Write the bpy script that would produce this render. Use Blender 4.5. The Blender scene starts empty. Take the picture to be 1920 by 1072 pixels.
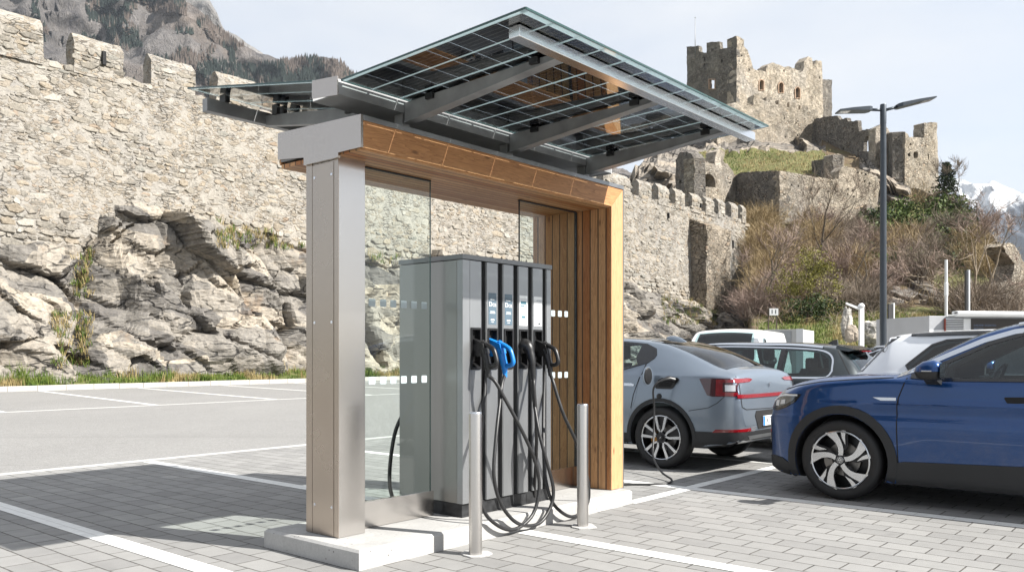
import bpy, bmesh, math, random
import numpy as np
from mathutils import Vector, Matrix, noise
from mathutils.bvhtree import BVHTree
from mathutils.geometry import delaunay_2d_cdt
random.seed(7)
R = math.radians
scene = bpy.context.scene
COL = scene.collection

# ------------------------------------------------------------------ camera facts (photo is 1920 x 1072)
FPX, HOR, CAMH = 1600.0, 664.0, 1.35
ANG = math.atan2(1600, 1360)                      # direction of the long side of the shelter
UX, UY = math.cos(ANG), math.sin(ANG)
VX, VY = -UY, UX
OX, OY = -0.954, 5.32                             # near ground corner of the concrete plinth

def W(u, v, z=0.0):                               # site grid -> world
    return Vector((OX + u*UX + v*VX, OY + u*UY + v*VY, z))
def at(px, py, d):                                # surveyed point seen in direction (px,py) at distance d
    return Vector(((px-960)/FPX*d, d, CAMH - (py-HOR)/FPX*d))
def uz(px, py, v):                                # meets the vertical plane v = const
    rx = (px-960)/FPX
    t = (v + OX*VX + OY*VY)/(rx*VX + VY)
    p = (rx*t - OX, t - OY)
    return p[0]*UX + p[1]*UY, CAMH + (HOR-py)/FPX*t
def vz(px, py, u):
    rx = (px-960)/FPX
    t = (u + OX*UX + OY*UY)/(rx*UX + UY)
    p = (rx*t - OX, t - OY)
    return p[0]*VX + p[1]*VY, CAMH + (HOR-py)/FPX*t

# ------------------------------------------------------------------ objects
def tag(o, label=None, cat=None, group=None, kind=None):
    if label: o['label'] = label
    if cat: o['category'] = cat
    if group: o['group'] = group
    if kind: o['kind'] = kind
    return o
def empty(name, loc=(0, 0, 0), rz=0.0):
    o = bpy.data.objects.new(name, None); COL.objects.link(o)
    o.location = loc; o.rotation_euler = (0, 0, rz); o.empty_display_size = 0.2
    return o
def link_mesh(name, me, mats, parent=None, loc=None, rz=0.0, smooth=False, sharp=None):
    o = bpy.data.objects.new(name, me); COL.objects.link(o)
    for m in (mats if isinstance(mats, (list, tuple)) else [mats]): me.materials.append(m)
    if parent: o.parent = parent
    if loc is not None: o.location = loc
    o.rotation_euler = (0, 0, rz)
    if smooth:
        for p in me.polygons: p.use_smooth = True
        if sharp: me.set_sharp_from_angle(angle=R(sharp))
    return o
def children(o): return [c for c in bpy.data.objects if c.parent == o]
def copy_tree(o, parent=None):
    c = o.copy(); COL.objects.link(c)
    if parent: c.parent = parent
    for ch in children(o): copy_tree(ch, c)
    return c

class MB:
    def __init__(s): s.v = []; s.f = []; s.m = []
    def add(s, vs, fs, mi=0):
        b = len(s.v); s.v += [tuple(p) for p in vs]
        for f in fs: s.f.append(tuple(b+i for i in f)); s.m.append(mi)
        return s
    def box(s, x0, x1, y0, y1, z0, z1, mi=0, bev=0.0):
        if bev > 0:
            bm = bmesh.new()
            bmesh.ops.create_cube(bm, size=1.0)
            for q in bm.verts: q.co = Vector(((x0+x1)/2+q.co.x*(x1-x0), (y0+y1)/2+q.co.y*(y1-y0), (z0+z1)/2+q.co.z*(z1-z0)))
            bmesh.ops.bevel(bm, geom=bm.edges[:], offset=bev, segments=2, affect='EDGES', profile=0.6)
            s.bm(bm, mi); bm.free(); return s
        v = [(x0,y0,z0),(x1,y0,z0),(x1,y1,z0),(x0,y1,z0),(x0,y0,z1),(x1,y0,z1),(x1,y1,z1),(x0,y1,z1)]
        return s.add(v, [(3,2,1,0),(4,5,6,7),(0,1,5,4),(1,2,6,5),(2,3,7,6),(3,0,4,7)], mi)
    def bm(s, bm, mi=0):
        bm.verts.ensure_lookup_table(); bm.verts.index_update()
        return s.add([q.co[:] for q in bm.verts], [[q.index for q in f.verts] for f in bm.faces], mi)
    def hexa(s, bot, top, mi=0):                  # two quads
        return s.add(list(bot)+list(top), [(3,2,1,0),(4,5,6,7),(0,1,5,4),(1,2,6,5),(2,3,7,6),(3,0,4,7)], mi)
    def prism(s, poly, fn, a, b, mi=0):           # polygon (p,q) swept from a to b; fn(p,q,t)->xyz
        n = len(poly)
        v = [fn(p, q, a) for p, q in poly] + [fn(p, q, b) for p, q in poly]
        tris = cdt(poly)
        f = [t for t in tris] + [tuple(n+i for i in reversed(t)) for t in tris]
        f += [(i, i+n, (i+1) % n+n, (i+1) % n) for i in range(n)]
        return s.add(v, f, mi)
    def tube(s, pts, r, seg=10, mi=0, caps=True, r2=None):
        P = [Vector(p) for p in pts]; n = len(P)
        rad = [r if r2 is None else r+(r2-r)*i/(n-1) for i in range(n)] if not isinstance(r, (list, tuple)) else list(r)
        T = [(P[min(i+1, n-1)]-P[max(i-1, 0)]).normalized() for i in range(n)]
        up = Vector((0, 0, 1)) if abs(T[0].z) < .9 else Vector((1, 0, 0))
        A = T[0].cross(up).normalized(); vs = []
        for i in range(n):
            A = (A - T[i]*A.dot(T[i]))
            A = A.normalized() if A.length > 1e-6 else T[i].orthogonal().normalized()
            B = T[i].cross(A)
            for k in range(seg):
                a = 2*math.pi*k/seg
                vs.append(P[i]+(A*math.cos(a)+B*math.sin(a))*rad[i])
        fs = [(i*seg+k, i*seg+(k+1) % seg, (i+1)*seg+(k+1) % seg, (i+1)*seg+k) for i in range(n-1) for k in range(seg)]
        if caps: fs += [tuple(range(seg-1, -1, -1)), tuple((n-1)*seg+k for k in range(seg))]
        return s.add(vs, fs, mi)
    def lathe(s, prof, seg=32, fn=lambda r, a, h: (r*math.cos(a), r*math.sin(a), h), mi=0, closed=False, caps=True):
        n = len(prof)
        vs = [fn(r, 2*math.pi*k/seg, h) for r, h in prof for k in range(seg)]
        rng = range(n) if closed else range(n-1)
        fs = [(i*seg+k, i*seg+(k+1) % seg, ((i+1) % n)*seg+(k+1) % seg, ((i+1) % n)*seg+k) for i in rng for k in range(seg)]
        if not closed and caps:
            if prof[0][0] > 1e-4: fs.append(tuple(range(seg-1, -1, -1)))
            if prof[-1][0] > 1e-4: fs.append(tuple((n-1)*seg+k for k in range(seg)))
        return s.add(vs, fs, mi)
    def build(s, name, mats, parent=None, loc=None, rz=0.0, smooth=False, sharp=None, fix=True):
        me = bpy.data.meshes.new(name)
        me.from_pydata([tuple(map(float, p)) for p in s.v], [], s.f)
        if any(s.m): me.polygons.foreach_set('material_index', s.m)
        if fix:
            bm = bmesh.new(); bm.from_mesh(me)
            bmesh.ops.recalc_face_normals(bm, faces=bm.faces[:]); bm.to_mesh(me); bm.free()
        me.update()
        return link_mesh(name, me, mats, parent, loc, rz, smooth, sharp)
def cdt(poly):
    r = delaunay_2d_cdt([Vector(p) for p in poly], [(i, (i+1) % len(poly)) for i in range(len(poly))], [], 1, 1e-6)
    out = []
    for f in r[2]:
        out.append(tuple(r[3][i][0] if r[3][i] else 0 for i in f))
    return out
def smooth_path(pts, n=8):
    P = [Vector(p) for p in pts]; out = []
    Q = [P[0]*2-P[1]] + P + [P[-1]*2-P[-2]]
    for i in range(1, len(Q)-2):
        for k in range(n):
            t = k/n; a, b, c, d = Q[i-1], Q[i], Q[i+1], Q[i+2]
            out.append(.5*((2*b)+(c-a)*t+(2*a-5*b+4*c-d)*t*t+(3*b-a-3*c+d)*t**3))
    return out+[P[-1]]
def text_mesh(name, body, size, mat, parent, M, align='CENTER', thick=0.0006):
    cu = bpy.data.curves.new(name, 'FONT'); cu.body = body; cu.size = size; cu.align_x = align; cu.extrude = thick
    cu.resolution_u = 2
    t = bpy.data.objects.new('tmp', cu); COL.objects.link(t)
    dg = bpy.context.evaluated_depsgraph_get()
    me = bpy.data.meshes.new_from_object(t.evaluated_get(dg)); me.name = name
    bpy.data.objects.remove(t); bpy.data.curves.remove(cu)
    me.transform(M)
    return link_mesh(name, me, mat, parent)

# ------------------------------------------------------------------ materials
class NT:
    def __init__(s, name):
        s.m = bpy.data.materials.new(name); s.m.use_nodes = True
        s.t = s.m.node_tree; s.b = s.t.nodes['Principled BSDF']; s.o = s.t.nodes['Material Output']
    def n(s, typ, **kw):
        x = s.t.nodes.new(typ)
        ins = kw.pop('ins', {})
        for k, v in kw.items(): setattr(x, k, v)
        for k, v in ins.items(): s.put(x.inputs[k], v)
        return x
    def put(s, sock, v):
        if isinstance(v, bpy.types.NodeSocket): s.t.links.new(v, sock)
        elif isinstance(v, bpy.types.Node): s.t.links.new(v.outputs[0], sock)
        elif isinstance(v, (tuple, list)) and len(v) == 3 and sock.type == 'RGBA': sock.default_value = (*v, 1)
        else: sock.default_value = v
    def set(s, **kw):
        for k, v in kw.items(): s.put(s.b.inputs[k.replace('_', ' ')], v)
        return s
    def coords(s, scale=(1, 1, 1), rot=(0, 0, 0), loc=(0, 0, 0), out='Object'):
        tc = s.n('ShaderNodeTexCoord')
        return s.n('ShaderNodeMapping', ins={'Vector': tc.outputs[out], 'Scale': scale, 'Rotation': rot, 'Location': loc})
    def world(s, scale=(1, 1, 1), rot=(0, 0, 0)):
        g = s.n('ShaderNodeNewGeometry')
        return s.n('ShaderNodeMapping', ins={'Vector': g.outputs['Position'], 'Scale': scale, 'Rotation': rot})
    def noise(s, vec, scale, detail=4, rough=.55, dist=0.0):
        return s.n('ShaderNodeTexNoise', ins={'Vector': vec, 'Scale': scale, 'Detail': detail, 'Roughness': rough, 'Distortion': dist}).outputs['Fac']
    def vor(s, vec, scale, feature='F1', out='Distance', rnd=1.0):
        x = s.n('ShaderNodeTexVoronoi', feature=feature, ins={'Vector': vec, 'Scale': scale, 'Randomness': rnd})
        return x.outputs[out]
    def ramp(s, fac, stops, interp='LINEAR'):
        x = s.n('ShaderNodeValToRGB', ins={'Fac': fac}); cr = x.color_ramp; cr.interpolation = interp
        while len(cr.elements) < len(stops): cr.elements.new(.5)
        for e, (p, c) in zip(cr.elements, stops):
            e.position = p; e.color = (*c, 1) if isinstance(c, (tuple, list)) else (c, c, c, 1)
        return x.outputs['Color']
    def mix(s, fac, a, b, mode='MIX'):
        x = s.n('ShaderNodeMix', data_type='RGBA', blend_type=mode)
        s.put(x.inputs[0], fac); s.put(x.inputs[6], a); s.put(x.inputs[7], b)
        return x.outputs[2]
    def math(s, op, a, b=0.0, c=None):
        x = s.n('ShaderNodeMath', operation=op); s.put(x.inputs[0], a); s.put(x.inputs[1], b)
        if c is not None: s.put(x.inputs[2], c)
        return x.outputs[0]
    def bump(s, h, strength=.5, dist=.01, normal=None):
        x = s.n('ShaderNodeBump', ins={'Height': h, 'Strength': strength, 'Distance': dist})
        if normal is not None: s.put(x.inputs['Normal'], normal)
        s.put(s.b.inputs['Normal'], x.outputs[0]); return x.outputs[0]
def simple(name, col, rough=.5, metal=0.0, var=.0, vscale=8, bump=0.0, bscale=60, coat=0.0, spec=.5):
    t = NT(name); t.set(Roughness=rough, Metallic=metal, Specular_IOR_Level=spec)
    if coat: t.set(Coat_Weight=coat, Coat_Roughness=.03)
    c = t.coords()
    if var:
        f = t.noise(c, vscale, 5)
        t.set(Base_Color=t.ramp(f, [(.3, tuple(x*(1-var) for x in col)), (.7, tuple(min(1, x*(1+var)) for x in col))]))
        t.set(Roughness=t.math('MULTIPLY_ADD', f, .25, rough-.12))
    else: t.set(Base_Color=col)
    if bump: t.bump(t.noise(c, bscale, 4), bump, .003)
    return t.m
def brushed(name, col, rough=.3, metal=1.0, stretch=(60, 60, 1.0), bright=.12):
    t = NT(name); c = t.coords(scale=stretch); f = t.noise(c, 4, 6, .65)
    g = t.noise(t.coords(), 1.7, 3)
    t.set(Base_Color=t.ramp(f, [(.2, tuple(x*(1-bright) for x in col)), (.8, tuple(x*(1+bright*.5) for x in col))]), Metallic=metal,
          Roughness=t.math('ADD', t.math('MULTIPLY_ADD', f, .12, rough-.06), t.math('MULTIPLY_ADD', g, .16, -.08)))
    t.bump(f, .02, .0004); return t.m
def glass(name, tint=(.75, .86, .82), refl=.04, rough=.0):
    t = NT(name)
    tr = t.n('ShaderNodeBsdfTransparent', ins={'Color': tint})
    gl = t.n('ShaderNodeBsdfGlossy', ins={'Color': (1, 1, 1), 'Roughness': rough})
    fr = t.n("ShaderNodeLayerWeight", ins={"Blend": .5})
    f = t.math("MULTIPLY_ADD", t.math("POWER", fr.outputs["Facing"], 5.0), .9, refl)
    mx = t.n('ShaderNodeMixShader', ins={0: f, 1: tr.outputs[0], 2: gl.outputs[0]})
    t.t.links.new(mx.outputs[0], t.o.inputs['Surface']); return t.m
def paint(name, col, metal=.5, rough=.35, flake=.15):
    t = NT(name); c = t.coords()
    f = t.vor(c, 900, 'F1', 'Color')
    b = t.n('ShaderNodeRGBToBW', ins={0: f})
    base = t.ramp(b.outputs[0], [(0, tuple(x*(1-flake) for x in col)), (1, tuple(min(1, x*(1+flake)) for x in col))])
    sep = t.n('ShaderNodeSeparateXYZ', ins={0: c}); low = t.n('ShaderNodeMapRange', ins={0: sep.outputs[2], 1: .95, 2: .25, 3: 0.0, 4: 1.0})
    dn = t.ramp(t.noise(c, 5, 6, .7), [(.42, 0.0), (.75, 1.0)]); dirt = t.math('MULTIPLY', t.math('MULTIPLY', low.outputs[0], dn), .22)
    t.set(Base_Color=t.mix(dirt, base, (.25, .22, .18)), Metallic=t.math('MULTIPLY', t.math('SUBTRACT', 1.0, dirt), metal), Roughness=t.math('ADD', dirt, rough), Coat_Weight=.8, Coat_Roughness=.02)
    return t.m
M = {}
M['steel'] = brushed('brushed_steel', (.60, .575, .55), .22, stretch=(420, 420, .5), bright=.04)
M['alu_bright'] = brushed('bright_aluminium', (.86, .87, .88), .24, stretch=(2, 60, 60))
M['steel_panel'] = simple('steel_panel', (.43, .37, .315), .27, 1.0, .05, 1.6)
M['steel_cap'] = brushed('steel_cap', (.50, .45, .405), .25, stretch=(2, 60, 60))
M['galv'] = simple('galvanised_dark', (.31, .315, .32), .5, .5, .22, 5, .05, 90)
M['galv_light'] = simple('galvanised_light', (.60, .61, .62), .42, .15, .08, 3, .04, 90)
M['flash'] = simple('zinc_flashing', (.28, .29, .30), .4, .8, .12, 6)
M['alu'] = brushed('cabinet_aluminium', (.36, .37, .38), .42, .85, (90, 90, 1.0), .06)
M['alu_side'] = brushed('cabinet_side', (.30, .30, .29), .36, .9, (90, 90, .8), .06)
M['alu_dark'] = simple('cabinet_cap', (.22, .225, .23), .4, .7, .06)
M['black'] = simple('black_plastic', (.012, .012, .013), .38, 0, .15, 20)
M['blackmatte'] = simple('black_matte', (.018, .018, .02), .62, 0, .2, 14)
M['plinthblack'] = simple('dark_kick_plate', (.03, .031, .033), .45, .3, .5, 18, .1)
M['rubber'] = simple('rubber', (.011, .011, .012), .62, 0, .25, 40)
M['hose'] = simple('cable_sheath', (.018, .018, .019), .42, 0, .15, 30)
M['blue_plastic'] = simple('blue_plastic', (.01, .20, .62), .35, 0, .05, 10)
M['white_plastic'] = simple('white_plastic', (.72, .73, .74), .4)
M['chrome'] = simple('chrome', (.75, .76, .78), .12, 1.0)
M['satin'] = simple('satin_trim', (.62, .65, .70), .25, .9)
M['white_paint'] = simple('white_sheet', (.74, .75, .76), .35, 0, .04, 3)
M['ink'] = simple('ink_dark', (.05, .06, .07), .6)
M['ink_white'] = simple('ink_white', (.85, .86, .86), .6)
M['label_blue'] = simple('label_slate', (.10, .145, .185), .35)
M['label_teal'] = simple('label_teal', (.07, .17, .22), .4)
M['label_grey'] = simple('label_grey', (.35, .40, .43), .5)
M['glass'] = glass('shelter_glass', (.93, .97, .955), .03)
M['pv_glass'] = glass('panel_glass', (.88, .93, .93), .05)
M['glass_edge'] = simple('glass_edge', (.022, .060, .056), .2, 0, 0, coat=.3)
M['frit'] = simple('frit', (.40, .47, .49), .45)
# ------------------------------------------------------------------ procedural surfaces of the site
def mat_pavers():
    t = NT('pavers'); tc = t.n('ShaderNodeTexCoord')
    sep = t.n('ShaderNodeSeparateXYZ', ins={0: tc.outputs['Object']})
    wob = t.n('ShaderNodeTexNoise', ins={'Vector': tc.outputs['Object'], 'Scale': 3.0, 'Detail': 2.0})
    cmb = t.n('ShaderNodeCombineXYZ', ins={0: sep.outputs[1], 1: sep.outputs[0]})
    vec = t.n('ShaderNodeVectorMath', operation='MULTIPLY_ADD', ins={0: wob.outputs['Color'], 1: (.012, .012, 0), 2: cmb.outputs[0]})
    br = t.n('ShaderNodeTexBrick', offset=.5, ins={'Vector': vec.outputs[0], 'Color1': (.0, .0, .0), 'Color2': (1, 1, 1), 'Mortar': (.5, .5, .5),
             'Scale': 1.0, 'Mortar Size': .0055, 'Mortar Smooth': .25, 'Bias': 0.0, 'Brick Width': .30, 'Row Height': .20})
    o = tc.outputs['Object']
    fine = t.noise(o, 220, 3, .7); mid = t.noise(o, 9, 5, .6); big = t.noise(o, .9, 4, .6)
    base = t.ramp(br.outputs['Color'], [(0, (.15, .148, .146)), (.45, (.215, .213, .208)), (1, (.28, .276, .268))])
    base = t.mix(.28, base, t.ramp(mid, [(.25, (.14, .14, .137)), (.75, (.33, .325, .315))]))
    base = t.mix(.25, base, t.ramp(big, [(.3, (.17, .169, .167)), (.7, (.31, .305, .293))]))
    base = t.mix(.22, base, t.ramp(fine, [(.3, (.10, .10, .10)), (.7, (.5, .49, .47))]))
    stain = t.ramp(t.noise(o, 26, 4, .7), [(.66, 0.0), (.74, 1.0)])
    base = t.mix(t.math('MULTIPLY', stain, .18), base, (.12, .115, .105))
    jn = t.ramp(t.noise(o, 16, 5, .75), [(.40, (.022, .021, .019)), (.62, (.12, .11, .098))])
    base = t.mix(br.outputs['Fac'], base, jn)
    tyre = t.ramp(t.noise(t.n('ShaderNodeMapping', ins={'Vector': o, 'Scale': (1.6, .10, 1)}).outputs[0], 1.5, 4, .6), [(.58, 0.0), (.72, 1.0)])
    base = t.mix(t.math('MULTIPLY', tyre, .16), base, (.07, .07, .07))
    oil = t.ramp(t.noise(o, 1.7, 3, .5), [(.70, 0.0), (.76, 1.0)])
    base = t.mix(t.math('MULTIPLY', oil, .22), base, (.06, .058, .055))
    t.set(Base_Color=base, Roughness=.85)
    h = t.math('SUBTRACT', t.math('MULTIPLY', fine, .12), br.outputs['Fac'])
    h = t.math('ADD', h, t.math('MULTIPLY', br.outputs['Color'], .25))
    t.bump(h, .8, .008); return t.m, br
def mat_line():
    t = NT('road_paint'); tc = t.n('ShaderNodeTexCoord'); g = t.n('ShaderNodeNewGeometry')
    o = g.outputs['Position']
    wear = t.ramp(t.noise(o, 14, 6, .72), [(.52, 0.0), (.78, 1.0)])
    spot = t.ramp(t.noise(o, 90, 3, .7), [(.62, 0.0), (.72, 1.0)])
    base = t.mix(t.math('MULTIPLY', wear, .55), (.72, .72, .70), (.40, .39, .37))
    base = t.mix(t.math('MULTIPLY', spot, .25), base, (.3, .29, .28))
    mp = t.n('ShaderNodeMapping', ins={'Vector': o, 'Rotation': (0, 0, -ANG)})
    # joints of the pavers telegraph through the paint
    rel = t.n('ShaderNodeVectorMath', operation='SUBTRACT', ins={0: mp.outputs[0], 1: (OX*UX+OY*UY, OX*VX+OY*VY, 0)})
    sep = t.n('ShaderNodeSeparateXYZ', ins={0: rel.outputs[0]})
    cmb = t.n('ShaderNodeCombineXYZ', ins={0: sep.outputs[1], 1: sep.outputs[0]})
    br = t.n('ShaderNodeTexBrick', offset=.5, ins={'Vector': cmb.outputs[0], 'Scale': 1.0, 'Mortar Size': .0035, 'Mortar Smooth': .4, 'Brick Width': .30, 'Row Height': .20})
    base = t.mix(t.math('MULTIPLY', br.outputs['Fac'], .65), base, (.30, .29, .27))
    t.set(Base_Color=base, Roughness=.7)
    t.bump(t.math('SUBTRACT', t.math('MULTIPLY', t.noise(o, 200, 3), .2), br.outputs['Fac']), .4, .005); return t.m
def mat_linea():
    t = NT('road_paint_thin'); g = t.n('ShaderNodeNewGeometry'); o = g.outputs['Position']
    wear = t.ramp(t.noise(o, 7, 6, .75), [(.45, 0.0), (.75, 1.0)])
    t.set(Base_Color=t.mix(t.math('MULTIPLY', wear, .7), (.74, .73, .71), (.42, .41, .39)), Roughness=.8); return t.m
def mat_asphalt():
    t = NT('asphalt'); g = t.n('ShaderNodeNewGeometry'); o = g.outputs['Position']
    grit = t.vor(o, 75, 'F1', 'Color'); bw = t.n('ShaderNodeRGBToBW', ins={0: grit})
    mid = t.noise(o, 6, 5); big = t.noise(t.world((.25, .08, 1), (0, 0, -ANG)), 1.2, 5, .6)
    base = t.ramp(bw.outputs[0], [(.15, (.10, .098, .095)), (.5, (.21, .207, .201)), (.85, (.34, .333, .322))])
    base = t.mix(.35, base, t.ramp(mid, [(.3, (.19, .186, .18)), (.7, (.28, .275, .266))]))
    base = t.mix(.35, base, t.ramp(big, [(.3, (.20, .196, .19)), (.7, (.30, .294, .284))]))
    st = t.ramp(t.noise(t.world((.5, .16, 1), (0, 0, -ANG)), 1.6, 3, .5), [(.66, 0.0), (.78, 1.0)])
    base = t.mix(t.math('MULTIPLY', st, .32), base, (.13, .128, .125))
    trk = t.ramp(t.noise(t.world((.05, 1.1, 1), (0, 0, -ANG)), 1.0, 4, .6), [(.56, 0.0), (.72, 1.0)])
    base = t.mix(t.math('MULTIPLY', trk, .20), base, (.12, .118, .115))
    dot = t.ramp(t.noise(o, 1.1, 3, .5), [(.70, 0.0), (.74, 1.0)])
    base = t.mix(t.math('MULTIPLY', dot, .25), base, (.09, .088, .085))
    t.set(Base_Color=base, Roughness=.9); t.bump(bw.outputs[0], .5, .006); return t.m
def mat_concrete(name='concrete', c=(.40, .395, .385), pit=True):
    t = NT(name); o = t.coords()
    a = t.noise(o, 3, 6, .6); b = t.noise(o, 60, 4, .6)
    base = t.ramp(a, [(.3, tuple(x*.84 for x in c)), (.7, tuple(x*1.12 for x in c))])
    base = t.mix(.2, base, t.ramp(b, [(.3, tuple(x*.6 for x in c)), (.7, tuple(min(1, x*1.4) for x in c))]))
    h = t.math('MULTIPLY', b, .15)
    dr = t.ramp(t.noise(t.n('ShaderNodeMapping', ins={'Vector': o, 'Scale': (1, 1, .25)}).outputs[0], 6, 5, .65), [(.52, 0.0), (.70, .4)])
    base = t.mix(dr, base, tuple(x*.62 for x in c))
    if pit:
        p = t.vor(o, 26, 'F1', 'Distance'); sel = t.n('ShaderNodeRGBToBW', ins={0: t.vor(o, 26, 'F1', 'Color')})
        th = t.math('MULTIPLY', t.math('GREATER_THAN', sel.outputs[0], .58), .17)
        m = t.math('MULTIPLY', t.math('LESS_THAN', p, th), 1.0)
        m = t.math('MULTIPLY', m, t.ramp(t.noise(o, 5, 2), [(.45, 0.0), (.55, 1.0)]))
        base = t.mix(t.math('MULTIPLY', m, .8), base, (.11, .10, .095)); h = t.math('SUBTRACT', h, m)
    t.set(Base_Color=base, Roughness=.85); t.bump(h, .5, .006); return t.m
def mat_wood(name, axis='Z', w=.098, gap=.0035, c0=(.33, .165, .066), c1=(.58, .325, .145), boards=True):
    """larch boards running along axis; joints every w across"""
    t = NT(name); tc = t.n('ShaderNodeTexCoord'); sep = t.n('ShaderNodeSeparateXYZ', ins={0: tc.outputs['Object']})
    along, across, third = {'Zy': (2, 1, 0), 'Zx': (2, 0, 1), 'Xy': (0, 1, 2), 'Xz': (0, 2, 1)}[axis]
    idx = t.math('FLOOR', t.math('DIVIDE', sep.outputs[across], w))
    off = t.math('MULTIPLY', idx, 3.71)
    vec = t.n('ShaderNodeCombineXYZ', ins={0: t.math('ADD', t.math('MULTIPLY', sep.outputs[along], .9), off), 1: t.math('MULTIPLY', sep.outputs[across], 11.0), 2: t.math('ADD', t.math('MULTIPLY', sep.outputs[third], 11.0), off)})
    g1 = t.n('ShaderNodeTexNoise', ins={'Vector': vec.outputs[0], 'Scale': 1.6, 'Detail': 3.0, 'Distortion': .6}).outputs['Fac']
    rings = t.math('FRACT', t.math('MULTIPLY', g1, 9.0))
    fine = t.n('ShaderNodeTexNoise', ins={'Vector': vec.outputs[0], 'Scale': 14.0, 'Detail': 4.0}).outputs['Fac']
    rnd = t.n('ShaderNodeTexWhiteNoise', noise_dimensions='1D', ins={'W': idx}).outputs['Value']
    base = t.ramp(rings, [(0, c1), (.75, tuple(a*.55+b*.45 for a, b in zip(c0, c1))), (.93, c0), (1, c1)])
    base = t.mix(.35, base, t.ramp(fine, [(.3, c0), (.7, c1)]))
    hv = t.n('ShaderNodeHueSaturation', ins={'Hue': t.math('MULTIPLY_ADD', rnd, .018, .491), 'Saturation': t.math('MULTIPLY_ADD', rnd, -.2, 1.08), 'Value': t.math('MULTIPLY_ADD', rnd, .42, .78), 'Color': base})
    kv = t.n('ShaderNodeCombineXYZ', ins={0: t.math('MULTIPLY', sep.outputs[along], 2.6), 1: t.math('MULTIPLY', sep.outputs[across], 7.0), 2: off})
    kn = t.vor(kv.outputs[0], 1.0, 'F1', 'Distance')
    base = t.mix(t.ramp(kn, [(.05, .75), (.12, 0.0)]), hv.outputs[0], (.13, .05, .018))
    if boards:
        fr = t.math('FRACT', t.math('DIVIDE', sep.outputs[across], w))
        d = t.math('MINIMUM', fr, t.math('SUBTRACT', 1.0, fr))
        m = t.math('LESS_THAN', d, gap/w)
        base = t.mix(m, base, (.03, .018, .01))
        t.bump(t.math('SUBTRACT', t.math('MULTIPLY', fine, .1), m), .8, .008)
    else: t.bump(fine, .1, .002)
    t.set(Base_Color=base, Roughness=.55); return t.m
def mat_masonry(name, scale=2.2, plaster=.5, stone=(.30, .258, .205), mortar=(.41, .355, .285), plaster_z=(6.5, 10.5), dark=1.0, bumpd=.10, seed=0):
    """rubble stone; above plaster_z mostly worn mortar render with stones showing through"""
    t = NT(name); g = t.n('ShaderNodeNewGeometry')
    mp = t.n('ShaderNodeMapping', ins={'Vector': g.outputs['Position'], 'Rotation': (0, 0, -ANG), 'Location': (seed, seed*2, 0)})
    warp = t.n('ShaderNodeTexNoise', ins={'Vector': mp.outputs[0], 'Scale': .9*scale/2.2, 'Detail': 3.0})
    vec = t.n('ShaderNodeVectorMath', operation='MULTIPLY_ADD', ins={0: warp.outputs['Color'], 1: (.55, .55, .30), 2: mp.outputs[0]})
    st = t.n('ShaderNodeMapping', ins={'Vector': vec.outputs[0], 'Scale': (1.0, 1.0, 1.75)})
    e1 = t.vor(st.outputs[0], scale, 'DISTANCE_TO_EDGE', 'Distance'); c1 = t.vor(st.outputs[0], scale, 'F1', 'Color')
    e2 = t.vor(st.outputs[0], scale*2.3, 'DISTANCE_TO_EDGE', 'Distance'); c2 = t.vor(st.outputs[0], scale*2.3, 'F1', 'Color')
    pick = t.ramp(t.noise(mp.outputs[0], .8*scale/2.2, 3), [(.44, 0.0), (.56, 1.0)])
    edge = t.mix(pick, t.math('MULTIPLY', e1, 1.0), t.math('MULTIPLY', e2, 1.6)); cell = t.mix(pick, c1, c2)
    sc = t.n('ShaderNodeSeparateColor', ins={0: cell})
    o = mp.outputs[0]
    fine = t.noise(o, 11*scale/2.2, 6, .72); mid = t.noise(o, 3.2*scale/2.2, 5, .65); big = t.noise(o, .22, 4, .6)
    tone = t.ramp(sc.outputs[0], [(0, tuple(x*.50*dark for x in stone)), (.35, tuple(x*.88*dark for x in stone)), (.62, tuple(x*1.05 for x in stone)), (.85, (stone[0]*1.30, stone[1]*1.24, stone[2]*1.14)), (1, (stone[0]*.95, stone[1]*1.05, stone[2]*1.15))])
    tone = t.mix(t.math('MULTIPLY', t.math('GREATER_THAN', sc.outputs[1], .90), .55), tone, (stone[0]*1.05, stone[1]*.70, stone[2]*.45))
    tone = t.mix(.45, tone, t.ramp(fine, [(.3, tuple(x*.45 for x in stone)), (.72, tuple(min(1, x*1.45) for x in stone))]))
    gap = t.ramp(edge, [(.0, 1.0), (.055, .75), (.10, 0.0)])
    dk = t.ramp(t.noise(o, 2.3*scale/2.2, 3), [(.40, (stone[0]*.16, stone[1]*.15, stone[2]*.14)), (.62, tuple(x*.55 for x in mortar))])
    bare = t.mix(gap, tone, dk)
    render = t.mix(.5, t.ramp(mid, [(.28, tuple(x*.62 for x in mortar)), (.72, tuple(min(1, x*1.14) for x in mortar))]), t.ramp(fine, [(.3, tuple(x*.58 for x in mortar)), (.68, tuple(min(1, x*1.2) for x in mortar))]))
    render = t.mix(t.ramp(t.noise(o, .5, 4, .6), [(.55, 0.0), (.72, .45)]), render, tuple(x*.62 for x in (mortar[0], mortar[1]*1.04, mortar[2]*1.15)))
    rust = t.ramp(t.noise(o, .7, 3), [(.68, 0.0), (.76, .4)])
    render = t.mix(rust, render, (mortar[0]*.95, mortar[1]*.72, mortar[2]*.5))
    sep = t.n('ShaderNodeSeparateXYZ', ins={0: g.outputs['Position']})
    zr = t.n('ShaderNodeMapRange', ins={0: sep.outputs[2], 1: plaster_z[0], 2: plaster_z[1], 3: 0.0, 4: 1.0})
    cov = t.math('ADD', t.math('MULTIPLY', zr.outputs[0], plaster), t.math('MULTIPLY_ADD', big, 1.6, -.8))
    cov = t.math('ADD', cov, t.math('MULTIPLY_ADD', fine, .5, -.25))
    covm = t.ramp(cov, [(.30, 0.0), (.46, 1.0)])
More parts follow.
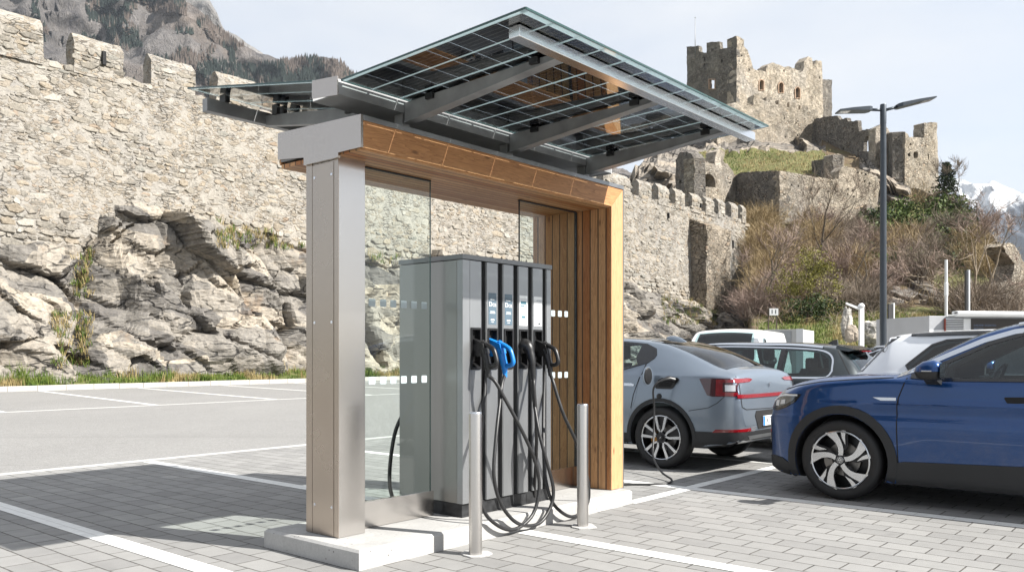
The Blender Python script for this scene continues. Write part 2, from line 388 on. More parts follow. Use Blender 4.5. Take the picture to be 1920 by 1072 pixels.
    stones_show = t.ramp(sc.outputs[2], [(.42, 0.0), (.48, 1.0)])
    show = t.math('MULTIPLY', stones_show, t.ramp(edge, [(.08, 0.0), (.15, 1.0)]))
    sl_ = t.n('ShaderNodeMapping', ins={'Vector': vec.outputs[0], 'Scale': (1.0, 1.0, 3.4), 'Rotation': (0, R(7), 0)})
    e3 = t.vor(sl_.outputs[0], scale*1.25, 'DISTANCE_TO_EDGE', 'Distance')
    crack = t.math('MULTIPLY', t.ramp(e3, [(0, 1.0), (.03, .8), (.07, 0.0)]), t.ramp(t.noise(o, 1.3*scale/2.2, 4, .6), [(.47, 0.0), (.60, 1.0)]))
    cm = t.math('MULTIPLY', covm, t.math('SUBTRACT', 1.0, t.math('MULTIPLY', show, .85)))
    base = t.mix(cm, bare, render)
    pit = t.ramp(t.noise(t.n('ShaderNodeMapping', ins={'Vector': o, 'Scale': (1, 1, 1.6)}).outputs[0], 5.5*scale/2.2, 3, .6), [(.66, 0.0), (.72, 1.0)])
    base = t.mix(t.math('MULTIPLY', pit, .7), base, tuple(x*.18 for x in stone))
    base = t.mix(t.math('MULTIPLY', crack, .72), base, tuple(x*.15 for x in stone))
    grey = t.ramp(t.noise(o, .16, 3), [(.45, 0.0), (.7, .5)])
    base = t.mix(grey, base, t.n('ShaderNodeHueSaturation', ins={'Saturation': .35, 'Value': .86, 'Color': base}).outputs[0])
    t.set(Base_Color=base, Roughness=.95, Specular_IOR_Level=.2)
    hs = t.math('MULTIPLY', t.ramp(edge, [(0, 0.0), (.06, .75), (.22, 1.0)]), t.math('MULTIPLY_ADD', sc.outputs[1], .5, .7))
    hp = t.math('ADD', t.math('MULTIPLY', mid, .9), t.math('MULTIPLY', show, .5))
    h = t.math('ADD', t.math('MULTIPLY', hs, t.math('SUBTRACT', 1.0, cm)), t.math('MULTIPLY', hp, cm))
    h = t.math('ADD', h, t.math('MULTIPLY', fine, .55)); h = t.math('SUBTRACT', h, t.math('MULTIPLY', t.math('MAXIMUM', pit, crack), .8))
    t.bump(h, 1.0, bumpd); return t.m
def mat_stone(name, tones=((.12,.115,.108),(.25,.23,.198),(.32,.30,.268),(.235,.242,.23),(.42,.40,.365),(.29,.235,.17),(.19,.18,.163))):
    t = NT(name); g = t.n('ShaderNodeNewGeometry'); o = g.outputs['Position']; r = g.outputs['Random Per Island']
    c = t.ramp(r, [(i/len(tones), q) for i, q in enumerate(tones)], 'CONSTANT')
    f = t.noise(o, 9, 6, .72); m = t.noise(o, 2.5, 4, .6)
    c = t.mix(.5, c, t.ramp(f, [(.3, (.10, .095, .085)), (.5, (.30, .27, .225)), (.7, (.50, .46, .39))]))
    c = t.mix(t.ramp(m, [(.5, 0.0), (.7, .4)]), c, (.40, .355, .29))
    c = t.mix(t.ramp(t.noise(o, 16, 4, .7), [(.63, 0.0), (.70, .6)]), c, (.07, .065, .06))
    t.set(Base_Color=c, Roughness=.95, Specular_IOR_Level=.2); t.bump(f, .9, .05); return t.m
def mat_rock(name, base=(.225, .215, .20), tan=(.35, .295, .22), dark=(.032, .032, .036), scale=1.0, zlim=None):
    t = NT(name); g = t.n('ShaderNodeNewGeometry'); o = g.outputs['Position']
    mp = t.n('ShaderNodeMapping', ins={'Vector': o, 'Rotation': (R(18), R(32), -ANG), 'Scale': (.55, 1.0, 1.6)})
    a = t.noise(mp.outputs[0], .55*scale, 5, .62, .6); b = t.noise(mp.outputs[0], 2.4*scale, 7, .68, .8); c = t.noise(o, 11*scale, 5, .7)
    col = t.ramp(a, [(.26, tuple(x*.55 for x in base)), (.45, base), (.60, tuple(x*1.32 for x in base)), (.74, tan)])
    col = t.mix(.5, col, t.ramp(b, [(.36, dark), (.50, base), (.66, tuple(min(1, x*1.5) for x in base))]))
    col = t.mix(.22, col, t.ramp(c, [(.3, dark), (.7, tuple(min(1, x*1.55) for x in tan))]))
    slab = t.n('ShaderNodeSeparateColor', ins={0: t.vor(t.n('ShaderNodeVectorMath', operation='MULTIPLY_ADD', ins={0: t.n('ShaderNodeTexNoise', ins={'Vector': mp.outputs[0], 'Scale': .8*scale, 'Detail': 3.0}).outputs['Color'], 1: (.8, .8, .8), 2: mp.outputs[0]}).outputs[0], .62*scale, 'F1', 'Color')})
    col = t.mix(1.0, col, t.ramp(slab.outputs[0], [(0, (.48, .48, .50)), (.3, (.76, .76, .76)), (.6, (1.0, .98, .95)), (1, (1.38, 1.30, 1.18))]), 'MULTIPLY')
    streak = t.noise(t.n('ShaderNodeMapping', ins={'Vector': mp.outputs[0], 'Scale': (2.2, 2.2, .35)}).outputs[0], 1.6*scale, 5, .65)
    col = t.mix(t.ramp(streak, [(.54, 0.0), (.70, .42)]), col, (.085, .08, .078))
    cr = t.vor(t.n('ShaderNodeVectorMath', operation='MULTIPLY_ADD', ins={0: t.n('ShaderNodeTexNoise', ins={'Vector': mp.outputs[0], 'Scale': 1.5*scale, 'Detail': 4.0}).outputs['Color'], 1: (.7, .7, .7), 2: mp.outputs[0]}).outputs[0], .95*scale, 'DISTANCE_TO_EDGE', 'Distance')
    crm = t.ramp(cr, [(0, 1.0), (.022, .8), (.05, 0.0)])
    crm = t.math('MULTIPLY', crm, t.ramp(t.noise(o, 1.1*scale, 4, .6), [(.45, 0.0), (.58, 1.0)]))
    col = t.mix(t.math('MULTIPLY', crm, .85), col, tuple(x*.5 for x in dark))
    iron = t.ramp(t.noise(o, .45*scale, 4, .6), [(.62, 0.0), (.72, .35)])
    col = t.mix(iron, col, (.33, .20, .10))
    t.set(Base_Color=col, Roughness=.9, Specular_IOR_Level=.25)
    an = t.n('ShaderNodeTexVoronoi', feature='F1', distance='CHEBYCHEV', ins={'Vector': mp.outputs[0], 'Scale': 2.2*scale}).outputs['Distance']
    an2 = t.n('ShaderNodeTexVoronoi', feature='F1', distance='CHEBYCHEV', ins={'Vector': mp.outputs[0], 'Scale': 6.5*scale}).outputs['Distance']
    h = t.math('ADD', t.math('MULTIPLY', an, .7), t.math('MULTIPLY', an2, .16)); h = t.math('ADD', h, t.math('MULTIPLY', c, .10)); h = t.math('ADD', h, t.math('MULTIPLY', b, .12)); h = t.math('SUBTRACT', h, t.math('MULTIPLY', crm, .5))
    t.bump(h, .75, .18/scale); return t.m
def mat_ground(name, stops, scale=.6, bump=.15, tilt=None):
    t = NT(name); g = t.n('ShaderNodeNewGeometry'); o = g.outputs['Position']
    f = t.noise(o, scale, 6, .65); h = t.noise(o, scale*9, 5, .7)
    c = t.mix(.35, t.ramp(f, stops), t.ramp(h, [(.3, stops[0][1]), (.7, stops[-1][1])]))
    t.set(Base_Color=c, Roughness=.95, Specular_IOR_Level=.15); t.bump(h, .8, bump); return t.m
def mat_leaf(name, c0, c1, rough=.6, trans=.0):
    t = NT(name); g = t.n('ShaderNodeNewGeometry')
    rnd = t.n('ShaderNodeTexWhiteNoise', noise_dimensions='3D', ins={'Vector': t.n('ShaderNodeVectorMath', operation='SNAP', ins={0: g.outputs['Position'], 1: (.25, .25, .25)}).outputs[0]}).outputs['Value']
    t.set(Base_Color=t.ramp(rnd, [(0, c0), (1, c1)]), Roughness=rough, Specular_IOR_Level=.2)
    return t.m
M['pavers'], _ = mat_pavers(); M['line'] = mat_line(); M['linea'] = mat_linea(); M['asphalt'] = mat_asphalt()
M['concrete'] = mat_concrete(); M['kerb'] = mat_concrete('kerb_stone', (.42, .40, .37), False)
M['strip'] = mat_concrete('edge_strip', (.46, .455, .445), False)
WB = dict(c0=(.275, .108, .036), c1=(.54, .262, .098))
M['wood_v'] = mat_wood('larch_vertical', 'Zy', .0875, .0058, **WB); M['wood_soffit'] = mat_wood('larch_soffit', 'Xy', .066, .0045, **WB)
M['wood_beam'] = mat_wood('larch_beam', 'Xz', .30, boards=False, **WB); M['wood_post'] = mat_wood('larch_post', 'Zx', .30, boards=False, c0=(.36, .18, .075), c1=(.56, .31, .145))
M['wall'] = mat_masonry('rubble_wall', 1.9, 1.6, mortar=(.355, .328, .288), plaster_z=(3.0, 6.0), bumpd=.07)
M['wall_stone'] = mat_stone('rubble_stone')
M['wall_far'] = mat_masonry('rubble_wall_far', 1.5, .55, plaster_z=(9, 16), bumpd=.16, seed=9)
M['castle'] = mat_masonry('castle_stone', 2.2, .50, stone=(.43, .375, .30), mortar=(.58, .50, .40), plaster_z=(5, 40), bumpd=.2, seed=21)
M['castle_shade'] = mat_masonry('castle_stone_shade', 2.2, .34, stone=(.27, .245, .215), mortar=(.34, .31, .265), plaster_z=(5, 60), bumpd=.2, seed=33)  # darker copy of the castle stone, shade put into the colour of unlit walls
M['rock'] = mat_rock('cliff_rock'); M['rock_far'] = mat_rock('hill_rock', base=(.20, .185, .17), tan=(.31, .26, .19), scale=.55)
M['verge'] = mat_ground('verge_soil', [(.3, (.05, .075, .016)), (.5, (.085, .115, .028)), (.62, (.20, .165, .085)), (.8, (.24, .20, .12))], .7, .05)
M['grass'] = mat_leaf('grass_blades', (.045, .085, .012), (.14, .175, .035))
M['drygrass'] = mat_leaf('dry_grass_blades', (.20, .155, .065), (.34, .27, .13))
M['brick'] = simple('red_brick', (.34, .235, .165), .9, 0, .3, 6)

# ------------------------------------------------------------------ world, sun, camera
SUN = Vector((UX*1.3 - VX*3.9, UY*1.3 - VY*3.9, 3.43)).normalized()
def build_world():
    w = bpy.data.worlds.new('World'); scene.world = w; w.use_nodes = True
    nt = w.node_tree; bg = nt.nodes['Background']
    sky = nt.nodes.new('ShaderNodeTexSky'); sky.sky_type = 'NISHITA'; sky.sun_disc = False
    sky.sun_elevation = math.asin(SUN.z); sky.sun_rotation = math.atan2(SUN.x, SUN.y)
    sky.air_density = 1.0; sky.dust_density = 2.0; sky.ozone_density = 1.0; sky.altitude = 500
    tc = nt.nodes.new('ShaderNodeTexCoord'); mp = nt.nodes.new('ShaderNodeMapping'); mp.inputs['Scale'].default_value = (1.0, 1.0, 3.2)
    nt.links.new(tc.outputs['Generated'], mp.inputs['Vector'])
    nz = nt.nodes.new('ShaderNodeTexNoise'); nz.inputs['Scale'].default_value = 2.2; nz.inputs['Detail'].default_value = 7; nz.inputs['Roughness'].default_value = .55
    nt.links.new(mp.outputs[0], nz.inputs['Vector'])
    rp = nt.nodes.new('ShaderNodeValToRGB'); rp.color_ramp.elements[0].position = .30; rp.color_ramp.elements[0].color = (.58, .58, .58, 1)
    rp.color_ramp.elements[1].position = .68; rp.color_ramp.elements[1].color = (1, 1, 1, 1)
    nt.links.new(nz.outputs['Fac'], rp.inputs[0])
    mx = nt.nodes.new('ShaderNodeMix'); mx.data_type = 'RGBA'
    nt.links.new(rp.outputs[0], mx.inputs[0]); nt.links.new(sky.outputs[0], mx.inputs[6]); mx.inputs[7].default_value = SKYW
    nt.links.new(mx.outputs[2], bg.inputs['Color']); bg.inputs['Strength'].default_value = .1
SKYW = (4.3, 4.42, 4.58, 1)
build_world()
sl = bpy.data.lights.new('Sun', 'SUN'); sl.energy = 5.0; sl.angle = R(.53); sl.color = (1.0, .965, .905)
so = bpy.data.objects.new('sun', sl); COL.objects.link(so); so.rotation_euler = SUN.to_track_quat('Z', 'Y').to_euler()
cam = bpy.data.cameras.new('Camera'); co = bpy.data.objects.new('camera', cam); COL.objects.link(co)
co.location = (0, 0, CAMH); co.rotation_euler = (R(90), 0, 0)
cam.sensor_width = 36; cam.lens = 36*FPX/1920; cam.shift_y = (HOR-536)/1920; cam.clip_end = 12000; cam.clip_start = .05
scene.camera = co
scene.view_settings.view_transform = 'Standard'; scene.view_settings.look = 'None'; scene.view_settings.exposure = 1.04; scene.view_settings.gamma = 1
scene.cycles.max_bounces = 8; scene.cycles.transparent_max_bounces = 16; scene.cycles.caustics_reflective = False; scene.cycles.caustics_refractive = False

# ------------------------------------------------------------------ ground, asphalt, pavers, markings, kerb
def sheet(name, u0, u1, v0, v1, z, mat, parent=None):
    b = MB(); b.add([(u0, v0, z), (u1, v0, z), (u1, v1, z), (u0, v1, z)], [(0, 1, 2, 3)])
    return b.build(name, mat, parent, loc=(OX, OY, 0), rz=ANG)
b = MB(); b.add([(-6000, -3000, -.03), (6000, -3000, -.03), (6000, 9000, -.03), (-6000, 9000, -.03)], [(0, 1, 2, 3)])
tag(b.build('ground', mat_ground('valley_ground', [(.3, (.06, .08, .03)), (.6, (.12, .115, .06)), (.8, (.2, .17, .11))], .02, .1)), kind='structure')
tag(sheet('asphalt', -40, 140, 6.42, 29.9, -.006, M['asphalt']), kind='structure')
tag(sheet('paving', -30, 70, -26, 6.36, 0, M['pavers']), kind='structure')
tag(MB().box(-30, 70, 6.36, 6.50, -.05, .004).build('edge_strip', M['strip'], loc=(OX, OY, 0), rz=ANG), kind='structure')
def line(pts, w, z=.004, mat='line', name='parking_line'):
    (u0, v0), (u1, v1) = pts
    d = Vector((u1-u0, v1-v0)).normalized(); n = Vector((-d.y, d.x))*w/2
    b = MB(); b.add([(u0+n.x, v0+n.y, z), (u1+n.x, v1+n.y, z), (u1-n.x, v1-n.y, z), (u0-n.x, v0-n.y, z)], [(0, 1, 2, 3)])
    return tag(b.build(name, M[mat], loc=(OX, OY, 0), rz=ANG), kind='structure')
line(((-.60, 6.2), (-.60, -8)), .155)
line(((1.78, 6.25), (1.78, 1.06)), .15); line(((1.57, -.03), (1.57, -8)), .15)
line(((4.26, 6.2), (4.26, -8)), .16)
line(((3.16, .03), (4.18, .03)), .13); line(((4.34, .05), (40, .05)), .13)
line(((-3.05, 6.2), (-3.05, -8)), .155)
for k in range(1, 12):
    line(((4.26+2.45*k, -.03), (4.26+2.45*k, -6)), .14); line(((4.26+2.45*k, .13), (4.26+2.45*k, 6.2)), .14)
line(((-25, 17.85), (90, 17.60)), .15, -.002, 'linea')
for k in range(-6, 18):
    u = 7.75+3.72*k
    line(((u, 17.70), (u+1.55, 29.6)), .17, -.0005 if k % 2 else -.001, 'linea')
kb = MB(); rr = random.Random(3); u = -30
while u < 95:
    l = rr.uniform(.95, 1.05); kb.box(u, u+l-.012, 29.9, 30.08, -.1, .19+rr.uniform(-.006, .006), 0, .012); u += l
tag(kb.build('kerb', M['kerb'], loc=(OX, OY, 0), rz=ANG), kind='structure')
# ------------------------------------------------------------------ plinth, shelter, dispenser
def site(name, label, cat, group=None):
    return tag(empty(name, (OX, OY, 0), ANG), label, cat, group)
bmx = bmesh.new(); bmesh.ops.create_cube(bmx, size=1)
for q in bmx.verts: q.co = Vector((1.575+q.co.x*3.15, .515+q.co.y*1.03, .063-.02+q.co.z*(.126+.04)))
bmesh.ops.bevel(bmx, geom=[e for e in bmx.edges if all(v.co.z > .1 for v in e.verts)], offset=.016, segments=1, affect='EDGES')
pl = MB().bm(bmx); bmx.free()
tag(pl.build('concrete_plinth', M['concrete'], loc=(OX, OY, 0), rz=ANG), 'low pale concrete plinth under the charging shelter', 'plinth')

sh = site('charging_shelter', 'portal shelter of steel and larch boards carrying a tilted solar panel canopy', 'shelter')
def P(mb, name, mat, par=None, **k): return mb.build(name, M[mat], par or sh, **k)
# steel post
b = MB(); b.box(.146, .372, .386, .732, .127, 2.68, 0, .003)
post = P(b, 'post', 'steel')
b = MB(); b.box(.140, .1455, .668, .735, .13, 2.68, 0, .001); b.box(.140, .1455, .383, .428, .13, 2.68, 0, .001)
P(b, 'post_flange', 'steel_panel', post)
pan = P(MB().box(.139, .1455, .433, .663, .13, 2.64, 0, .0015), 'post_panel', 'steel_panel', post)
def screw(v, z):
    s = MB().lathe([(.0, .0), (.0085, 0), (.0105, .002), (.0105, .0035)], 14, lambda r, a, h: (.1385+h-.0035, v+r*math.cos(a), z+r*math.sin(a)))
    s.lathe([(0, 0), (.004, 0), (.004, .002)], 6, lambda r, a, h: (.1348+h-.001, v+r*math.cos(a), z+r*math.sin(a)))
    P(s, 'screw', 'chrome', pan, smooth=True, sharp=30)
for v in (.638, .452):
    for z in (2.555, 1.566, .325): screw(v, z)
# header : end plate, fascia, flashing, soffit
poly = [(.125, 2.683), (.125, 2.895), (1.04, 2.925), (1.04, 2.735), (.735, 2.705), (.735, 2.652), (.365, 2.652), (.357, 2.664), (.357, 2.683)]
P(MB().prism(poly, lambda p, q, t: (t, p, q), .118, .138), 'end_plate', 'steel_cap')
ez = lambda v: 2.89 + (v-.125)*.033
P(MB().hexa([(.139, .1445, 2.70), (3.186, .1445, 2.70), (3.186, 1.03, 2.72), (.139, 1.03, 2.72)], [(.139, .1445, 2.885), (3.186, .1445, 2.885), (3.186, 1.03, 2.915), (.139, 1.03, 2.915)]), 'header_box', 'flash')
P(MB().prism([(.139, 2.683), (3.0, 2.683), (3.188, 2.858), (.139, 2.858)], lambda p, q, t: (p, t, q), .125, .144), 'fascia_board', 'wood_beam')
b = MB(); b.box(.1385, 3.196, .118, .150, 2.859, 2.893, 0, .002); b.box(.1385, 3.196, .151, .19, 2.888, 2.893)
P(b, 'flashing', 'flash')
P(MB().box(.139, 3.0, .1445, 1.025, 2.672, 2.6995), 'soffit', 'wood_soffit')
P(MB().box(.139, 3.186, 1.0305, 1.045, 2.70, 2.91), 'rear_fascia', 'wood_beam')
# larch end wall
P(MB().box(2.992, 3.186, .1445, 1.022, .130, 2.671), 'end_wall', 'wood_v')
P(MB().prism([(3.0, 2.682), (3.188, 2.857), (3.188, .132), (3.0, .132)], lambda p, q, t: (p, t, q), .122, .144), 'end_post', 'wood_post')
P(MB().box(3.1865, 3.196, .118, 1.03, .128, 2.8585), 'edge_trim', 'flash')
# glazing
def pane(u0, u1):
    p = P(MB().box(u0, u1, .502, .512, .316, 2.668), 'glass_pane', 'glass')
    return p
p1 = pane(.384, 1.106); p2 = pane(2.168, 2.978)
for pp, us in ((p1, [(.498, .56), (.604, .662), (.70, .758), (.803, .861), (.905, .962), (1.01, 1.066)]), (p2, [(2.30, 2.355), (2.40, 2.46), (2.50, 2.56), (2.60, 2.657), (2.70, 2.757), (2.797, 2.85)])):
    for z in (1.69, 1.137):
        for a, c in us:
            b = MB(); q = [(a+.006, z), (c-.006, z), (c, z+.006), (c, z+.048), (c-.006, z+.054), (a+.006, z+.054), (a, z+.048), (a, z+.006)]
            b.prism(q, lambda p, q, t: (p, t, q), .4985, .5005)
            P(b, 'frit_marker', 'frit', pp)
P(MB().box(1.1065, 1.1095, .5015, .5125, .316, 2.668), 'glass_edge', 'glass_edge', p1)
P(MB().box(2.161, 2.1675, .501, .513, 1.9, 2.668), 'glass_edge', 'black', p2)
P(MB().box(.3725, 1.13, .49, .524, .129, .315, 0, .002), 'base_rail', 'steel'); P(MB().box(2.27, 2.991, .49, .524, .129, .315, 0, .002), 'base_rail', 'steel')
for q in ((.40, 1.106, .495, .519, 2.660, 2.6715), (2.16, 2.979, .495, .519, 2.660, 2.6715), (2.9785, 2.9915, .495, .519, .316, 2.66), (.3725, .3835, .497, .517, .316, .98)): P(MB().box(*q), 'glazing_strip', 'blackmatte')  # black channels; the last short strip paints a dark reflection beside the post
# canopy steel
U1 = 3.04
b = MB(); b.box(.004, 3.13, .215, .475, 3.013, 3.018); b.box(.004, 3.13, .211, .216, 3.013, 3.112); b.box(.004, 3.13, .474, .479, 3.013, 3.14)
b.box(.1, 3.05, .217, .473, 3.0185, 3.03)
gb = P(b, 'gutter_beam', 'galv')
b = MB(); b.prism([(.209, 3.006), (.476, 3.032), (.476, 3.151), (.209, 3.128)], lambda p, q, t: (t, p, q), -.004, .0035)
P(b, 'beam_end_plate', 'steel_cap', gb); b = MB(); b.box(3.1305, 3.137, .211, .479, 3.006, 3.12); P(b, 'beam_end_plate', 'galv_light', gb)
ZR = lambda v: 3.094 + (.22-v)*.0385            # underside of the right wing
ZL = lambda v: 3.15 + (v-.49)*.172              # underside of the left wing
for u in (.6, 1.715, 2.76):
    P(MB().box(u-.035, u+.035, .225, .305, 2.894, 3.012, 0, .003).box(u-.05, u+.05, .21, .32, 2.8935, 2.900), 'stub_post', 'galv', sh)
    t = .028
    for (pa, pb) in (((.208, 2.948, ZR(.208)-.012), (-1.118, 3.096, ZR(-1.118)-.016)),):
        b = MB()
        b.hexa([(u-t, pa[0], pa[1]), (u+t, pa[0], pa[1]), (u+t, pb[0], pb[1]), (u-t, pb[0], pb[1])], [(u-t, pa[0], pa[2]), (u+t, pa[0], pa[2]), (u+t, pb[0], pb[2]), (u-t, pb[0], pb[2])])
        b.hexa([(u-t-.012, pa[0], pa[1]-.006), (u+t+.012, pa[0], pa[1]-.006), (u+t+.012, pb[0], pb[1]-.006), (u-t-.012, pb[0], pb[1]-.006)], [(u-t-.012, pa[0], pa[1]-.0005), (u+t+.012, pa[0], pa[1]-.0005), (u+t+.012, pb[0], pb[1]-.0005), (u-t-.012, pb[0], pb[1]-.0005)])
        rf = P(b, 'rafter', 'galv')
        for v in (-.05, -.95):
            c = MB(); c.box(u-.05, u-.018, v-.035, v+.035, ZR(v)-.045, ZR(v)-.004, 0, .004); c.box(u+.018, u+.05, v-.035, v+.035, ZR(v)-.045, ZR(v)-.004, 0, .004)
            P(c, 'panel_clamp', 'black', rf)
    b = MB(); b.hexa([(u-t, .482, 3.0), (u+t, .482, 3.0), (u+t, 1.87, 3.215), (u-t, 1.87, 3.215)], [(u-t, .482, 3.125), (u+t, .482, 3.125), (u+t, 1.87, 3.30), (u-t, 1.87, 3.30)])
    rf = P(b, 'rafter', 'galv')
    for v in (.8, 1.72):
        c = MB(); c.box(u-.05, u-.018, v-.035, v+.035, ZL(v)-.085, ZL(v)-.004, 0, .004); c.box(u+.018, u+.05, v-.035, v+.035, ZL(v)-.085, ZL(v)-.004, 0, .004)
        P(c, 'panel_clamp', 'black', rf)
eb = P(MB().box(.125, 3.10, -1.2, -1.122, 3.078, 3.143, 0, .003), 'edge_beam', 'alu_bright')
b = MB()
b.box(.13, 3.09, -1.176, -1.150, 3.1425, 3.1475); P(b, 'panel_seat', 'galv', eb)
P(MB().box(.05, 3.06, 1.872, 1.94, 3.225, 3.325, 0, .003), 'edge_beam', 'galv')
for k in range(5): P(MB().box(.2+k*.65, .24+k*.65, 1.86, 1.95, 3.326, ZL(1.9)-.003, 0, .003), 'panel_clamp', 'black')
# photovoltaic modules: glass sheet, opaque cells with clear gaps
def cell_mat():
    t = NT('pv_cells'); tc = t.n('ShaderNodeTexCoord'); sep = t.n('ShaderNodeSeparateXYZ', ins={0: tc.outputs['Object']})
    fr = t.math('FRACT', t.math('MULTIPLY', sep.outputs[0], 24.0)); bus = t.math('LESS_THAN', t.math('ABSOLUTE', t.math('SUBTRACT', fr, .5)), .045)
    n = t.noise(t.coords(scale=(3, 3, 3)), 2.0, 3)
    c = t.mix(t.math('MULTIPLY', bus, .8), t.ramp(n, [(.3, (.006, .007, .012)), (.7, (.014, .013, .018))]), (.13, .115, .11))
    t.set(Base_Color=c, Roughness=.07, Specular_IOR_Level=.45); return t.m
M['cells'] = cell_mat()
def seam_mat():
    t = NT('module_seam_frit'); tl = t.n('ShaderNodeBsdfTranslucent', ins={'Color': (.66, .72, .74)}); df = t.n('ShaderNodeBsdfDiffuse', ins={'Color': (.80, .83, .84)})
    mx = t.n('ShaderNodeMixShader', ins={0: .35, 1: tl.outputs[0], 2: df.outputs[0]}); t.t.links.new(mx.outputs[0], t.o.inputs['Surface']); return t.m
M['seam'] = seam_mat()
def wing(v0, v1, Z, rows, wedge):
    for k in range(6):
        u0 = .012+k*.506; u1 = u0+.5
        s = MB(); s.hexa([(u0, v0, Z(v0)), (u1, v0, Z(v0)), (u1, v1, Z(v1)), (u0, v1, Z(v1))], [(u0, v0, Z(v0)+.010), (u1, v0, Z(v0)+.010), (u1, v1, Z(v1)+.010), (u0, v1, Z(v1)+.010)])
        p = P(s, 'solar_panel', 'pv_glass')
        c = MB(); dv = (v1-v0)/abs(v1-v0)
        m = .012; L = abs(v1-v0)-m-.05; pv = L/rows
        for i in range(rows):
            a = v0+dv*(m+i*pv+.004); e = v0+dv*(m+(i+1)*pv-.004)
            for j in range(2):
                x0 = u0+.0065+j*.2495+(.024 if k == 0 and j == 0 else 0); x1 = u0+.0065+j*.2495+.2375
                c.hexa([(x0, a, Z(a)+.003), (x1, a, Z(a)+.003), (x1, e, Z(e)+.003), (x0, e, Z(e)+.003)], [(x0, a, Z(a)+.006), (x1, a, Z(a)+.006), (x1, e, Z(e)+.006), (x0, e, Z(e)+.006)])
        P(c, 'solar_cells', 'cells', p)
        w = MB(); zb_, zt_ = .0025, .0065; va, ve = v0+dv*.004, v1-dv*.004
        xs = [(u0-.0005, u0+.0075), (u0+.2405, u0+.2585), (u0+.4925, u0+.5013)]
        if k == 0: xs[0] = (u0-.002, u0+.034)
        if k == 5: xs[2] = (u0+.4945, u1+.002)
        for a, e in xs: w.hexa([(a, va, Z(va)+zb_), (e, va, Z(va)+zb_), (e, ve, Z(ve)+zb_), (a, ve, Z(ve)+zb_)], [(a, va, Z(va)+zt_), (e, va, Z(va)+zt_), (e, ve, Z(ve)+zt_), (a, ve, Z(ve)+zt_)])
        P(w, 'module_seam', 'seam', p)
        w = MB(); a, e = v1-dv*.047, v1-dv*.003
        w.hexa([(u0+.006, a, Z(a)+.0020), (u1-.006, a, Z(a)+.0020), (u1-.006, e, Z(e)+.0020), (u0+.006, e, Z(e)+.0020)], [(u0+.006, a, Z(a)+.0024), (u1-.006, a, Z(a)+.0024), (u1-.006, e, Z(e)+.0024), (u0+.006, e, Z(e)+.0024)])
        P(w, 'module_border', 'seam', p)
        for vv in (v0, v1):
            g = MB(); sg = -1 if (vv == min(v0, v1)) else 1
            g.hexa([(u0, vv, Z(vv)), (u1, vv, Z(vv)), (u1, vv+sg*.004, Z(vv)), (u0, vv+sg*.004, Z(vv))], [(u0, vv, Z(vv)+.012), (u1, vv, Z(vv)+.012), (u1, vv+sg*.004, Z(vv)+.012), (u0, vv+sg*.004, Z(vv)+.012)]); P(g, 'glass_edge', 'glass_edge', p)
        if k in (0, 5):
            g = MB(); x = u0-.004 if k == 0 else u1+.0005
            g.hexa([(x, v0, Z(v0)), (x+.0035, v0, Z(v0)), (x+.0035, v1, Z(v1)), (x, v1, Z(v1))], [(x, v0, Z(v0)+.012), (x+.0035, v0, Z(v0)+.012), (x+.0035, v1, Z(v1)+.012), (x, v1, Z(v1)+.012)]); P(g, 'glass_edge', 'glass_edge', p)
wing(.19, -1.335, ZR, 8, 0)
wing(.50, 2.09, ZL, 8, 0)

# ------------------------------------------------------------------ dispenser
dp = site('charging_dispenser', 'grey aluminium charging dispenser cabinet with five fluted bays and label strips', 'charger')
def D(mb, name, mat, par=None, **k): return mb.build(name, M[mat], par or dp, **k)
F = .24
D(MB().box(1.187, 2.262, .30, .94, .2295, 2.060, 0, .004), 'cabinet_body', 'alu_side')
D(MB().box(1.180, 2.272, F-.006, .944, 2.0635, 2.101, 0, .003), 'cabinet_cap', 'alu_dark')
k = MB().box(1.197, 2.25, F+.018, .925, .127, .228, 0, .003).box(1.192, 2.255, F+.012, .93, .127, .139)
for u in (1.42, 1.6, 1.78, 1.96, 2.12): k.box(u, u+.004, F+.0165, F+.0178, .14, .226)
kp = D(k, 'kick_plate', 'plinthblack')
D(MB().lathe([(0, 0), (.017, 0), (.019, .003), (.019, .006)], 20, lambda r, a, h: (1.196-h*.5+.002, .46+r*math.cos(a), .185+r*math.sin(a))), 'plug_cap', 'black', kp)
D(MB().box(1.187, 1.2635, F, .2995, .2295, 2.060, 0, .002), 'corner_flange', 'alu'); D(MB().box(2.205, 2.262, F, .2995, .2295, 2.060, 0, .002), 'corner_flange', 'alu')
bays = [(1.266, 1.392), (1.457, 1.583), (1.651, 1.771), (1.838, 1.957), (2.022, 2.148)]
D(MB().box(1.27, 2.20, .2905, .2995, .2296, 2.059), 'channel_back', 'blackmatte')
b = MB()
for i, (a, c) in enumerate(bays):
    x1 = bays[i+1][0] if i < 4 else 2.205
    b.box(c+.001, c+.022, F+.012, .290, .232, 2.058); b.box(x1-.010, x1-.001, F+.004, .290, .232, 2.058, 1)
b.build('channel_lining', [M['black'], M['alu_dark']], dp)
labels = [None, 'slate', 'slate', 'screen', 'sheet']
TM = lambda u, z, v=F-.0022: Matrix.Translation((u, v, z)) @ Matrix.Rotation(R(90), 4, 'X')
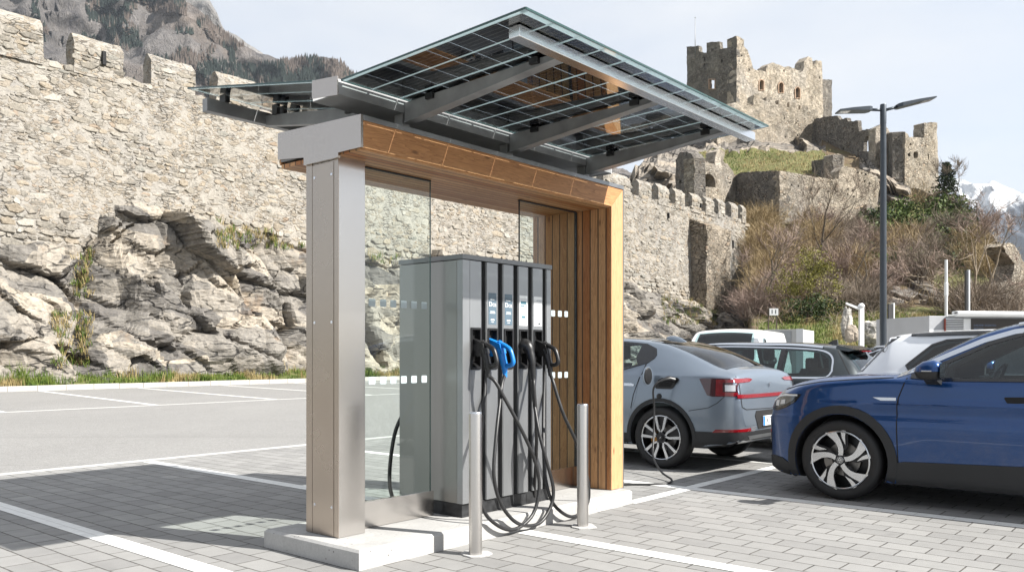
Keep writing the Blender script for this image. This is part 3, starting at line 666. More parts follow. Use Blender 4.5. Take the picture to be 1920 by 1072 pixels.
for i, (a, c) in enumerate(bays):
    col = D(MB().box(a, c, F, .290, .2305 if i else .2297, 1.5515, 0, .0).box(a, c, F, .290, 1.5525, 2.059), 'bay_panel', 'alu') if False else None
    m = MB(); hz0, hz1 = 1.235, 1.552
    m.box(a, c, F, .289, hz1, 2.059, 0, .002); m.box(a, c, F, .289, .2305, hz0, 0, .002)
    m.box(a, a+.006, F, .289, hz0, hz1); m.box(c-.006, c, F, .289, hz0, hz1)
    col = D(m, 'bay_panel', 'alu')
    h = MB(); x0, x1 = a+.0065, c-.0065
    h.box(x0, x0+.012, F-.008, .288, hz0+.002, hz1-.002); h.box(x1-.012, x1, F-.008, .288, hz0+.002, hz1-.002)
    h.box(x0+.012, x1-.012, F-.008, .288, hz1-.014, hz1-.002)
    h.hexa([(x0+.012, F-.012, hz0+.002), (x1-.012, F-.012, hz0+.002), (x1-.012, .287, hz0+.002), (x0+.012, .287, hz0+.002)], [(x0+.012, F-.012, hz0+.018), (x1-.012, F-.012, hz0+.018), (x1-.012, .287, hz0+.055), (x0+.012, .287, hz0+.055)])
    h.box(x0+.012, x1-.012, .280, .2885, hz0+.06, hz1-.014)
    ho = D(h, 'connector_holder', 'black', col)
    if labels[i] is None: continue
    uc = (a+c)/2; z0, z1 = 1.582, 1.826
    if labels[i] == 'slate':
        lb = D(MB().box(uc-.045, uc+.045, F-.0015, F+.0001, z0, z1), 'label_plate', 'label_blue', col)
        text_mesh('label_text', 'Dca', .052, M['ink_white'], lb, TM(uc, 1.722))
        for (z, w, hgt, o) in ((1.772, .052, .004, -.004), (1.680, .056, .004, 0), (1.668, .060, .0045, 0), (1.612, .040, .011, 0), (1.598, .03, .003, 0)): D(MB().box(uc-w/2+o, uc+w/2+o, F-.0025, F-.0016, z, z+hgt), 'label_print', 'ink_white', lb)
    elif labels[i] == 'screen':
        lb = D(MB().box(uc-.05, uc+.05, F-.0015, F+.0001, z0, z1), 'label_plate', 'white_plastic', col)
        b = MB(); b.box(uc-.036, uc+.036, F-.0022, F-.0016, 1.755, 1.780); b.box(uc-.036, uc-.032, F-.0022, F-.0016, 1.628, 1.755); b.box(uc+.032, uc+.036, F-.0022, F-.0016, 1.628, 1.755); b.box(uc-.032, uc+.032, F-.0022, F-.0016, 1.628, 1.632)
        b.box(uc-.036, uc+.014, F-.0022, F-.0016, 1.738, 1.749); b.box(uc-.024, uc+.024, F-.0022, F-.0016, 1.642, 1.662)
        D(b, 'label_print', 'label_teal', lb)
        b = MB(); b.box(uc-.02, uc-.002, F-.0022, F-.0016, 1.712, 1.719); b.box(uc-.02, uc-.002, F-.0022, F-.0016, 1.694, 1.702); b.box(uc-.024, uc+.018, F-.0022, F-.0016, 1.669, 1.674); b.box(uc-.04, uc+.036, F-.0022, F-.0016, 1.796, 1.799)
        D(b, 'label_print', 'label_grey', lb)
    else:
        lb = D(MB().box(uc-.052, uc+.052, F-.0015, F+.0001, z0, z1), 'label_plate', 'white_plastic', col)
        text_mesh('label_text', 'AYAD', .024, M['label_grey'], lb, TM(uc+.012, 1.784))
        for (z, w, hgt, o) in ((1.757, .04, .003, .02), (1.742, .09, .0015, 0), (1.676, .06, .007, .012), (1.632, .022, .02, .018)): D(MB().box(uc-w/2+o, uc+w/2+o, F-.0022, F-.0016, z, z+hgt), 'label_print', 'label_grey', lb)
        D(MB().box(uc+.004, uc+.031, F-.0022, F-.0016, 1.595, 1.611), 'label_print', 'ink', lb)
D(MB().box(1.396, 1.399, F+.03, F+.034, 1.80, 1.806), 'status_light', 'label_teal')

# ------------------------------------------------------------------ charging leads
def gun(name, label, u, mat, path, style=0):
    root = site(name, label, 'charging cable', 'charging cables hanging on the dispenser')
    g = MB()
    if style == 0:
        bar = [(.286, 1.478), (.196, 1.450), (.142, 1.430), (.120, 1.36), (.150, 1.335), (.196, 1.334), (.286, 1.338)]
        g.prism(bar, lambda p, q, t: (t, p, q), u-.028, u+.028)
        g.tube(smooth_path([(u, .165, 1.39), (u, .150, 1.36), (u, .132, 1.31), (u, .118, 1.262), (u, .114, 1.235)], 4), [.033]*4+[.031]*4+[.029]*4+[.026]*4+[.022], 14)
        g.tube(smooth_path([(u, .185, 1.437), (u, .135, 1.425), (u, .085, 1.402), (u, .055, 1.378), (u, .032, 1.315), (u, .030, 1.285), (u, .055, 1.266), (u, .118, 1.262)], 5), [.018]*36, 10)
        g.tube([(u, .116, 1.245), (u, .113, 1.205)], .0205, 14); g.tube([(u, .112, 1.206), (u, .109, 1.175)], .0175, 14)
    else:
        g.tube(smooth_path([(u, .285, 1.405), (u, .235, 1.42), (u, .19, 1.405), (u, .165, 1.35), (u, .150, 1.29), (u, .143, 1.25)], 5), [.058, .060, .062, .062, .062, .061, .060, .058, .055, .052, .048, .044, .041, .038, .036, .035, .034, .033, .032, .031, .030, .029, .028, .027, .026, .025], 18)
        g.tube([(u, .145, 1.255), (u, .139, 1.20), (u, .134, 1.15)], [.027, .023, .019], 14)
    c = g.build('connector', M[mat], root, smooth=True, sharp=40)
    if style == 0:
        d = MB(); d.box(u-.0295, u+.0295, .215, .255, 1.375, 1.425, 0, .004); d.tube([(u, .17, 1.44), (u, .155, 1.435)], .021, 12)
        d.build('grip_badge', M['blackmatte'] if mat == 'black' else M['blue_plastic'], c)
    g = MB(); g.tube(smooth_path(path, 7), .0140, 10); g.build('cable', M['hose'], root, smooth=True)
    return root
def hang(pts):
    out = []
    for px, py, v in pts: u_, z_ = uz(px, py, v); out.append((u_, v, z_))
    return out
gun('charging_cable', 'black charging gun with loop handle, in the bay nearest the steel post', 1.33, 'black',
    [(1.33, .112, 1.19)]+hang([(929, 716, .06), (946, 746, .02), (975, 800, -.03), (1000, 855, -.06), (1011, 905, -.06), (1003, 955, -.06), (980, 984, -.06), (952, 992, -.055), (922, 976, -.05), (905, 950, -.03), (899, 900, .02), (900, 840, .10), (905, 780, .19), (909, 730, .235), (910, 690, .262), (910, 640, .272)]))
gun('charging_cable', 'bright blue charging gun with loop handle, second bay of the dispenser', 1.52, 'blue_plastic',
    [(1.52, .112, 1.19)]+hang([(941, 720, .08), (937, 755, .04), (930, 820, -.02), (926, 890, -.055), (938, 941, -.06), (963, 975, -.06), (990, 985, -.06), (1015, 977, -.06), (1034, 945, -.06), (1037, 912, -.055), (1025, 865, -.03), (1012, 815, .02), (1003, 765, .10), (997, 715, .19), (994, 680, .25), (993, 660, .275)]))
gun('charging_cable', 'black charging plug with a smooth round head, fourth bay of the dispenser', 1.898, 'black',
    [(1.898, .135, 1.16)]+hang([(1001, 722, .11), (1004, 765, .10), (1006, 815, .12), (1005, 860, .17), (1003, 900, .225), (1002, 930, .262)]), 1)
gun('charging_cable', 'black charging gun with loop handle, in the bay nearest the larch wall', 2.085, 'black',
    [(2.085, .112, 1.19)]+hang([(1037, 715, .06), (1046, 745, .02), (1058, 780, -.02), (1081, 830, -.05), (1099, 885, -.06), (1104, 930, -.06), (1093, 958, -.06), (1072, 968, -.06), (1050, 957, -.055), (1033, 935, -.03), (1022, 890, .03), (1019, 830, .12), (1019, 770, .20), (1020, 720, .25), (1021, 670, .274)]))

# ------------------------------------------------------------------ bollards
def bollard(u, v, label):
    root = tag(empty('bollard', W(u, v, 0), ANG), label, 'bollard', 'steel bollards in front of the dispenser')
    b = MB().lathe([(.0445, 0), (.0445, .945), (.0435, .950)], 40); b.build('tube', M['steel_b'], root, smooth=True, sharp=30)
    b = MB().lathe([(.0425, .948), (.0425, .956), (.039, .962), (.0, .964)], 40); b.build('cap', M['satin'], root, smooth=True, sharp=30)
    rr = random.Random(int(u*100)); pts = []
    for k in range(9):
        a = 2*math.pi*k/9; r = rr.uniform(.085, .12); pts.append((r*math.cos(a)+.01, r*math.sin(a)))
    MB().prism(pts, lambda p, q, t: (p, q, t), .001, .009).build('footing', M['strip'], root)
M['steel_b'] = simple('bollard_steel', (.58, .56, .54), .30, 1.0)
bollard(.785, -.262, 'brushed steel bollard in front of the left edge of the dispenser')
bollard(2.02, -.262, 'brushed steel bollard in front of the larch end wall')
root = site('charging_cable', 'thick black cable on the back of the dispenser, seen through the left glass pane', 'charging cable')
g = MB(); g.tube(smooth_path([(1.35, .965, .95), (1.33, 1.02, .90), (1.27, 1.08, .72), (1.23, 1.10, .45), (1.235, 1.10, .24), (1.30, 1.08, .142), (1.5, 1.02, .140)], 7), .016, 10); g.build('cable', M['hose'], root, smooth=True)
# lead plugged into the grey car
root = site('charging_cable', 'black charging lead lying on the paving and plugged into the grey car', 'charging cable')
g = MB(); u = 5.33
g.tube(smooth_path([(3.6, .93, .012), (3.85, .78, .012), (4.05, .60, .012), (4.2, .43, .012), (4.36, .335, .013), (4.52, .38, .03), (4.72, .62, .07), (4.95, .86, .20), (5.13, .96, .45), (5.18, .985, .72), (5.15, .98, .93), (5.17, .945, 1.015), (5.22, .91, 1.04)], 8), .0115, 10)
g.build('cable', M['hose'], root, smooth=True)
g = MB(); g.tube([(5.20, .925, 1.032), (5.25, .89, 1.055), (5.30, .86, 1.066), (5.36, .83, 1.05)], [.017, .026, .034, .036], 14); g.build('connector', M['black'], root, smooth=True, sharp=40)
# ------------------------------------------------------------------ cars
def pchip(xs, ys):
    x = np.array(xs, float); y = np.array(ys, float)
    o = np.argsort(x); x = x[o]; y = y[o]; h = np.diff(x); d = np.diff(y)/h; n = len(x); m = np.zeros(n)
    for i in range(1, n-1):
        if d[i-1]*d[i] > 0:
            w1 = 2*h[i]+h[i-1]; w2 = h[i]+2*h[i-1]; m[i] = (w1+w2)/(w1/d[i-1]+w2/d[i])
    m[0] = d[0]; m[-1] = d[-1]
    def f(q):
        q = min(max(q, x[0]), x[-1]); i = min(max(int(np.searchsorted(x, q)-1), 0), n-2)
        t = (q-x[i])/h[i]; a = t*t; b = a*t
        return (2*b-3*a+1)*y[i]+(b-2*a+t)*h[i]*m[i]+(-2*b+3*a)*y[i+1]+(b-a)*h[i]*m[i+1]
    return f
def curve(*pts): return pchip([p[0] for p in pts], [p[1] for p in pts])
M['paint_blue'] = paint('paint_blue', (.0005, .042, .165), .5, .30, .25); M['paint_grey'] = paint('paint_grey', (.20, .24, .29), .6, .30)
M['paint_wagon'] = paint('paint_anthracite', (.030, .038, .042), .6, .32); M['paint_white'] = paint('paint_white', (.80, .82, .85), .0, .35, .03)
M['paint_dark'] = paint('paint_navy', (.012, .016, .03), .5, .3); M['paint_van'] = paint('paint_van', (.80, .80, .79), 0, .4, .02)
M['cladding'] = simple('car_cladding', (.015, .016, .018), .55, 0, .1, 30, .06, 300)
M['cabin'] = simple('cabin_trim', (.014, .014, .015), .7); M['gap'] = simple('panel_gap', (.006, .006, .007), .8)
M['car_glass'] = glass('car_glass', (.68, .80, .81), .06); M['car_glass_dark'] = glass('privacy_glass', (.13, .16, .17), .06)
M['piano'] = simple('gloss_black', (.006, .006, .007), .06, 0, 0, coat=.6)
M['lamp_red'] = simple('lamp_red', (.20, .004, .008), .12, 0, .25, 14, coat=.9); M['lamp_bright'] = simple('lamp_red_bar', (.20, .004, .008), .15, coat=.9)
M['lamp_dark'] = simple('lamp_smoked', (.045, .004, .007), .08, coat=1.0); M['lamp_clear'] = simple('lamp_clear', (.60, .62, .65), .15, .1, .15, 9, coat=.8)
M['lamp_shell'] = simple('lamp_shell', (.10, .11, .12), .08, .5, .2, 10, coat=1.0)
M['rim'] = simple('rim_machined', (.62, .63, .65), .22, .9); M['rim_dark'] = simple('rim_dark', (.02, .02, .022), .35, .3)
M['disc'] = simple('brake_disc', (.22, .21, .2), .4, .9); M['caliper'] = simple('caliper_gold', (.42, .20, .04), .4, .4)

class Car:
    def __init__(s, name, label, cat, group, x0, x1, cv, paintmat, bot=None):
        s.root = tag(empty(name), label, cat, group); s.cv = cv; s.x0, s.x1 = x0, x1; s.paint = paintmat
        s.solid = s.loft(); s.bvh = BVHTree.FromBMesh(s.solid); s.cuts = []
    def section(s, x, inset=0.0, zfloor=None):
        c = {k: f(x) for k, f in s.cv.items()}
        zb, zt = c['zb'], c['zt']; zm = .70 if 'zm' not in c else c['zm']
        zm = min(zm, c['zbelt']-.04) if c['zbelt']-.04 > zb+.1 else zb+.08
        P = [(0, zb), (c['ws']-.09, zb), (c['ws']-.015, zb+.02), (c['ws'], zb+.07), (c['wm'], zm), (c['wb']+.004, c['zbelt']-.015), (c['wb']-.012, c['zbelt']+.006), (c['wr'], c['zr']), (c['wr']*.62, zt-(zt-c['zr'])*.28), (0, zt)]
        if inset:
            P = [(0, zfloor), (c['wb']-inset-.1, zfloor), (c['wb']-inset, zfloor+.06), (c['wb']-inset, c['zbelt']-.02), (c['wr']-inset*.75, c['zr']-.035), (c['wr']*.6-inset*.5, zt-.05), (0, zt-.05)]
            return P
        out = []
        def cr(a, b, c_, d, n):
            for k in range(n):
                t = k/n; out.append(tuple(.5*((2*b[i])+(c_[i]-a[i])*t+(2*a[i]-5*b[i]+4*c_[i]-d[i])*t*t+(3*b[i]-a[i]-3*c_[i]+d[i])*t**3) for i in (0, 1)))
        def lin(a, b, n):
            for k in range(n): out.append((a[0]+(b[0]-a[0])*k/n, a[1]+(b[1]-a[1])*k/n))
        lin(P[0], P[1], 3); lin(P[1], P[2], 1); lin(P[2], P[3], 1)
        k = c.get('cr', 0.0)
        if 'cr' in c:
            zc = min(c['zc'], c['zbelt']-.06) if k > .02 else zm+(P[5][1]-zm)*.55
            zl = zm+(zc-zm)*.55; yb = lambda z: P[4][0]+(P[5][0]-P[4][0])*max(0, (z-zm)/(P[5][1]-zm))
            A1 = (yb(zl)+.004*(1-k)-.020*k, zl); A2 = (yb(zc)+.004+.010*k, zc); A3 = (yb(zc+.012)+.004-.008*k, zc+.012)
            cr(P[2], P[3], P[4], A1, 5); cr(P[3], P[4], A1, A2, 4); cr(P[4], A1, A2, A3, 4); lin(A2, A3, 1); cr(A2, A3, P[5], P[6], 4); lin(P[5], P[6], 2)
        else:
            cr(P[2], P[3], P[4], P[5], 5); cr(P[3], P[4], P[5], P[6], 5); lin(P[5], P[6], 2)
        bul = .018*max(0, min(1, (c['zr']-c['zbelt'])/.3))
        a, b = P[6], P[7]
        for k in range(7):
            t = k/7; out.append((a[0]+(b[0]-a[0])*t+bul*4*t*(1-t), a[1]+(b[1]-a[1])*t))
        q = (-P[8][0], P[8][1])
        pre = (P[7][0]+(P[7][0]-P[6][0])*.25, P[7][1]-(P[7][1]-P[6][1])*.25)
        cr(pre, P[7], P[8], P[9], 5); cr(P[7], P[8], P[9], q, 4); out.append(P[9])
        return out
    def stations(s):
        xs = [s.x0, s.x0+.006, s.x0+.015, s.x0+.03]; x = s.x0+.05
        while x < s.x1-.05:
            xs.append(x); x += .028 if (x < s.x0+.35 or x > s.x1-.35) else .05
        return xs+[s.x1-.03, s.x1-.015, s.x1-.006, s.x1]
    def loft(s, inset=0.0, xa=None, xb=None, zfloor=.5):
        bm = bmesh.new(); rings = []
        xs = s.stations() if not inset else [xa+(xb-xa)*i/40 for i in range(41)]
        for x in xs:
            sec = s.section(x, inset, zfloor) if inset else s.section(x)
            pts = [(x, y, z) for y, z in sec] + [(x, -y, z) for y, z in reversed(sec[1:-1])]
            rings.append([bm.verts.new(p) for p in pts])
        n = len(rings[0])
        for a, b in zip(rings, rings[1:]):
            for i in range(n): bm.faces.new((a[i], a[(i+1) % n], b[(i+1) % n], b[i]))
        for r, fl in ((rings[0], 0), (rings[-1], 1)):
            m = (n+2)//2
            # strip cap between mirrored points
            L = r[:m]; Rr = [r[0]]+list(reversed(r[m:]))+[r[m-1]]
            for i in range(m-1):
                q = []
                for v in (L[i], L[i+1], Rr[i+1], Rr[i]):
                    if v not in q: q.append(v)
                if len(q) > 2: bm.faces.new(q)
        bmesh.ops.recalc_face_normals(bm, faces=bm.faces[:])
        return bm
    def finish(s, cavity=None, wheels=(), rc=.41, windows=(), tops=(), fronts=()):
        me = bpy.data.meshes.new('body'); s.solid.to_mesh(me)
        body = link_mesh('body', me, [M[s.paint], M['cabin']], s.root)
        cutters = []
        def cut(bm):
            for f in bm.faces: f.material_index = 1
            bmesh.ops.recalc_face_normals(bm, faces=bm.faces[:])
            m = bpy.data.meshes.new('cutter'); bm.to_mesh(m); bm.free()
            o = bpy.data.objects.new('cutter', m); COL.objects.link(o)
            m.materials.append(M[s.paint]); m.materials.append(M['cabin'])
            md = body.modifiers.new('b', 'BOOLEAN'); md.operation = 'DIFFERENCE'; md.solver = 'EXACT'; md.object = o; cutters.append(o)
        if cavity: cut(s.loft(.075, cavity[0], cavity[1], cavity[2]))
        def prism(poly, fn, a, b):
            m = MB().prism(poly, fn, a, b); bm = bmesh.new(); vs = [bm.verts.new(v) for v in m.v]
            for f in m.f: bm.faces.new([vs[i] for i in f])
            return bm
        for w in windows: cut(prism(w, lambda p, q, t: (p, t, q), -1.3, 1.3))
        for w, za, zb_ in tops: cut(prism(w, lambda p, q, t: (p, q, t), za, zb_))
        for w, xa, xb in fronts: cut(prism(w, lambda p, q, t: (t, p, q), xa, xb))
        for wx, wz in wheels:
            for sg in (1, -1):
                bm = bmesh.new(); bmesh.ops.create_cone(bm, cap_ends=True, segments=48, radius1=rc, radius2=rc, depth=.62)
                bm.transform(Matrix.Translation((wx, sg*.86, wz)) @ Matrix.Rotation(R(90), 4, 'X')); cut(bm)
        dg = bpy.context.evaluated_depsgraph_get()
        new = bpy.data.meshes.new_from_object(body.evaluated_get(dg)); new.name = 'body'
        body.modifiers.clear(); body.data = new
        for o in cutters: bpy.data.objects.remove(o)
        for p in new.polygons: p.use_smooth = True
        new.set_sharp_from_angle(angle=R(35)); s.body = body
        return body
    def decal(s, name, poly, axis, mat, off=.004, parent=None, step=.035, side=1, skirt=.012, smooth=True, org=None):
        P = [Vector(p) for p in poly]; B = []
        for a, b in zip(P, P[1:]+P[:1]):
            n = max(1, int((b-a).length/step+.5))
            B += [a+(b-a)*k/n for k in range(n)]
        xs = [p.x for p in B]; ys = [p.y for p in B]; inner = []
        def inside(q):
            c = False
            for a, b in zip(P, P[1:]+P[:1]):
                if (a.y > q.y) != (b.y > q.y) and q.x < (b.x-a.x)*(q.y-a.y)/(b.y-a.y)+a.x: c = not c
            return c
        x = min(xs)+step*.5
        while x < max(xs):
            y = min(ys)+step*.5
            while y < max(ys):
                q = Vector((x, y))
                if inside(q) and min((q-b).length for b in B) > step*.45: inner.append(q)
                y += step
            x += step
        V = B+inner; nb = len(B)
        r = delaunay_2d_cdt(V, [(i, (i+1) % nb) for i in range(nb)], [], 1, 1e-6)
        pts = []; nor = []
        for q in r[0]:
            if axis == 'y': o = Vector((q.x, side*2.5, q.y)); d = Vector((0, -side, 0))
            elif axis == 'x': o = Vector((side*9.0, q.x, q.y)); d = Vector((-side, 0, 0))
            else: o = Vector((q.x, q.y, 5)); d = Vector((0, 0, -1))
            h = s.bvh.ray_cast(o, d)
            if h[0] is None:
                mid = Vector((q.x, side*.8, q.y)) if axis == 'y' else (Vector((side*s.x1 if side > 0 else s.x0, q.x, q.y)) if axis == 'x' else Vector((q.x, q.y, 1)))
                h = s.bvh.find_nearest(mid)
            n = h[1]; n = n if n.dot(-d) > 0 else -n
            pts.append(h[0]+n*off); nor.append(n)
        f = [tuple(x) for x in r[2]]; k = len(pts)
        # skirt
        bnd = {}
        for t in f:
            for a, b in zip(t, t[1:]+t[:1]):
                if (b, a) in bnd: del bnd[(b, a)]
                else: bnd[(a, b)] = 1
        idx = {}
        for a, b in bnd:
            for v in (a, b):
                if v not in idx: idx[v] = len(pts); pts.append(pts[v]-nor[v]*(skirt+off))
        f += [(b, a, idx[a], idx[b]) for a, b in bnd]
        m = MB().add(pts, f); o = m.build(name, M[mat] if isinstance(mat, str) else mat, parent or s.root, smooth=smooth, sharp=40)
        return o
    def strip(s, name, path, w, axis, mat, off=.004, parent=None, side=1, closed=False, skirt=.01):
        Q = [Vector(p) for p in path]; P = []
        for a, b in zip(Q, Q[1:]+(Q[:1] if closed else [])):
            m = max(1, int((b-a).length/.05+.5)); P += [a+(b-a)*k/m for k in range(m)]
        if not closed: P.append(Q[-1])
        n = len(P); L = []; Rr = []
        for i in range(n):
            a = P[(i-1) % n] if (closed or i > 0) else P[i]; b = P[(i+1) % n] if (closed or i < n-1) else P[i]
            t = (b-a).normalized(); q = Vector((-t.y, t.x))*w/2; L.append(P[i]+q); Rr.append(P[i]-q)
        pts = []; 
        def hit(q, o_):
            if axis == 'y': o = Vector((q.x, side*2.5, q.y)); d = Vector((0, -side, 0))
            elif axis == 'x': o = Vector((side*9.0, q.x, q.y)); d = Vector((-side, 0, 0))
            else: o = Vector((q.x, q.y, 5)); d = Vector((0, 0, -1))
            h = s.bvh.ray_cast(o, d)
            if h[0] is None: h = s.bvh.find_nearest(Vector((q.x, side*.8, q.y)) if axis == 'y' else Vector((side*9, q.x, q.y)))
            nn = h[1] if h[1].dot(-d) > 0 else -h[1]
            return h[0]+nn*o_
        for a, b in zip(L, Rr): pts += [hit(a, -skirt), hit(a, off), hit(b, off), hit(b, -skirt)]
        fs = []
        for i in range(n if closed else n-1):
            j = (i+1) % n
            for k in range(3): fs.append((i*4+k, i*4+k+1, j*4+k+1, j*4+k))
        return MB().add(pts, fs).build(name, M[mat], parent or s.root, smooth=True, sharp=40)
    def both(s, fn):
        for sg in (1, -1): fn(sg)

def fine(poly, n=6): return [tuple(p) for p in smooth_path([(x, y, 0) for x, y in poly], n)]
def f2(poly, n=6): return [(p[0], p[1]) for p in fine(poly, n)]
def bar2(b, p0, p1, w0, w1, y0, y1):
    """bar in the wheel plane from p0 to p1"""
    d = Vector((p1[0]-p0[0], p1[1]-p0[1])).normalized(); n = Vector((-d.y, d.x))
    q = [(p0[0]+n.x*w0, p0[1]+n.y*w0), (p1[0]+n.x*w1, p1[1]+n.y*w1), (p1[0]-n.x*w1, p1[1]-n.y*w1), (p0[0]-n.x*w0, p0[1]-n.y*w0)]
    b.prism(q, lambda p, q_, t: (p, t, q_), y0, y1)
def wheel(root, x, y, z, rt, rr, style, side, w=.215, rot=0.0):
    """axis along y, outer face towards side"""
    fy = lambda h: side*h
    A = lambda r, a, h: (r*math.cos(a), fy(h), r*math.sin(a))
    t = MB(); o = .0
    prof = [(rr-.012, -w+.03), (rr+.01, -w+.012), (rt-.035, -w), (rt-.008, -w+.02), (rt, -w+.05), (rt, -.055), (rt-.008, -.022), (rt-.03, -.006), ((rt+rr)/2, .0), (rr+.016, -.004), (rr+.004, -.012), (rr-.006, -.024)]
    t.lathe(prof, 64, A, caps=False)
    wh = t.build('wheel', M['rubber'], root, loc=(x, y, z), smooth=True, sharp=50)
    g = MB()
    for k in range(4):
        yy = -.07-k*.033; g.lathe([(rt+.0005, yy), (rt+.0008, yy-.004), (rt+.0005, yy-.008)], 48, A, caps=False)
    g.build('tread_groove', M['gap'], wh, smooth=True)
    b = MB(); b.lathe([(rr+.002, -.02), (rr-.004, -.012), (rr-.014, -.016), (rr-.018, -.03), (rr-.02, -w+.04), (.07, -w+.06)], 56, A, caps=False)
    b.build('rim', M['rim_dark'], wh, smooth=True, sharp=40)
    d = MB(); d.lathe([(.05, -.115), (.155, -.115), (.155, -.135), (.05, -.135)], 40, A, closed=True); d.lathe([(0, -.10), (.055, -.10), (.06, -.14)], 24, A, caps=False)
    d.build('brake_disc', M['disc'], wh, smooth=True, sharp=40)
    c = MB(); cp = []
    for k in range(9):
        a = R(-28+7*k); cp.append((.175*math.cos(a), .175*math.sin(a)))
    for k in range(9):
        a = R(28-7*k); cp.append((.10*math.cos(a), .10*math.sin(a)))
    c.prism(cp, lambda p, q, t_: (p, fy(t_), q), -.14, -.085); c.build('caliper', M['caliper' if style == 'vee' else 'disc'], wh)
    s = MB(); k5 = 5
    s.lathe([(rr-.003, -.013), (rr-.012, -.009), (rr-.018, -.013)], 64, A, caps=False)
    dk = MB()
    for k in range(k5):
        a = 2*math.pi*k/k5+rot
        rotp = lambda p: (p[0]*math.cos(a)-p[1]*math.sin(a), p[0]*math.sin(a)+p[1]*math.cos(a))
        if style == 'vee':
            for sg in (1, -1):
                q = [(.062, sg*.012), (.10, sg*.046), (rr-.012, sg*.088), (rr-.012, sg*.052), (.115, sg*.022), (.075, sg*.0)]
                q = [rotp(p) for p in q]; s.prism(q, lambda p, q_, t_: (p, fy(t_), q_), -.030, -.012)
            q = [rotp(p) for p in [(.06, .012), (.115, .020), (rr-.015, .05), (rr-.015, -.05), (.115, -.020), (.06, -.012)]]
            dk.prism(q, lambda p, q_, t_: (p, fy(t_), q_), -.06, -.045)
            for sg in (1, -1):
                a2 = a+sg*R(20); q = [(.13*math.cos(a2), .13*math.sin(a2)), ((rr-.016)*math.cos(a2), (rr-.016)*math.sin(a2))]
                bar2(dk, q[0], q[1], .007, .010, fy(-.05), fy(-.02))
        elif style == 'turbine':
            # one broad curved blade and one slim one
            L1 = [(.040, .034), (.085, .046), (.13, .046), (.19, .034), (rr-.014, .008)]; L2 = [(rr-.010, -.098), (.22, -.058), (.17, -.018), (.12, .000), (.075, .0), (.045, -.010)]
            q = [rotp(p) for p in f2(L1, 4)+f2(L2, 4)]; s.prism(q, lambda p, q_, t_: (p, fy(t_), q_), -.034, -.012)
            q = [rotp(p) for p in [(.125, .086), (.19, .072), (rr-.016, .080), (rr-.016, .128), (.20, .104)]]; 
            a3 = R(-6); q = [(p[0]*math.cos(a3)-p[1]*math.sin(a3), p[0]*math.sin(a3)+p[1]*math.cos(a3)) for p in q]
            s.prism(q, lambda p, q_, t_: (p, fy(t_), q_), -.034, -.014)
            q = [rotp(p) for p in [(.04, .02), (.12, .085), (.22, .10), (rr-.012, .15), (rr-.012, .05), (.2, .01), (.1, -.02)]]
            dk.prism(q, lambda p, q_, t_: (p, fy(t_), q_), -.062, -.040)
        else:
            bar2(s, rotp((.05, 0)), rotp((rr-.012, 0)), .026, .018, fy(-.035), fy(-.012))
    s.build('rim_spokes', M['rim'], wh, smooth=False); dk.build('rim_inlay', M['rim_dark'], wh)
    h = MB().lathe([(0, -.004), (.030, -.005), (.034, -.010), (.034, -.03)], 28, A, caps=False); hc = h.build('hub_cap', M['rim_dark'] if style == 'vee' else M['rim'], wh, smooth=True, sharp=40)
    h = MB().lathe([(.0, -.02), (.062, -.022), (.07, -.035), (.07, -.06)], 28, A, caps=False); h.build('hub', M['rim_dark'], wh, smooth=True, sharp=40)
    if style == 'turbine':
        e = MB(); yy = fy(-.0035)
        e.lathe([(.027, -.0045), (.0275, -.0032), (.0235, -.0032), (.0235, -.0045)], 28, A, caps=False)
        for p in (((-.012, .020), (0, .002)), ((.012, .020), (0, .002)), ((-.020, .010), (-.010, -.019)), ((-.010, -.019), (0, -.004)), ((0, -.004), (.010, -.019)), ((.010, -.019), (.020, .010))): bar2(e, p[0], p[1], .0024, .0024, fy(-.0048), fy(-.0032))
        e.build('wheel_emblem', M['rim_dark'], wh)
    elif style == 'vee':
        e = MB(); bar2(e, (-.008, .012), (.004, -.002), .002, .002, fy(-.0048), fy(-.0028)); bar2(e, (.008, -.012), (-.004, .002), .002, .002, fy(-.0048), fy(-.0028)); e.build('wheel_emblem', M['rim'], wh)
    return wh
def seat(root, x, y, z, mat='cabin', facing=1):
    b = MB(); b.box(x-.26, x+.24, y-.25, y+.25, z, z+.16, 0, .05)
    f = lambda dx: x-facing*dx
    b.hexa([(f(.30), y-.25, z+.05), (f(.14), y-.25, z+.05), (f(.14), y+.25, z+.05), (f(.30), y+.25, z+.05)], [(f(.50), y-.20, z+.66), (f(.40), y-.20, z+.66), (f(.40), y+.20, z+.66), (f(.50), y+.20, z+.66)])
    b.box(min(f(.53), f(.43)), max(f(.53), f(.43)), y-.13, y+.13, z+.70, z+.90, 0, .045)
    return b.build('seat', M[mat], root, smooth=True, sharp=40)
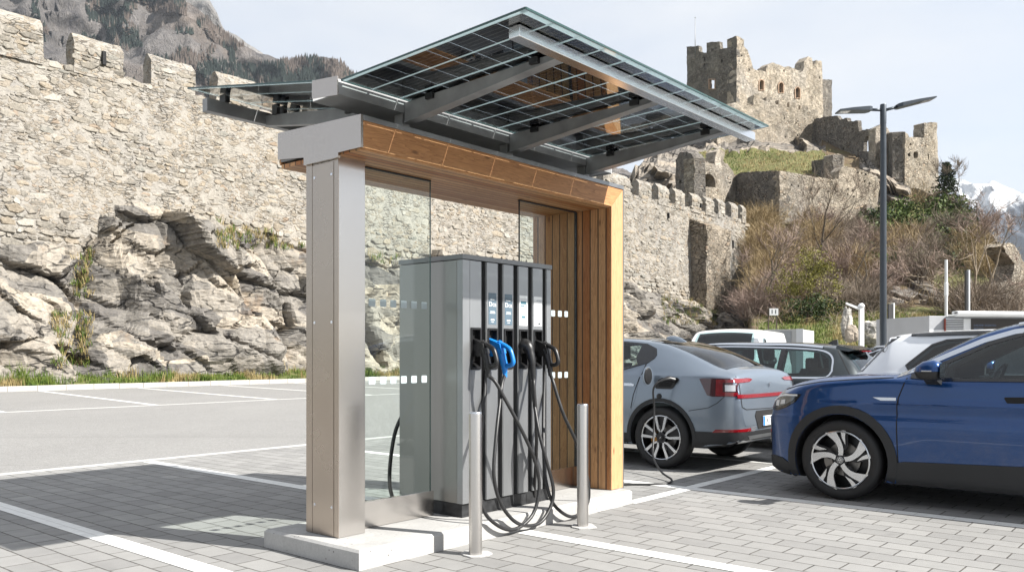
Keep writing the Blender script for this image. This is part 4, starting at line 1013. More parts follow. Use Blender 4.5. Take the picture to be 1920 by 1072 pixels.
def mirror(root, x, y, z, side, cap):
    b = MB(); pr = [(-.11, .0), (-.10, .075), (-.05, .10), (.04, .085), (.10, .04), (.115, -.005)]
    m = MB()
    n = 10; rings = []
    for k in range(n+1):
        t = k/n; yy = y+side*(.0+.20*t); sc = math.sqrt(max(.02, 1-(2*t-1)**6))*(.75+.25*math.sin(math.pi*t))
        rings.append([(x-.06+(p[0]+.06)*sc, yy, z+p[1]*sc) for p in pr])
    v = [p for r in rings for p in r]; q = len(pr)
    f = [(i*q+k, i*q+(k+1) % q, (i+1)*q+(k+1) % q, (i+1)*q+k) for i in range(n) for k in range(q)]+[tuple(range(q)), tuple(n*q+k for k in range(q))]
    o = m.add(v, f).build('mirror', M[cap], root, smooth=True, sharp=50)
    m = MB(); rings = []
    pr2 = [(-.105, .0), (.112, -.006), (.09, -.055), (.0, -.085), (-.09, -.075)]
    for k in range(n+1):
        t = k/n; yy = y+side*(.002+.195*t); sc = math.sqrt(max(.02, 1-(2*t-1)**6))*(.78+.22*math.sin(math.pi*t))
        rings.append([(x-.06+(p[0]+.06)*sc, yy, z-.001+p[1]*sc) for p in pr2])
    v = [p for r in rings for p in r]; q = len(pr2)
    f = [(i*q+k, i*q+(k+1) % q, (i+1)*q+(k+1) % q, (i+1)*q+k) for i in range(n) for k in range(q)]+[tuple(range(q)), tuple(n*q+k for k in range(q))]
    m.add(v, f)
    m.hexa([(x+.06, y-side*.10, z-.125), (x-.06, y-side*.10, z-.125), (x-.05, y+side*.05, z-.08), (x+.05, y+side*.05, z-.08)], [(x+.06, y-side*.10, z-.085), (x-.06, y-side*.10, z-.085), (x-.05, y+side*.07, z-.04), (x+.05, y+side*.07, z-.04)])
    m.build('mirror_base', M['cladding'], o, smooth=True, sharp=50)
    g = MB(); g.add([(x-.108, y+side*.02, z-.06), (x-.108, y+side*.185, z-.05), (x-.112, y+side*.185, z+.065), (x-.112, y+side*.02, z+.07)], [(0, 1, 2, 3)]); g.build('mirror_glass', M['chrome'], o)
    t = MB(); t.tube([(x+.055, y+side*.03, z+.004), (x+.058, y+side*.12, z+.005), (x+.03, y+side*.195, z+.004), (x-.05, y+side*.203, z+.004)], .006, 8); t.build('indicator', M['satin'], o)
    return o
def arc(cx, cz, r, a0, a1, n=24): return [(cx+r*math.cos(R(a0+(a1-a0)*k/n)), cz+r*math.sin(R(a0+(a1-a0)*k/n))) for k in range(n+1)]
def ring_poly(cx, cz, r0, r1, a0, a1): return arc(cx, cz, r1, a0, a1)+arc(cx, cz, r0, a1, a0)
def place(c, u, v, rz=0.0): c.root.location = W(u, v, 0); c.root.rotation_euler = (0, 0, ANG+R(90)+rz)

# ---- blue crossover (origin: front axle, +x = nose)
cv = dict(
 zt=curve((.80,.66),(.79,.80),(.75,.93),(.67,1.005),(.57,1.06),(.43,1.108),(.25,1.138),(0,1.158),(-.3,1.172),(-.41,1.18),(-.55,1.252),(-.82,1.418),(-1.08,1.548),(-1.25,1.604),(-1.45,1.638),(-1.9,1.66),(-2.5,1.64),(-3,1.585),(-3.3,1.53),(-3.45,1.42),(-3.6,1.15),(-3.7,.95),(-3.75,.6)),
 zr=curve((.80,.62),(.79,.765),(.75,.89),(.67,.975),(.57,1.03),(.43,1.08),(.25,1.117),(0,1.140),(-.3,1.155),(-.485,1.162),(-.62,1.234),(-.88,1.385),(-1.13,1.504),(-1.295,1.556),(-1.45,1.588),(-1.9,1.61),(-2.5,1.585),(-3,1.52),(-3.3,1.46),(-3.45,1.38),(-3.6,1.12),(-3.7,.92),(-3.75,.57)),
 wr=curve((.80,.42),(.7,.60),(.57,.66),(.3,.715),(0,.735),(-.4,.745),(-.62,.725),(-.9,.68),(-1.3,.635),(-1.9,.62),(-2.5,.60),(-3.2,.58),(-3.5,.6),(-3.75,.52)),
 zbelt=curve((.80,.60),(.79,.73),(.75,.83),(.67,.90),(.57,.955),(.43,1.02),(.25,1.066),(0,1.095),(-.4,1.122),(-.9,1.105),(-1.5,1.112),(-2.5,1.15),(-3.2,1.17),(-3.5,1.08),(-3.7,.86),(-3.75,.55)),
 wb=curve((.80,.48),(.785,.56),(.75,.65),(.67,.745),(.57,.805),(.4,.855),(.1,.88),(-.4,.872),(-1,.866),(-2.2,.866),(-3,.85),(-3.4,.81),(-3.65,.73),(-3.75,.53)),
 wm=curve((.80,.52),(.785,.62),(.75,.71),(.67,.79),(.57,.845),(.4,.90),(.1,.922),(-.4,.918),(-.8,.905),(-2,.905),(-2.5,.915),(-2.9,.92),(-3.3,.885),(-3.6,.79),(-3.75,.56)),
 ws=curve((.80,.50),(.75,.69),(.67,.77),(.57,.83),(.4,.885),(.1,.905),(-.4,.90),(-.8,.875),(-2,.875),(-2.5,.895),(-2.9,.90),(-3.3,.865),(-3.6,.77),(-3.75,.54)),
 cr=curve((.80,0),(.45,0),(-.15,.5),(-.45,1),(-2.6,1),(-3.3,.2),(-3.75,0)), zc=curve((.8,.89),(-.4,.90),(-2.6,.925),(-3.75,.93)),
 zb=curve((.80,.27),(.76,.235),(.63,.195),(.47,.175),(-.4,.18),(-.6,.18),(-2.2,.18),(-2.9,.20),(-3.5,.3),(-3.75,.42)))
c = Car('parked_car', 'deep blue crossover with two-tone wheels and silver roof trim, nearest on the right', 'car', 'cars parked at the chargers', -3.75, .80, cv, 'paint_blue')
BW = [(-.86, 1.142), (-1.94, 1.152), (-1.94, 1.535), (-1.62, 1.53), (-1.45, 1.51), (-1.20, 1.432), (-.88, 1.265)]
BW2 = [(-2.02, 1.152), (-2.85, 1.20), (-3.0, 1.27), (-2.98, 1.36), (-2.75, 1.455), (-2.4, 1.51), (-2.02, 1.535)]
WS = [(-.50, -.60), (-.50, .60), (-.80, .585), (-1.30, .53), (-1.30, -.53), (-.80, -.585)]
c.finish(cavity=(-.62, -3.2, .62), wheels=((0, .372), (-2.77, .372)), rc=.425, windows=[BW, BW2], tops=[(WS, 1.06, 2.0)])
c.decal('windscreen', [(-.45, -.665), (-.45, .665), (-.80, .64), (-1.33, .585), (-1.33, -.585), (-.80, -.64)], 'z', 'car_glass', .003, step=.06)
for sg in (1, -1):
    c.decal('side_window', [(-.62, 1.152), (-.85, 1.130), (-1.98, 1.140), (-1.98, 1.548), (-1.62, 1.545), (-1.45, 1.526), (-1.20, 1.449), (-.9, 1.292)], 'y', 'car_glass', .003, side=sg, skirt=.004)
    c.decal('side_window', [(-1.985, 1.140), (-2.87, 1.188), (-3.03, 1.27), (-3.0, 1.37), (-2.75, 1.47), (-2.4, 1.525), (-1.985, 1.548)], 'y', 'car_glass_dark', .003, side=sg, skirt=.004)
    q = [(-.60, 1.150), (-.86, 1.136), (-.88, 1.272)]; wf = c.decal('quarter_panel', q, 'y', 'piano', .006, side=sg)
    c.strip('window_frame', [(-.60, 1.155), (-.89, 1.285), (-1.20, 1.442), (-1.45, 1.519), (-1.62, 1.538), (-1.98, 1.541), (-2.4, 1.518), (-2.75, 1.463), (-2.99, 1.366)], .030, 'y', 'piano', .006, side=sg)
    c.strip('belt_trim', [(-.60, 1.150), (-.85, 1.130), (-1.98, 1.139), (-2.6, 1.17), (-2.9, 1.19)], .028, 'y', 'piano', .007, side=sg)
    c.strip('b_pillar', [(-1.98, 1.14), (-1.98, 1.545)], .085, 'y', 'piano', .007, side=sg)
    c.strip('roof_trim', [(-.47, 1.158), (-.60, 1.205), (-.89, 1.347), (-1.15, 1.468), (-1.38, 1.540), (-1.62, 1.568), (-1.98, 1.575), (-2.5, 1.55), (-2.95, 1.49), (-3.1, 1.43)], .042, 'y', 'satin', .006, side=sg)
    for wx in (0, -2.77):
        c.decal('wheel_arch', ring_poly(wx, .372, .428, .505, -23, 203), 'y', 'cladding', .012, side=sg, skirt=.03)
    c.decal('sill', [(-.49, .20), (-.49, .385), (-.56, .40), (-1.6, .435), (-2.24, .40), (-2.27, .20)], 'y', 'cladding', .010, side=sg, skirt=.03)
    d = c.decal('door', [(-.560, 1.118), (-.505, .96), (-.497, .84), (-.512, .405), (-1.6, .442), (-1.6, .50), (-1.615, 1.108), (-1.2, 1.104)], 'y', 'paint_blue', .003, side=sg, skirt=.02)
    c.strip('door_gap', [(-.572, 1.138), (-.508, .96), (-.498, .84), (-.510, .39), (-.535, .262)], .009, 'y', 'gap', .006, side=sg, parent=d)
    h = c.decal('door_handle', [(-1.335, .985), (-1.345, .995), (-1.52, 1.0), (-1.535, .985), (-1.52, .948), (-1.36, .942)], 'y', 'gap', .0045, side=sg, parent=d)
    c.decal('door', [(-1.625, 1.108), (-1.612, .50), (-1.62, .442), (-2.22, .42), (-2.33, .62), (-2.52, .80), (-2.60, 1.10)], 'y', 'paint_blue', .003, side=sg, skirt=.02)
    c.decal('fender_badge', [(-.290, .962), (-.49, .964), (-.49, .937), (-.36, .934)], 'y', 'satin', .008, side=sg)
    hl = c.decal('headlight', [(.735, .80), (.725, .90), (.66, .955), (.56, .968), (.375, .970), (.43, .895), (.54, .835), (.64, .80)], 'y', 'piano', .006, side=sg)
    c.decal('headlight_lens', [(.715, .83), (.70, .89), (.64, .935), (.55, .952), (.42, .955), (.46, .905), (.55, .858), (.64, .825)], 'y', 'lamp_shell', .010, side=sg, parent=hl)
    c.decal('lamp_module', [(.66, .845), (.655, .895), (.615, .90), (.62, .845)], 'y', 'lamp_clear', .014, side=sg, parent=hl); c.decal('lamp_module', [(.60, .86), (.595, .905), (.545, .91), (.55, .87)], 'y', 'lamp_clear', .014, side=sg, parent=hl)
    c.strip('daytime_light', [(.70, .885), (.63, .935), (.54, .953), (.41, .957)], .016, 'y', 'white_plastic', .014, side=sg, parent=hl)
    c.strip('hood_gap', [(.60, 1.005), (.45, 1.045), (.2, 1.09), (-.1, 1.118), (-.45, 1.14)], .006, 'y', 'gap', .0035, side=sg)
    c.decal('front_lip', [(.49, .19), (.49, .30), (.58, .345), (.70, .36), (.775, .34), (.75, .25), (.6, .205)], 'y', 'cladding', .010, side=sg, skirt=.02)
    c.decal('air_curtain', [(.775, .40), (.735, .40), (.73, .66), (.752, .70), (.778, .66)], 'y', 'piano', .005, side=sg)
    mirror(c.root, -.80, sg*.955, 1.205, sg, 'paint_blue')
    for wx in (0, -2.77): wheel(c.root, wx, sg*.915, .372, .372, .275, 'turbine', sg, rot=R(8))
    seat(c.root, -1.72, sg*.38, .62)
    c.strip('roof_rail', [(-1.40, sg*.60), (-1.6, sg*.595), (-2.4, sg*.58), (-2.95, sg*.565)], .035, 'z', 'satin', .022, skirt=.04)
c.decal('front_grille', [(-.5, .42), (.5, .42), (.42, .25), (-.42, .25)], 'x', 'cladding', .006, side=1)
c.decal('light_bar', [(-.6, .80), (.6, .80), (.6, .78), (-.6, .78)], 'x', 'lamp_clear', .006, side=1)
c.decal('rear_lamp_bar', [(-.75, .95), (.75, .95), (.7, .87), (-.7, .87)], 'x', 'lamp_red', .006, side=-1)
b = MB(); b.box(-3.1, -2.45, -.62, .62, .62, .80, 0, .05); b.hexa([(-3.1, -.6, .78), (-2.95, -.6, .78), (-2.95, .6, .78), (-3.1, .6, .78)], [(-3.18, -.56, 1.3), (-3.08, -.56, 1.3), (-3.08, .56, 1.3), (-3.18, .56, 1.3)]); b.build('rear_bench', M['cabin'], c.root)
st = MB()
for k in range(24):
    a0, a1 = 2*math.pi*k/24, 2*math.pi*(k+1)/24
    f = lambda a: (-1.16-.09*math.sin(a), .37+.185*math.cos(a), 1.10+.165*math.sin(a))
    st.tube([f(a0), f(a1)], .015, 6, caps=False)
st.box(-1.18, -1.13, .30, .44, 1.06, 1.13, 0, .01); st.tube([(-1.16, .2, 1.1), (-1.16, .54, 1.1)], .012, 6); st.build('steering_wheel', M['cladding'], c.root, smooth=True, sharp=40)
b = MB(); b.box(-1.05, -.62, -.70, .70, .9, 1.09, 0, .04); b.box(-1.12, -1.06, .25, .5, 1.02, 1.16, 0, .02); b.box(-1.12, -1.08, -.15, .15, 1.0, 1.2, 0, .01); b.build('dashboard', M['cabin'], c.root)
place(c, 5.465, -1.365); blue = c

# ---- grey fastback (origin: rear axle)
cv = dict(
 zt=curve((-.97,.60),(-.957,.80),(-.935,1.0),(-.905,1.13),(-.86,1.168),(-.735,1.205),(-.5,1.31),(-.315,1.388),(.05,1.487),(.28,1.53),(.6,1.562),(1,1.575),(1.4,1.565),(1.8,1.52),(2,1.465),(2.3,1.32),(2.6,1.15),(2.7,1.12),(3,1.07),(3.3,1),(3.5,.92),(3.6,.80),(3.65,.6)),
 zr=curve((-.97,.57),(-.957,.77),(-.935,.96),(-.905,1.08),(-.84,1.131),(-.608,1.184),(-.438,1.25),(-.158,1.37),(.133,1.462),(.434,1.502),(.668,1.52),(1.1,1.53),(1.5,1.51),(1.8,1.46),(2.1,1.36),(2.4,1.2),(2.6,1.1),(3,1.04),(3.3,.97),(3.5,.89),(3.6,.77),(3.65,.57)),
 wr=curve((-.97,.58),(-.935,.66),(-.9,.70),(-.75,.715),(-.5,.70),(-.3,.68),(.1,.64),(.6,.615),(1.2,.61),(1.8,.64),(2.3,.72),(2.6,.75),(3,.74),(3.4,.66),(3.65,.45)),
 zbelt=curve((-.97,.55),(-.957,.74),(-.935,.92),(-.905,1.03),(-.84,1.085),(-.6,1.108),(0,1.112),(.5,1.105),(1.2,1.08),(2,1.05),(2.6,1.02),(3,.99),(3.3,.93),(3.5,.85),(3.6,.73),(3.65,.55)),
 wb=curve((-.97,.66),(-.957,.71),(-.935,.765),(-.905,.80),(-.84,.835),(-.6,.872),(-.2,.888),(.3,.884),(1,.87),(2,.87),(2.6,.87),(3,.85),(3.3,.79),(3.5,.7),(3.65,.5)),
 wm=curve((-.97,.68),(-.957,.745),(-.935,.79),(-.9,.825),(-.82,.868),(-.6,.905),(-.1,.93),(.4,.92),(1.2,.905),(2.2,.915),(2.8,.925),(3.1,.9),(3.4,.8),(3.6,.66),(3.65,.53)),
 ws=curve((-.97,.66),(-.935,.77),(-.9,.805),(-.82,.85),(-.6,.89),(-.1,.912),(.4,.895),(1.2,.875),(2.2,.885),(2.8,.905),(3.1,.88),(3.4,.78),(3.6,.64),(3.65,.5)),
 zb=curve((-.97,.46),(-.95,.39),(-.9,.345),(-.7,.30),(-.45,.27),(.4,.25),(2.3,.23),(3,.21),(3.4,.2),(3.65,.3)))
c = Car('parked_car', 'silver grey fastback plugged in for charging, its tail towards the blue car', 'car', 'cars parked at the chargers', -.97, 3.65, cv, 'paint_grey')
GW = [(.20, 1.335), (.27, 1.258), (.66, 1.158), (.92, 1.125), (.92, 1.495), (.66, 1.485), (.36, 1.452), (.22, 1.400)]
GW2 = [(1.0, 1.125), (2.25, 1.085), (2.05, 1.27), (1.8, 1.40), (1.5, 1.462), (1.0, 1.495)]
RW = [(.28, -.52), (.28, .52), (-.2, .575), (-.66, .605), (-.66, -.605), (-.2, -.575)]
c.finish(cavity=(-.45, 2.3, .62), wheels=((0, .367), (2.735, .367)), rc=.42, windows=[GW, GW2], tops=[(RW, 1.02, 2.0), ([(1.75, -.53), (1.75, .53), (2.35, .62), (2.35, -.62)], 1.1, 2.0)])
c.decal('rear_window', [(.34, -.545), (.34, .545), (-.2, .60), (-.72, .64), (-.72, -.64), (-.2, -.60)], 'z', 'car_glass_dark', .003, step=.05)
c.decal('windscreen', [(1.68, -.57), (1.68, .57), (2.48, .66), (2.48, -.66)], 'z', 'car_glass', .003, step=.06)
c.decal('glass_roof', [(.46, -.48), (.46, .48), (1.55, .50), (1.55, -.50)], 'z', 'piano', .003, step=.06)
for sg in (1, -1):
    c.decal('side_window', [(.150, 1.345), (.165, 1.305), (.235, 1.247), (.64, 1.138), (.96, 1.102), (.96, 1.512), (.66, 1.503), (.34, 1.473), (.19, 1.415)], 'y', 'car_glass', .003, side=sg, skirt=.004)
    c.decal('quarter_panel', [(.150, 1.345), (.165, 1.305), (.235, 1.247), (.36, 1.213), (.42, 1.30), (.40, 1.480), (.34, 1.473), (.19, 1.415)], 'y', 'piano', .0055, side=sg)
    c.decal('side_window', [(.97, 1.102), (2.33, 1.06), (2.1, 1.27), (1.83, 1.42), (1.5, 1.482), (.97, 1.512)], 'y', 'car_glass', .003, side=sg, skirt=.004)
    c.strip('window_frame', [(.96, 1.507), (.66, 1.497), (.34, 1.467), (.19, 1.410), (.155, 1.34), (.17, 1.307), (.24, 1.252), (.64, 1.144), (.96, 1.108), (2.3, 1.066), (2.08, 1.27), (1.82, 1.413), (1.5, 1.476)], .022, 'y', 'piano', .006, side=sg, closed=True)
    c.strip('b_pillar', [(.965, 1.105), (.965, 1.51)], .09, 'y', 'piano', .007, side=sg)
    d = c.decal('door', [(1.10, 1.095), (.36, 1.118), (.30, 1.08), (.34, .82), (.42, .62), (.46, .46), (1.10, .44)], 'y', 'paint_grey', .003, side=sg, skirt=.02)
    c.strip('door_gap', [(.25, 1.235), (.27, 1.12), (.30, 1.06), (.37, .86), (.40, .70)], .009, 'y', 'gap', .006, side=sg, parent=d)
    c.decal('door_handle', [(.36, .985), (.37, .965), (.60, .968), (.60, 1.0), (.40, 1.0)], 'y', 'satin', .012, side=sg, parent=d)
    c.decal('door', [(1.115, 1.095), (1.115, .44), (2.15, .43), (2.2, .7), (2.25, 1.05)], 'y', 'paint_grey', .003, side=sg, skirt=.02)
    for wx in (0, 2.735): c.decal('wheel_arch', ring_poly(wx, .367, .424, .468, -10, 190), 'y', 'cladding', .010, side=sg, skirt=.03)
    c.decal('sill', [(.46, .265), (.46, .40), (2.27, .39), (2.27, .25)], 'y', 'cladding', .008, side=sg, skirt=.02)
    c.strip('bumper_gap', [(-.38, .70), (-.62, .745), (-.72, .80), (-.80, .875)], .006, 'y', 'gap', .0035, side=sg)
    c.decal('rear_skirt', [(-.40, .285), (-.455, .47), (-.93, .475), (-.955, .43), (-.93, .36), (-.80, .315)], 'y', 'cladding', .008, side=sg, skirt=.03)
    tl = c.decal('tail_light', [(-.497, 1.072), (-.55, 1.078), (-.912, 1.078), (-.925, .875), (-.66, .872), (-.60, .885)], 'y', 'lamp_dark', .005, side=sg)
    c.decal('tail_light_glow', [(-.70, 1.066), (-.910, 1.066), (-.912, 1.035), (-.775, 1.03), (-.78, .925), (-.922, .92), (-.923, .882), (-.70, .88)], 'y', 'lamp_red', .008, side=sg, parent=tl)
    rf = MB()
    c.decal('reverse_light', [(-.80, 1.005), (-.90, 1.005), (-.905, .935), (-.805, .935)], 'y', 'lamp_clear', .009, side=sg, parent=tl)
    c.decal('tail_light_fin', [(sg*.42, 1.062), (sg*.50, 1.075), (sg*.80, 1.072), (sg*.80, 1.025), (sg*.50, 1.035)], 'x', 'lamp_bright', .008, side=-1, parent=tl)
    c.decal('reflector', [(-.66, .465), (-.92, .478), (-.93, .508), (-.70, .502)], 'y', 'lamp_bright', .010, side=sg)
    c.decal('reflector', [(sg*.80, .478), (sg*.56, .478), (sg*.58, .515), (sg*.80, .508)], 'x', 'lamp_bright', .010, side=-1)
    c.decal('reflector_trim', [(sg*.56, .474), (sg*.46, .474), (sg*.43, .525), (sg*.56, .525)], 'x', 'satin', .009, side=-1)
    mirror(c.root, 2.0, sg*.95, 1.13, sg, 'paint_grey')
    for wx in (0, 2.735): wheel(c.root, wx, sg*.915, .367, .367, .268, 'vee', sg, rot=R(90))
    seat(c.root, 1.35, sg*.37, .58); 
    c.decal('headlight', [(3.55, .78), (3.4, .86), (3.1, .88), (3.15, .80), (3.45, .72)], 'y', 'lamp_clear', .006, side=sg)
c.strip('light_bar', [(-.80, .878), (-.6, .874), (0, .872), (.6, .874), (.80, .878)], .042, 'x', 'lamp_bright', .012, side=-1)
c.strip('tailgate_gap', [(-.74, 1.10), (-.755, .9), (-.74, .755), (-.65, .725), (0, .715), (.65, .725), (.74, .755), (.755, .9), (.74, 1.10)], .008, 'x', 'gap', .004, side=-1)
rk = c.decal('plate_recess', [(-.40, .70), (.40, .70), (.44, .645), (.36, .49), (-.36, .49), (-.44, .645)], 'x', 'gap', .006, side=-1)
c.decal('rear_skirt', [(-.83, .475), (.83, .475), (.82, .40), (.6, .37), (-.6, .37), (-.82, .40)], 'x', 'cladding', .007, side=-1)
c.decal('rear_diffuser', [(-.62, .425), (.62, .425), (.55, .385), (-.55, .385)], 'x', 'flash', .010, side=-1)
b = MB(); b.box(-.990, -.980, -.26, .26, .52, .635, 0, .002); npl = b.build('number_plate', M['white_plastic'], c.root)
TXM = Matrix.Translation((-.991, 0, 0)) @ Matrix.Rotation(R(-90), 4, 'Z') @ Matrix.Rotation(R(90), 4, 'X')
b = MB(); b.box(-.9915, -.990, .215, .257, .523, .632); b.build('plate_band', M['blue_plastic'], npl)
text_mesh('plate_text', 'K·T1 B16', .098, M['ink'], npl, TXM @ Matrix.Translation((.02, .545, 0)))
b = MB(); bar2(b, (-.028, .035), (.008, .008), .004, .003, -.005, 0); bar2(b, (.02, .03), (-.006, -.006), .003, .003, -.005, 0); bar2(b, (.012, .0), (.004, -.032), .003, .002, -.005, 0)
o = b.build('rear_emblem', M['chrome'], c.root); o.rotation_euler = (0, 0, R(90)); o.location = (-.952, 0, .985)
b = MB(); b.lathe([(.0, 0), (.0, 0)], 3) if False else None
b = MB()
for k in range(9):
    pass
fin = MB(); rings = []
for k in range(9):
    t = k/8; x = .44-.30*t; hgt = .055*math.sin(math.pi*min(1, .15+t*.85))**.8 if t < 1 else .004; wd = .035*math.sin(math.pi*(.12+.8*t))+.006
    zb_ = c.cv['zt'](x)-.004; rings.append([(x, -wd, zb_), (x, -wd*.7, zb_+hgt*.7), (x, 0, zb_+hgt), (x, wd*.7, zb_+hgt*.7), (x, wd, zb_)])
fin.add([p for r in rings for p in r], [(i*5+k, i*5+k+1, (i+1)*5+k+1, (i+1)*5+k) for i in range(8) for k in range(4)]+[(0, 1, 2, 3, 4), (44, 43, 42, 41, 40)]).build('antenna_fin', M['paint_grey'], c.root, smooth=True)
# charge port, open flap
pt = c.decal('charge_port', [(.03, 1.05), (-.02, 1.075), (-.22, 1.078), (-.245, 1.06), (-.17, .955), (-.14, .943), (.05, .943), (.07, .96)], 'y', 'black', .006, side=1)
c.decal('port_lining', [(.0, 1.045), (-.19, 1.06), (-.14, .965), (.02, .965)], 'y', 'gap', .008, side=1, parent=pt)
fl = MB(); n = 20; cyv = c.bvh.ray_cast(Vector((.1, 2.5, 1.05)), Vector((0, -1, 0)))[0].y
ang = R(79)
def flp(a, r0, r1, t): 
    lx, lz = r0*math.cos(a), r1*math.sin(a)
    return (.10+math.cos(ang)*(lx+.09)+t*math.sin(ang), cyv+.015+math.sin(ang)*(lx+.09)-t*math.cos(ang), 1.095+lz)
fl.add([flp(2*math.pi*k/n, .085, .115, -.006) for k in range(n)]+[flp(2*math.pi*k/n, .085, .115, .006) for k in range(n)], [tuple(range(n)), tuple(range(2*n-1, n-1, -1))]+[(k, (k+1) % n, n+(k+1) % n, n+k) for k in range(n)])
o = fl.build('charge_flap', M['paint_grey'], c.root)
fi = MB(); fi.add([flp(2*math.pi*k/n, .07, .10, -.008) for k in range(n)]+[flp(2*math.pi*k/n, .06, .09, -.016) for k in range(n)], [tuple(range(n)), tuple(range(2*n-1, n-1, -1))]+[(k, (k+1) % n, n+(k+1) % n, n+k) for k in range(n)]); fi.build('flap_lining', M['black'], o)
cp = c.bvh.ray_cast(Vector((.0, 2.5, .845)), Vector((0, -1, 0)))[0]
MB().lathe([(0, .02), (.026, .016), (.034, .004), (.034, -.01)], 18, lambda r, a, h: (.01+r*math.cos(a), cp.y+h, .855+r*math.sin(a))).build('port_cap', M['black'], c.root, smooth=True)
b = MB(); b.box(.25, .75, -.60, .60, .60, .76, 0, .05); b.hexa([(.28, -.58, .75), (.42, -.58, .75), (.42, .58, .75), (.28, .58, .75)], [(.10, -.54, 1.22), (.2, -.54, 1.22), (.2, .54, 1.22), (.10, .54, 1.22)])
for y in (-.38, .38): b.box(.07, .16, y-.13, y+.13, 1.21, 1.38, 0, .04)
b.build('rear_bench', M['cabin'], c.root)
place(c, 6.29, 1.022); grey = c

# ---- estates and the white crossover
M['car_glass_mid'] = glass('estate_glass', (.40, .53, .53), .06)
def estate(name, label, paintm, trim, glassm='car_glass_mid'):
    cv = dict(   # origin rear end, +x forward, length 4.8
     zt=curve((-.04,.55),(0,.80),(.05,1.0),(.12,1.14),(.30,1.34),(.36,1.385),(.42,1.46),(.6,1.492),(1.2,1.525),(2,1.535),(2.5,1.515),(2.8,1.46),(3.1,1.33),(3.45,1.13),(3.55,1.08),(4.2,1.0),(4.5,.9),(4.68,.75),(4.74,.5)),
     zr=curve((-.04,.52),(0,.76),(.05,.95),(.12,1.09),(.30,1.29),(.36,1.335),(.42,1.40),(.6,1.438),(1.2,1.478),(2,1.488),(2.5,1.462),(2.8,1.41),(3.1,1.29),(3.45,1.10),(3.55,1.05),(4.2,.96),(4.5,.86),(4.68,.71),(4.74,.48)),
     wr=curve((-.04,.55),(.05,.64),(.2,.62),(.42,.58),(1,.60),(2,.62),(2.8,.65),(3.4,.72),(4,.72),(4.5,.62),(4.74,.42)),
     zbelt=curve((-.04,.5),(0,.72),(.05,.88),(.12,.98),(.25,1.02),(.5,1.035),(1.5,1.03),(2.5,1.01),(3.4,.99),(4,.95),(4.4,.87),(4.65,.68),(4.74,.46)),
     wb=curve((-.04,.6),(0,.70),(.1,.78),(.3,.84),(.8,.87),(2,.87),(3.4,.87),(4,.84),(4.4,.75),(4.65,.62),(4.74,.48)),
     wm=curve((-.04,.64),(0,.74),(.1,.82),(.3,.87),(.8,.915),(2,.905),(3.4,.915),(4,.89),(4.4,.8),(4.65,.66),(4.74,.5)),
     ws=curve((-.04,.62),(.1,.8),(.3,.85),(.8,.9),(2,.875),(3.4,.895),(4,.87),(4.4,.78),(4.65,.64),(4.74,.48)),
     zb=curve((-.04,.42),(.1,.32),(.5,.25),(3.5,.22),(4.4,.2),(4.74,.3)))
    c = Car(name, label, 'car', 'cars parked at the chargers', -.04, 4.74, cv, paintm)
    w1 = [(.46, 1.10), (.60, 1.06), (1.12, 1.055), (1.12, 1.405), (.9, 1.398), (.62, 1.365), (.50, 1.28)]
    w2 = [(1.19, 1.055), (2.05, 1.045), (2.05, 1.435), (1.19, 1.412)]; w3 = [(2.12, 1.045), (3.1, 1.03), (2.85, 1.23), (2.5, 1.395), (2.12, 1.432)]
    c.finish(cavity=(.30, 3.2, .6), wheels=((.95, .345), (3.75, .345)), rc=.39, windows=[w1, w2, w3], tops=[([(2.75, -.54), (2.75, .54), (3.32, .62), (3.32, -.62)], 1.05, 2)], fronts=[([(-.5, 1.10), (.5, 1.10), (.44, 1.36), (-.44, 1.36)], -.3, .7)])
    c.decal('rear_window', [(-.58, 1.06), (.58, 1.06), (.50, 1.385), (-.50, 1.385)], 'x', glassm, .003, side=-1)
    c.decal('windscreen', [(2.68, -.57), (2.68, .57), (3.4, .66), (3.4, -.66)], 'z', 'car_glass', .003, step=.07)
    for sg in (1, -1):
        c.decal('side_window', [(.43, 1.10), (.58, 1.035), (2.085, 1.02), (3.2, 1.005), (2.88, 1.25), (2.52, 1.418), (2.085, 1.455), (.9, 1.42), (.6, 1.385), (.465, 1.29)], 'y', glassm, .003, side=sg, skirt=.004)
        c.strip('window_trim', f2([(.425, 1.12), (.465, 1.055), (.58, 1.03), (1.3, 1.023), (2.085, 1.015), (3.2, 1.0)], 5)+f2([(3.2, 1.0), (2.88, 1.255), (2.52, 1.425), (2.085, 1.462), (1.4, 1.448), (.9, 1.428), (.6, 1.393), (.46, 1.30), (.425, 1.12)], 5)[1:-1], .022, 'y', trim, .007, side=sg, closed=True)
        for x in (1.155, 2.085): c.strip('pillar', [(x, 1.03), (x, 1.44)], .075, 'y', 'piano', .0055, side=sg)
        c.strip('tailgate_gap', [(.42, 1.40), (.30, 1.22), (.16, 1.02), (.10, .9)], .007, 'y', 'gap', .0035, side=sg)
        c.strip('door_gap', [(1.18, 1.02), (1.16, .8), (1.3, .55), (1.4, .35)], .008, 'y', 'gap', .0035, side=sg); c.strip('door_gap', [(2.1, 1.015), (2.12, .3)], .008, 'y', 'gap', .0035, side=sg)
        c.strip('roof_rail', [(.62, sg*.58), (.8, sg*.585), (1.4, sg*.60), (2.4, sg*.61), (2.62, sg*.61)], .035, 'z', 'satin' if trim == 'satin' else 'piano', .02, skirt=.03)
        c.strip('crease', [(.3, .93), (1.2, .935), (3.3, .92)], .012, 'y', paintm, .006, side=sg)
        c.decal('tail_light', [(.02, .80), (.03, .96), (.25, .985), (.42, .97), (.36, .88)], 'y', 'lamp_red', .006, side=sg)
        mirror(c.root, 2.95, sg*.94, 1.08, sg, paintm)
        for wx in (.95, 3.75): wheel(c.root, wx, sg*.905, .345, .345, .24, 'five', sg)
        seat(c.root, 2.3, sg*.37, .55)
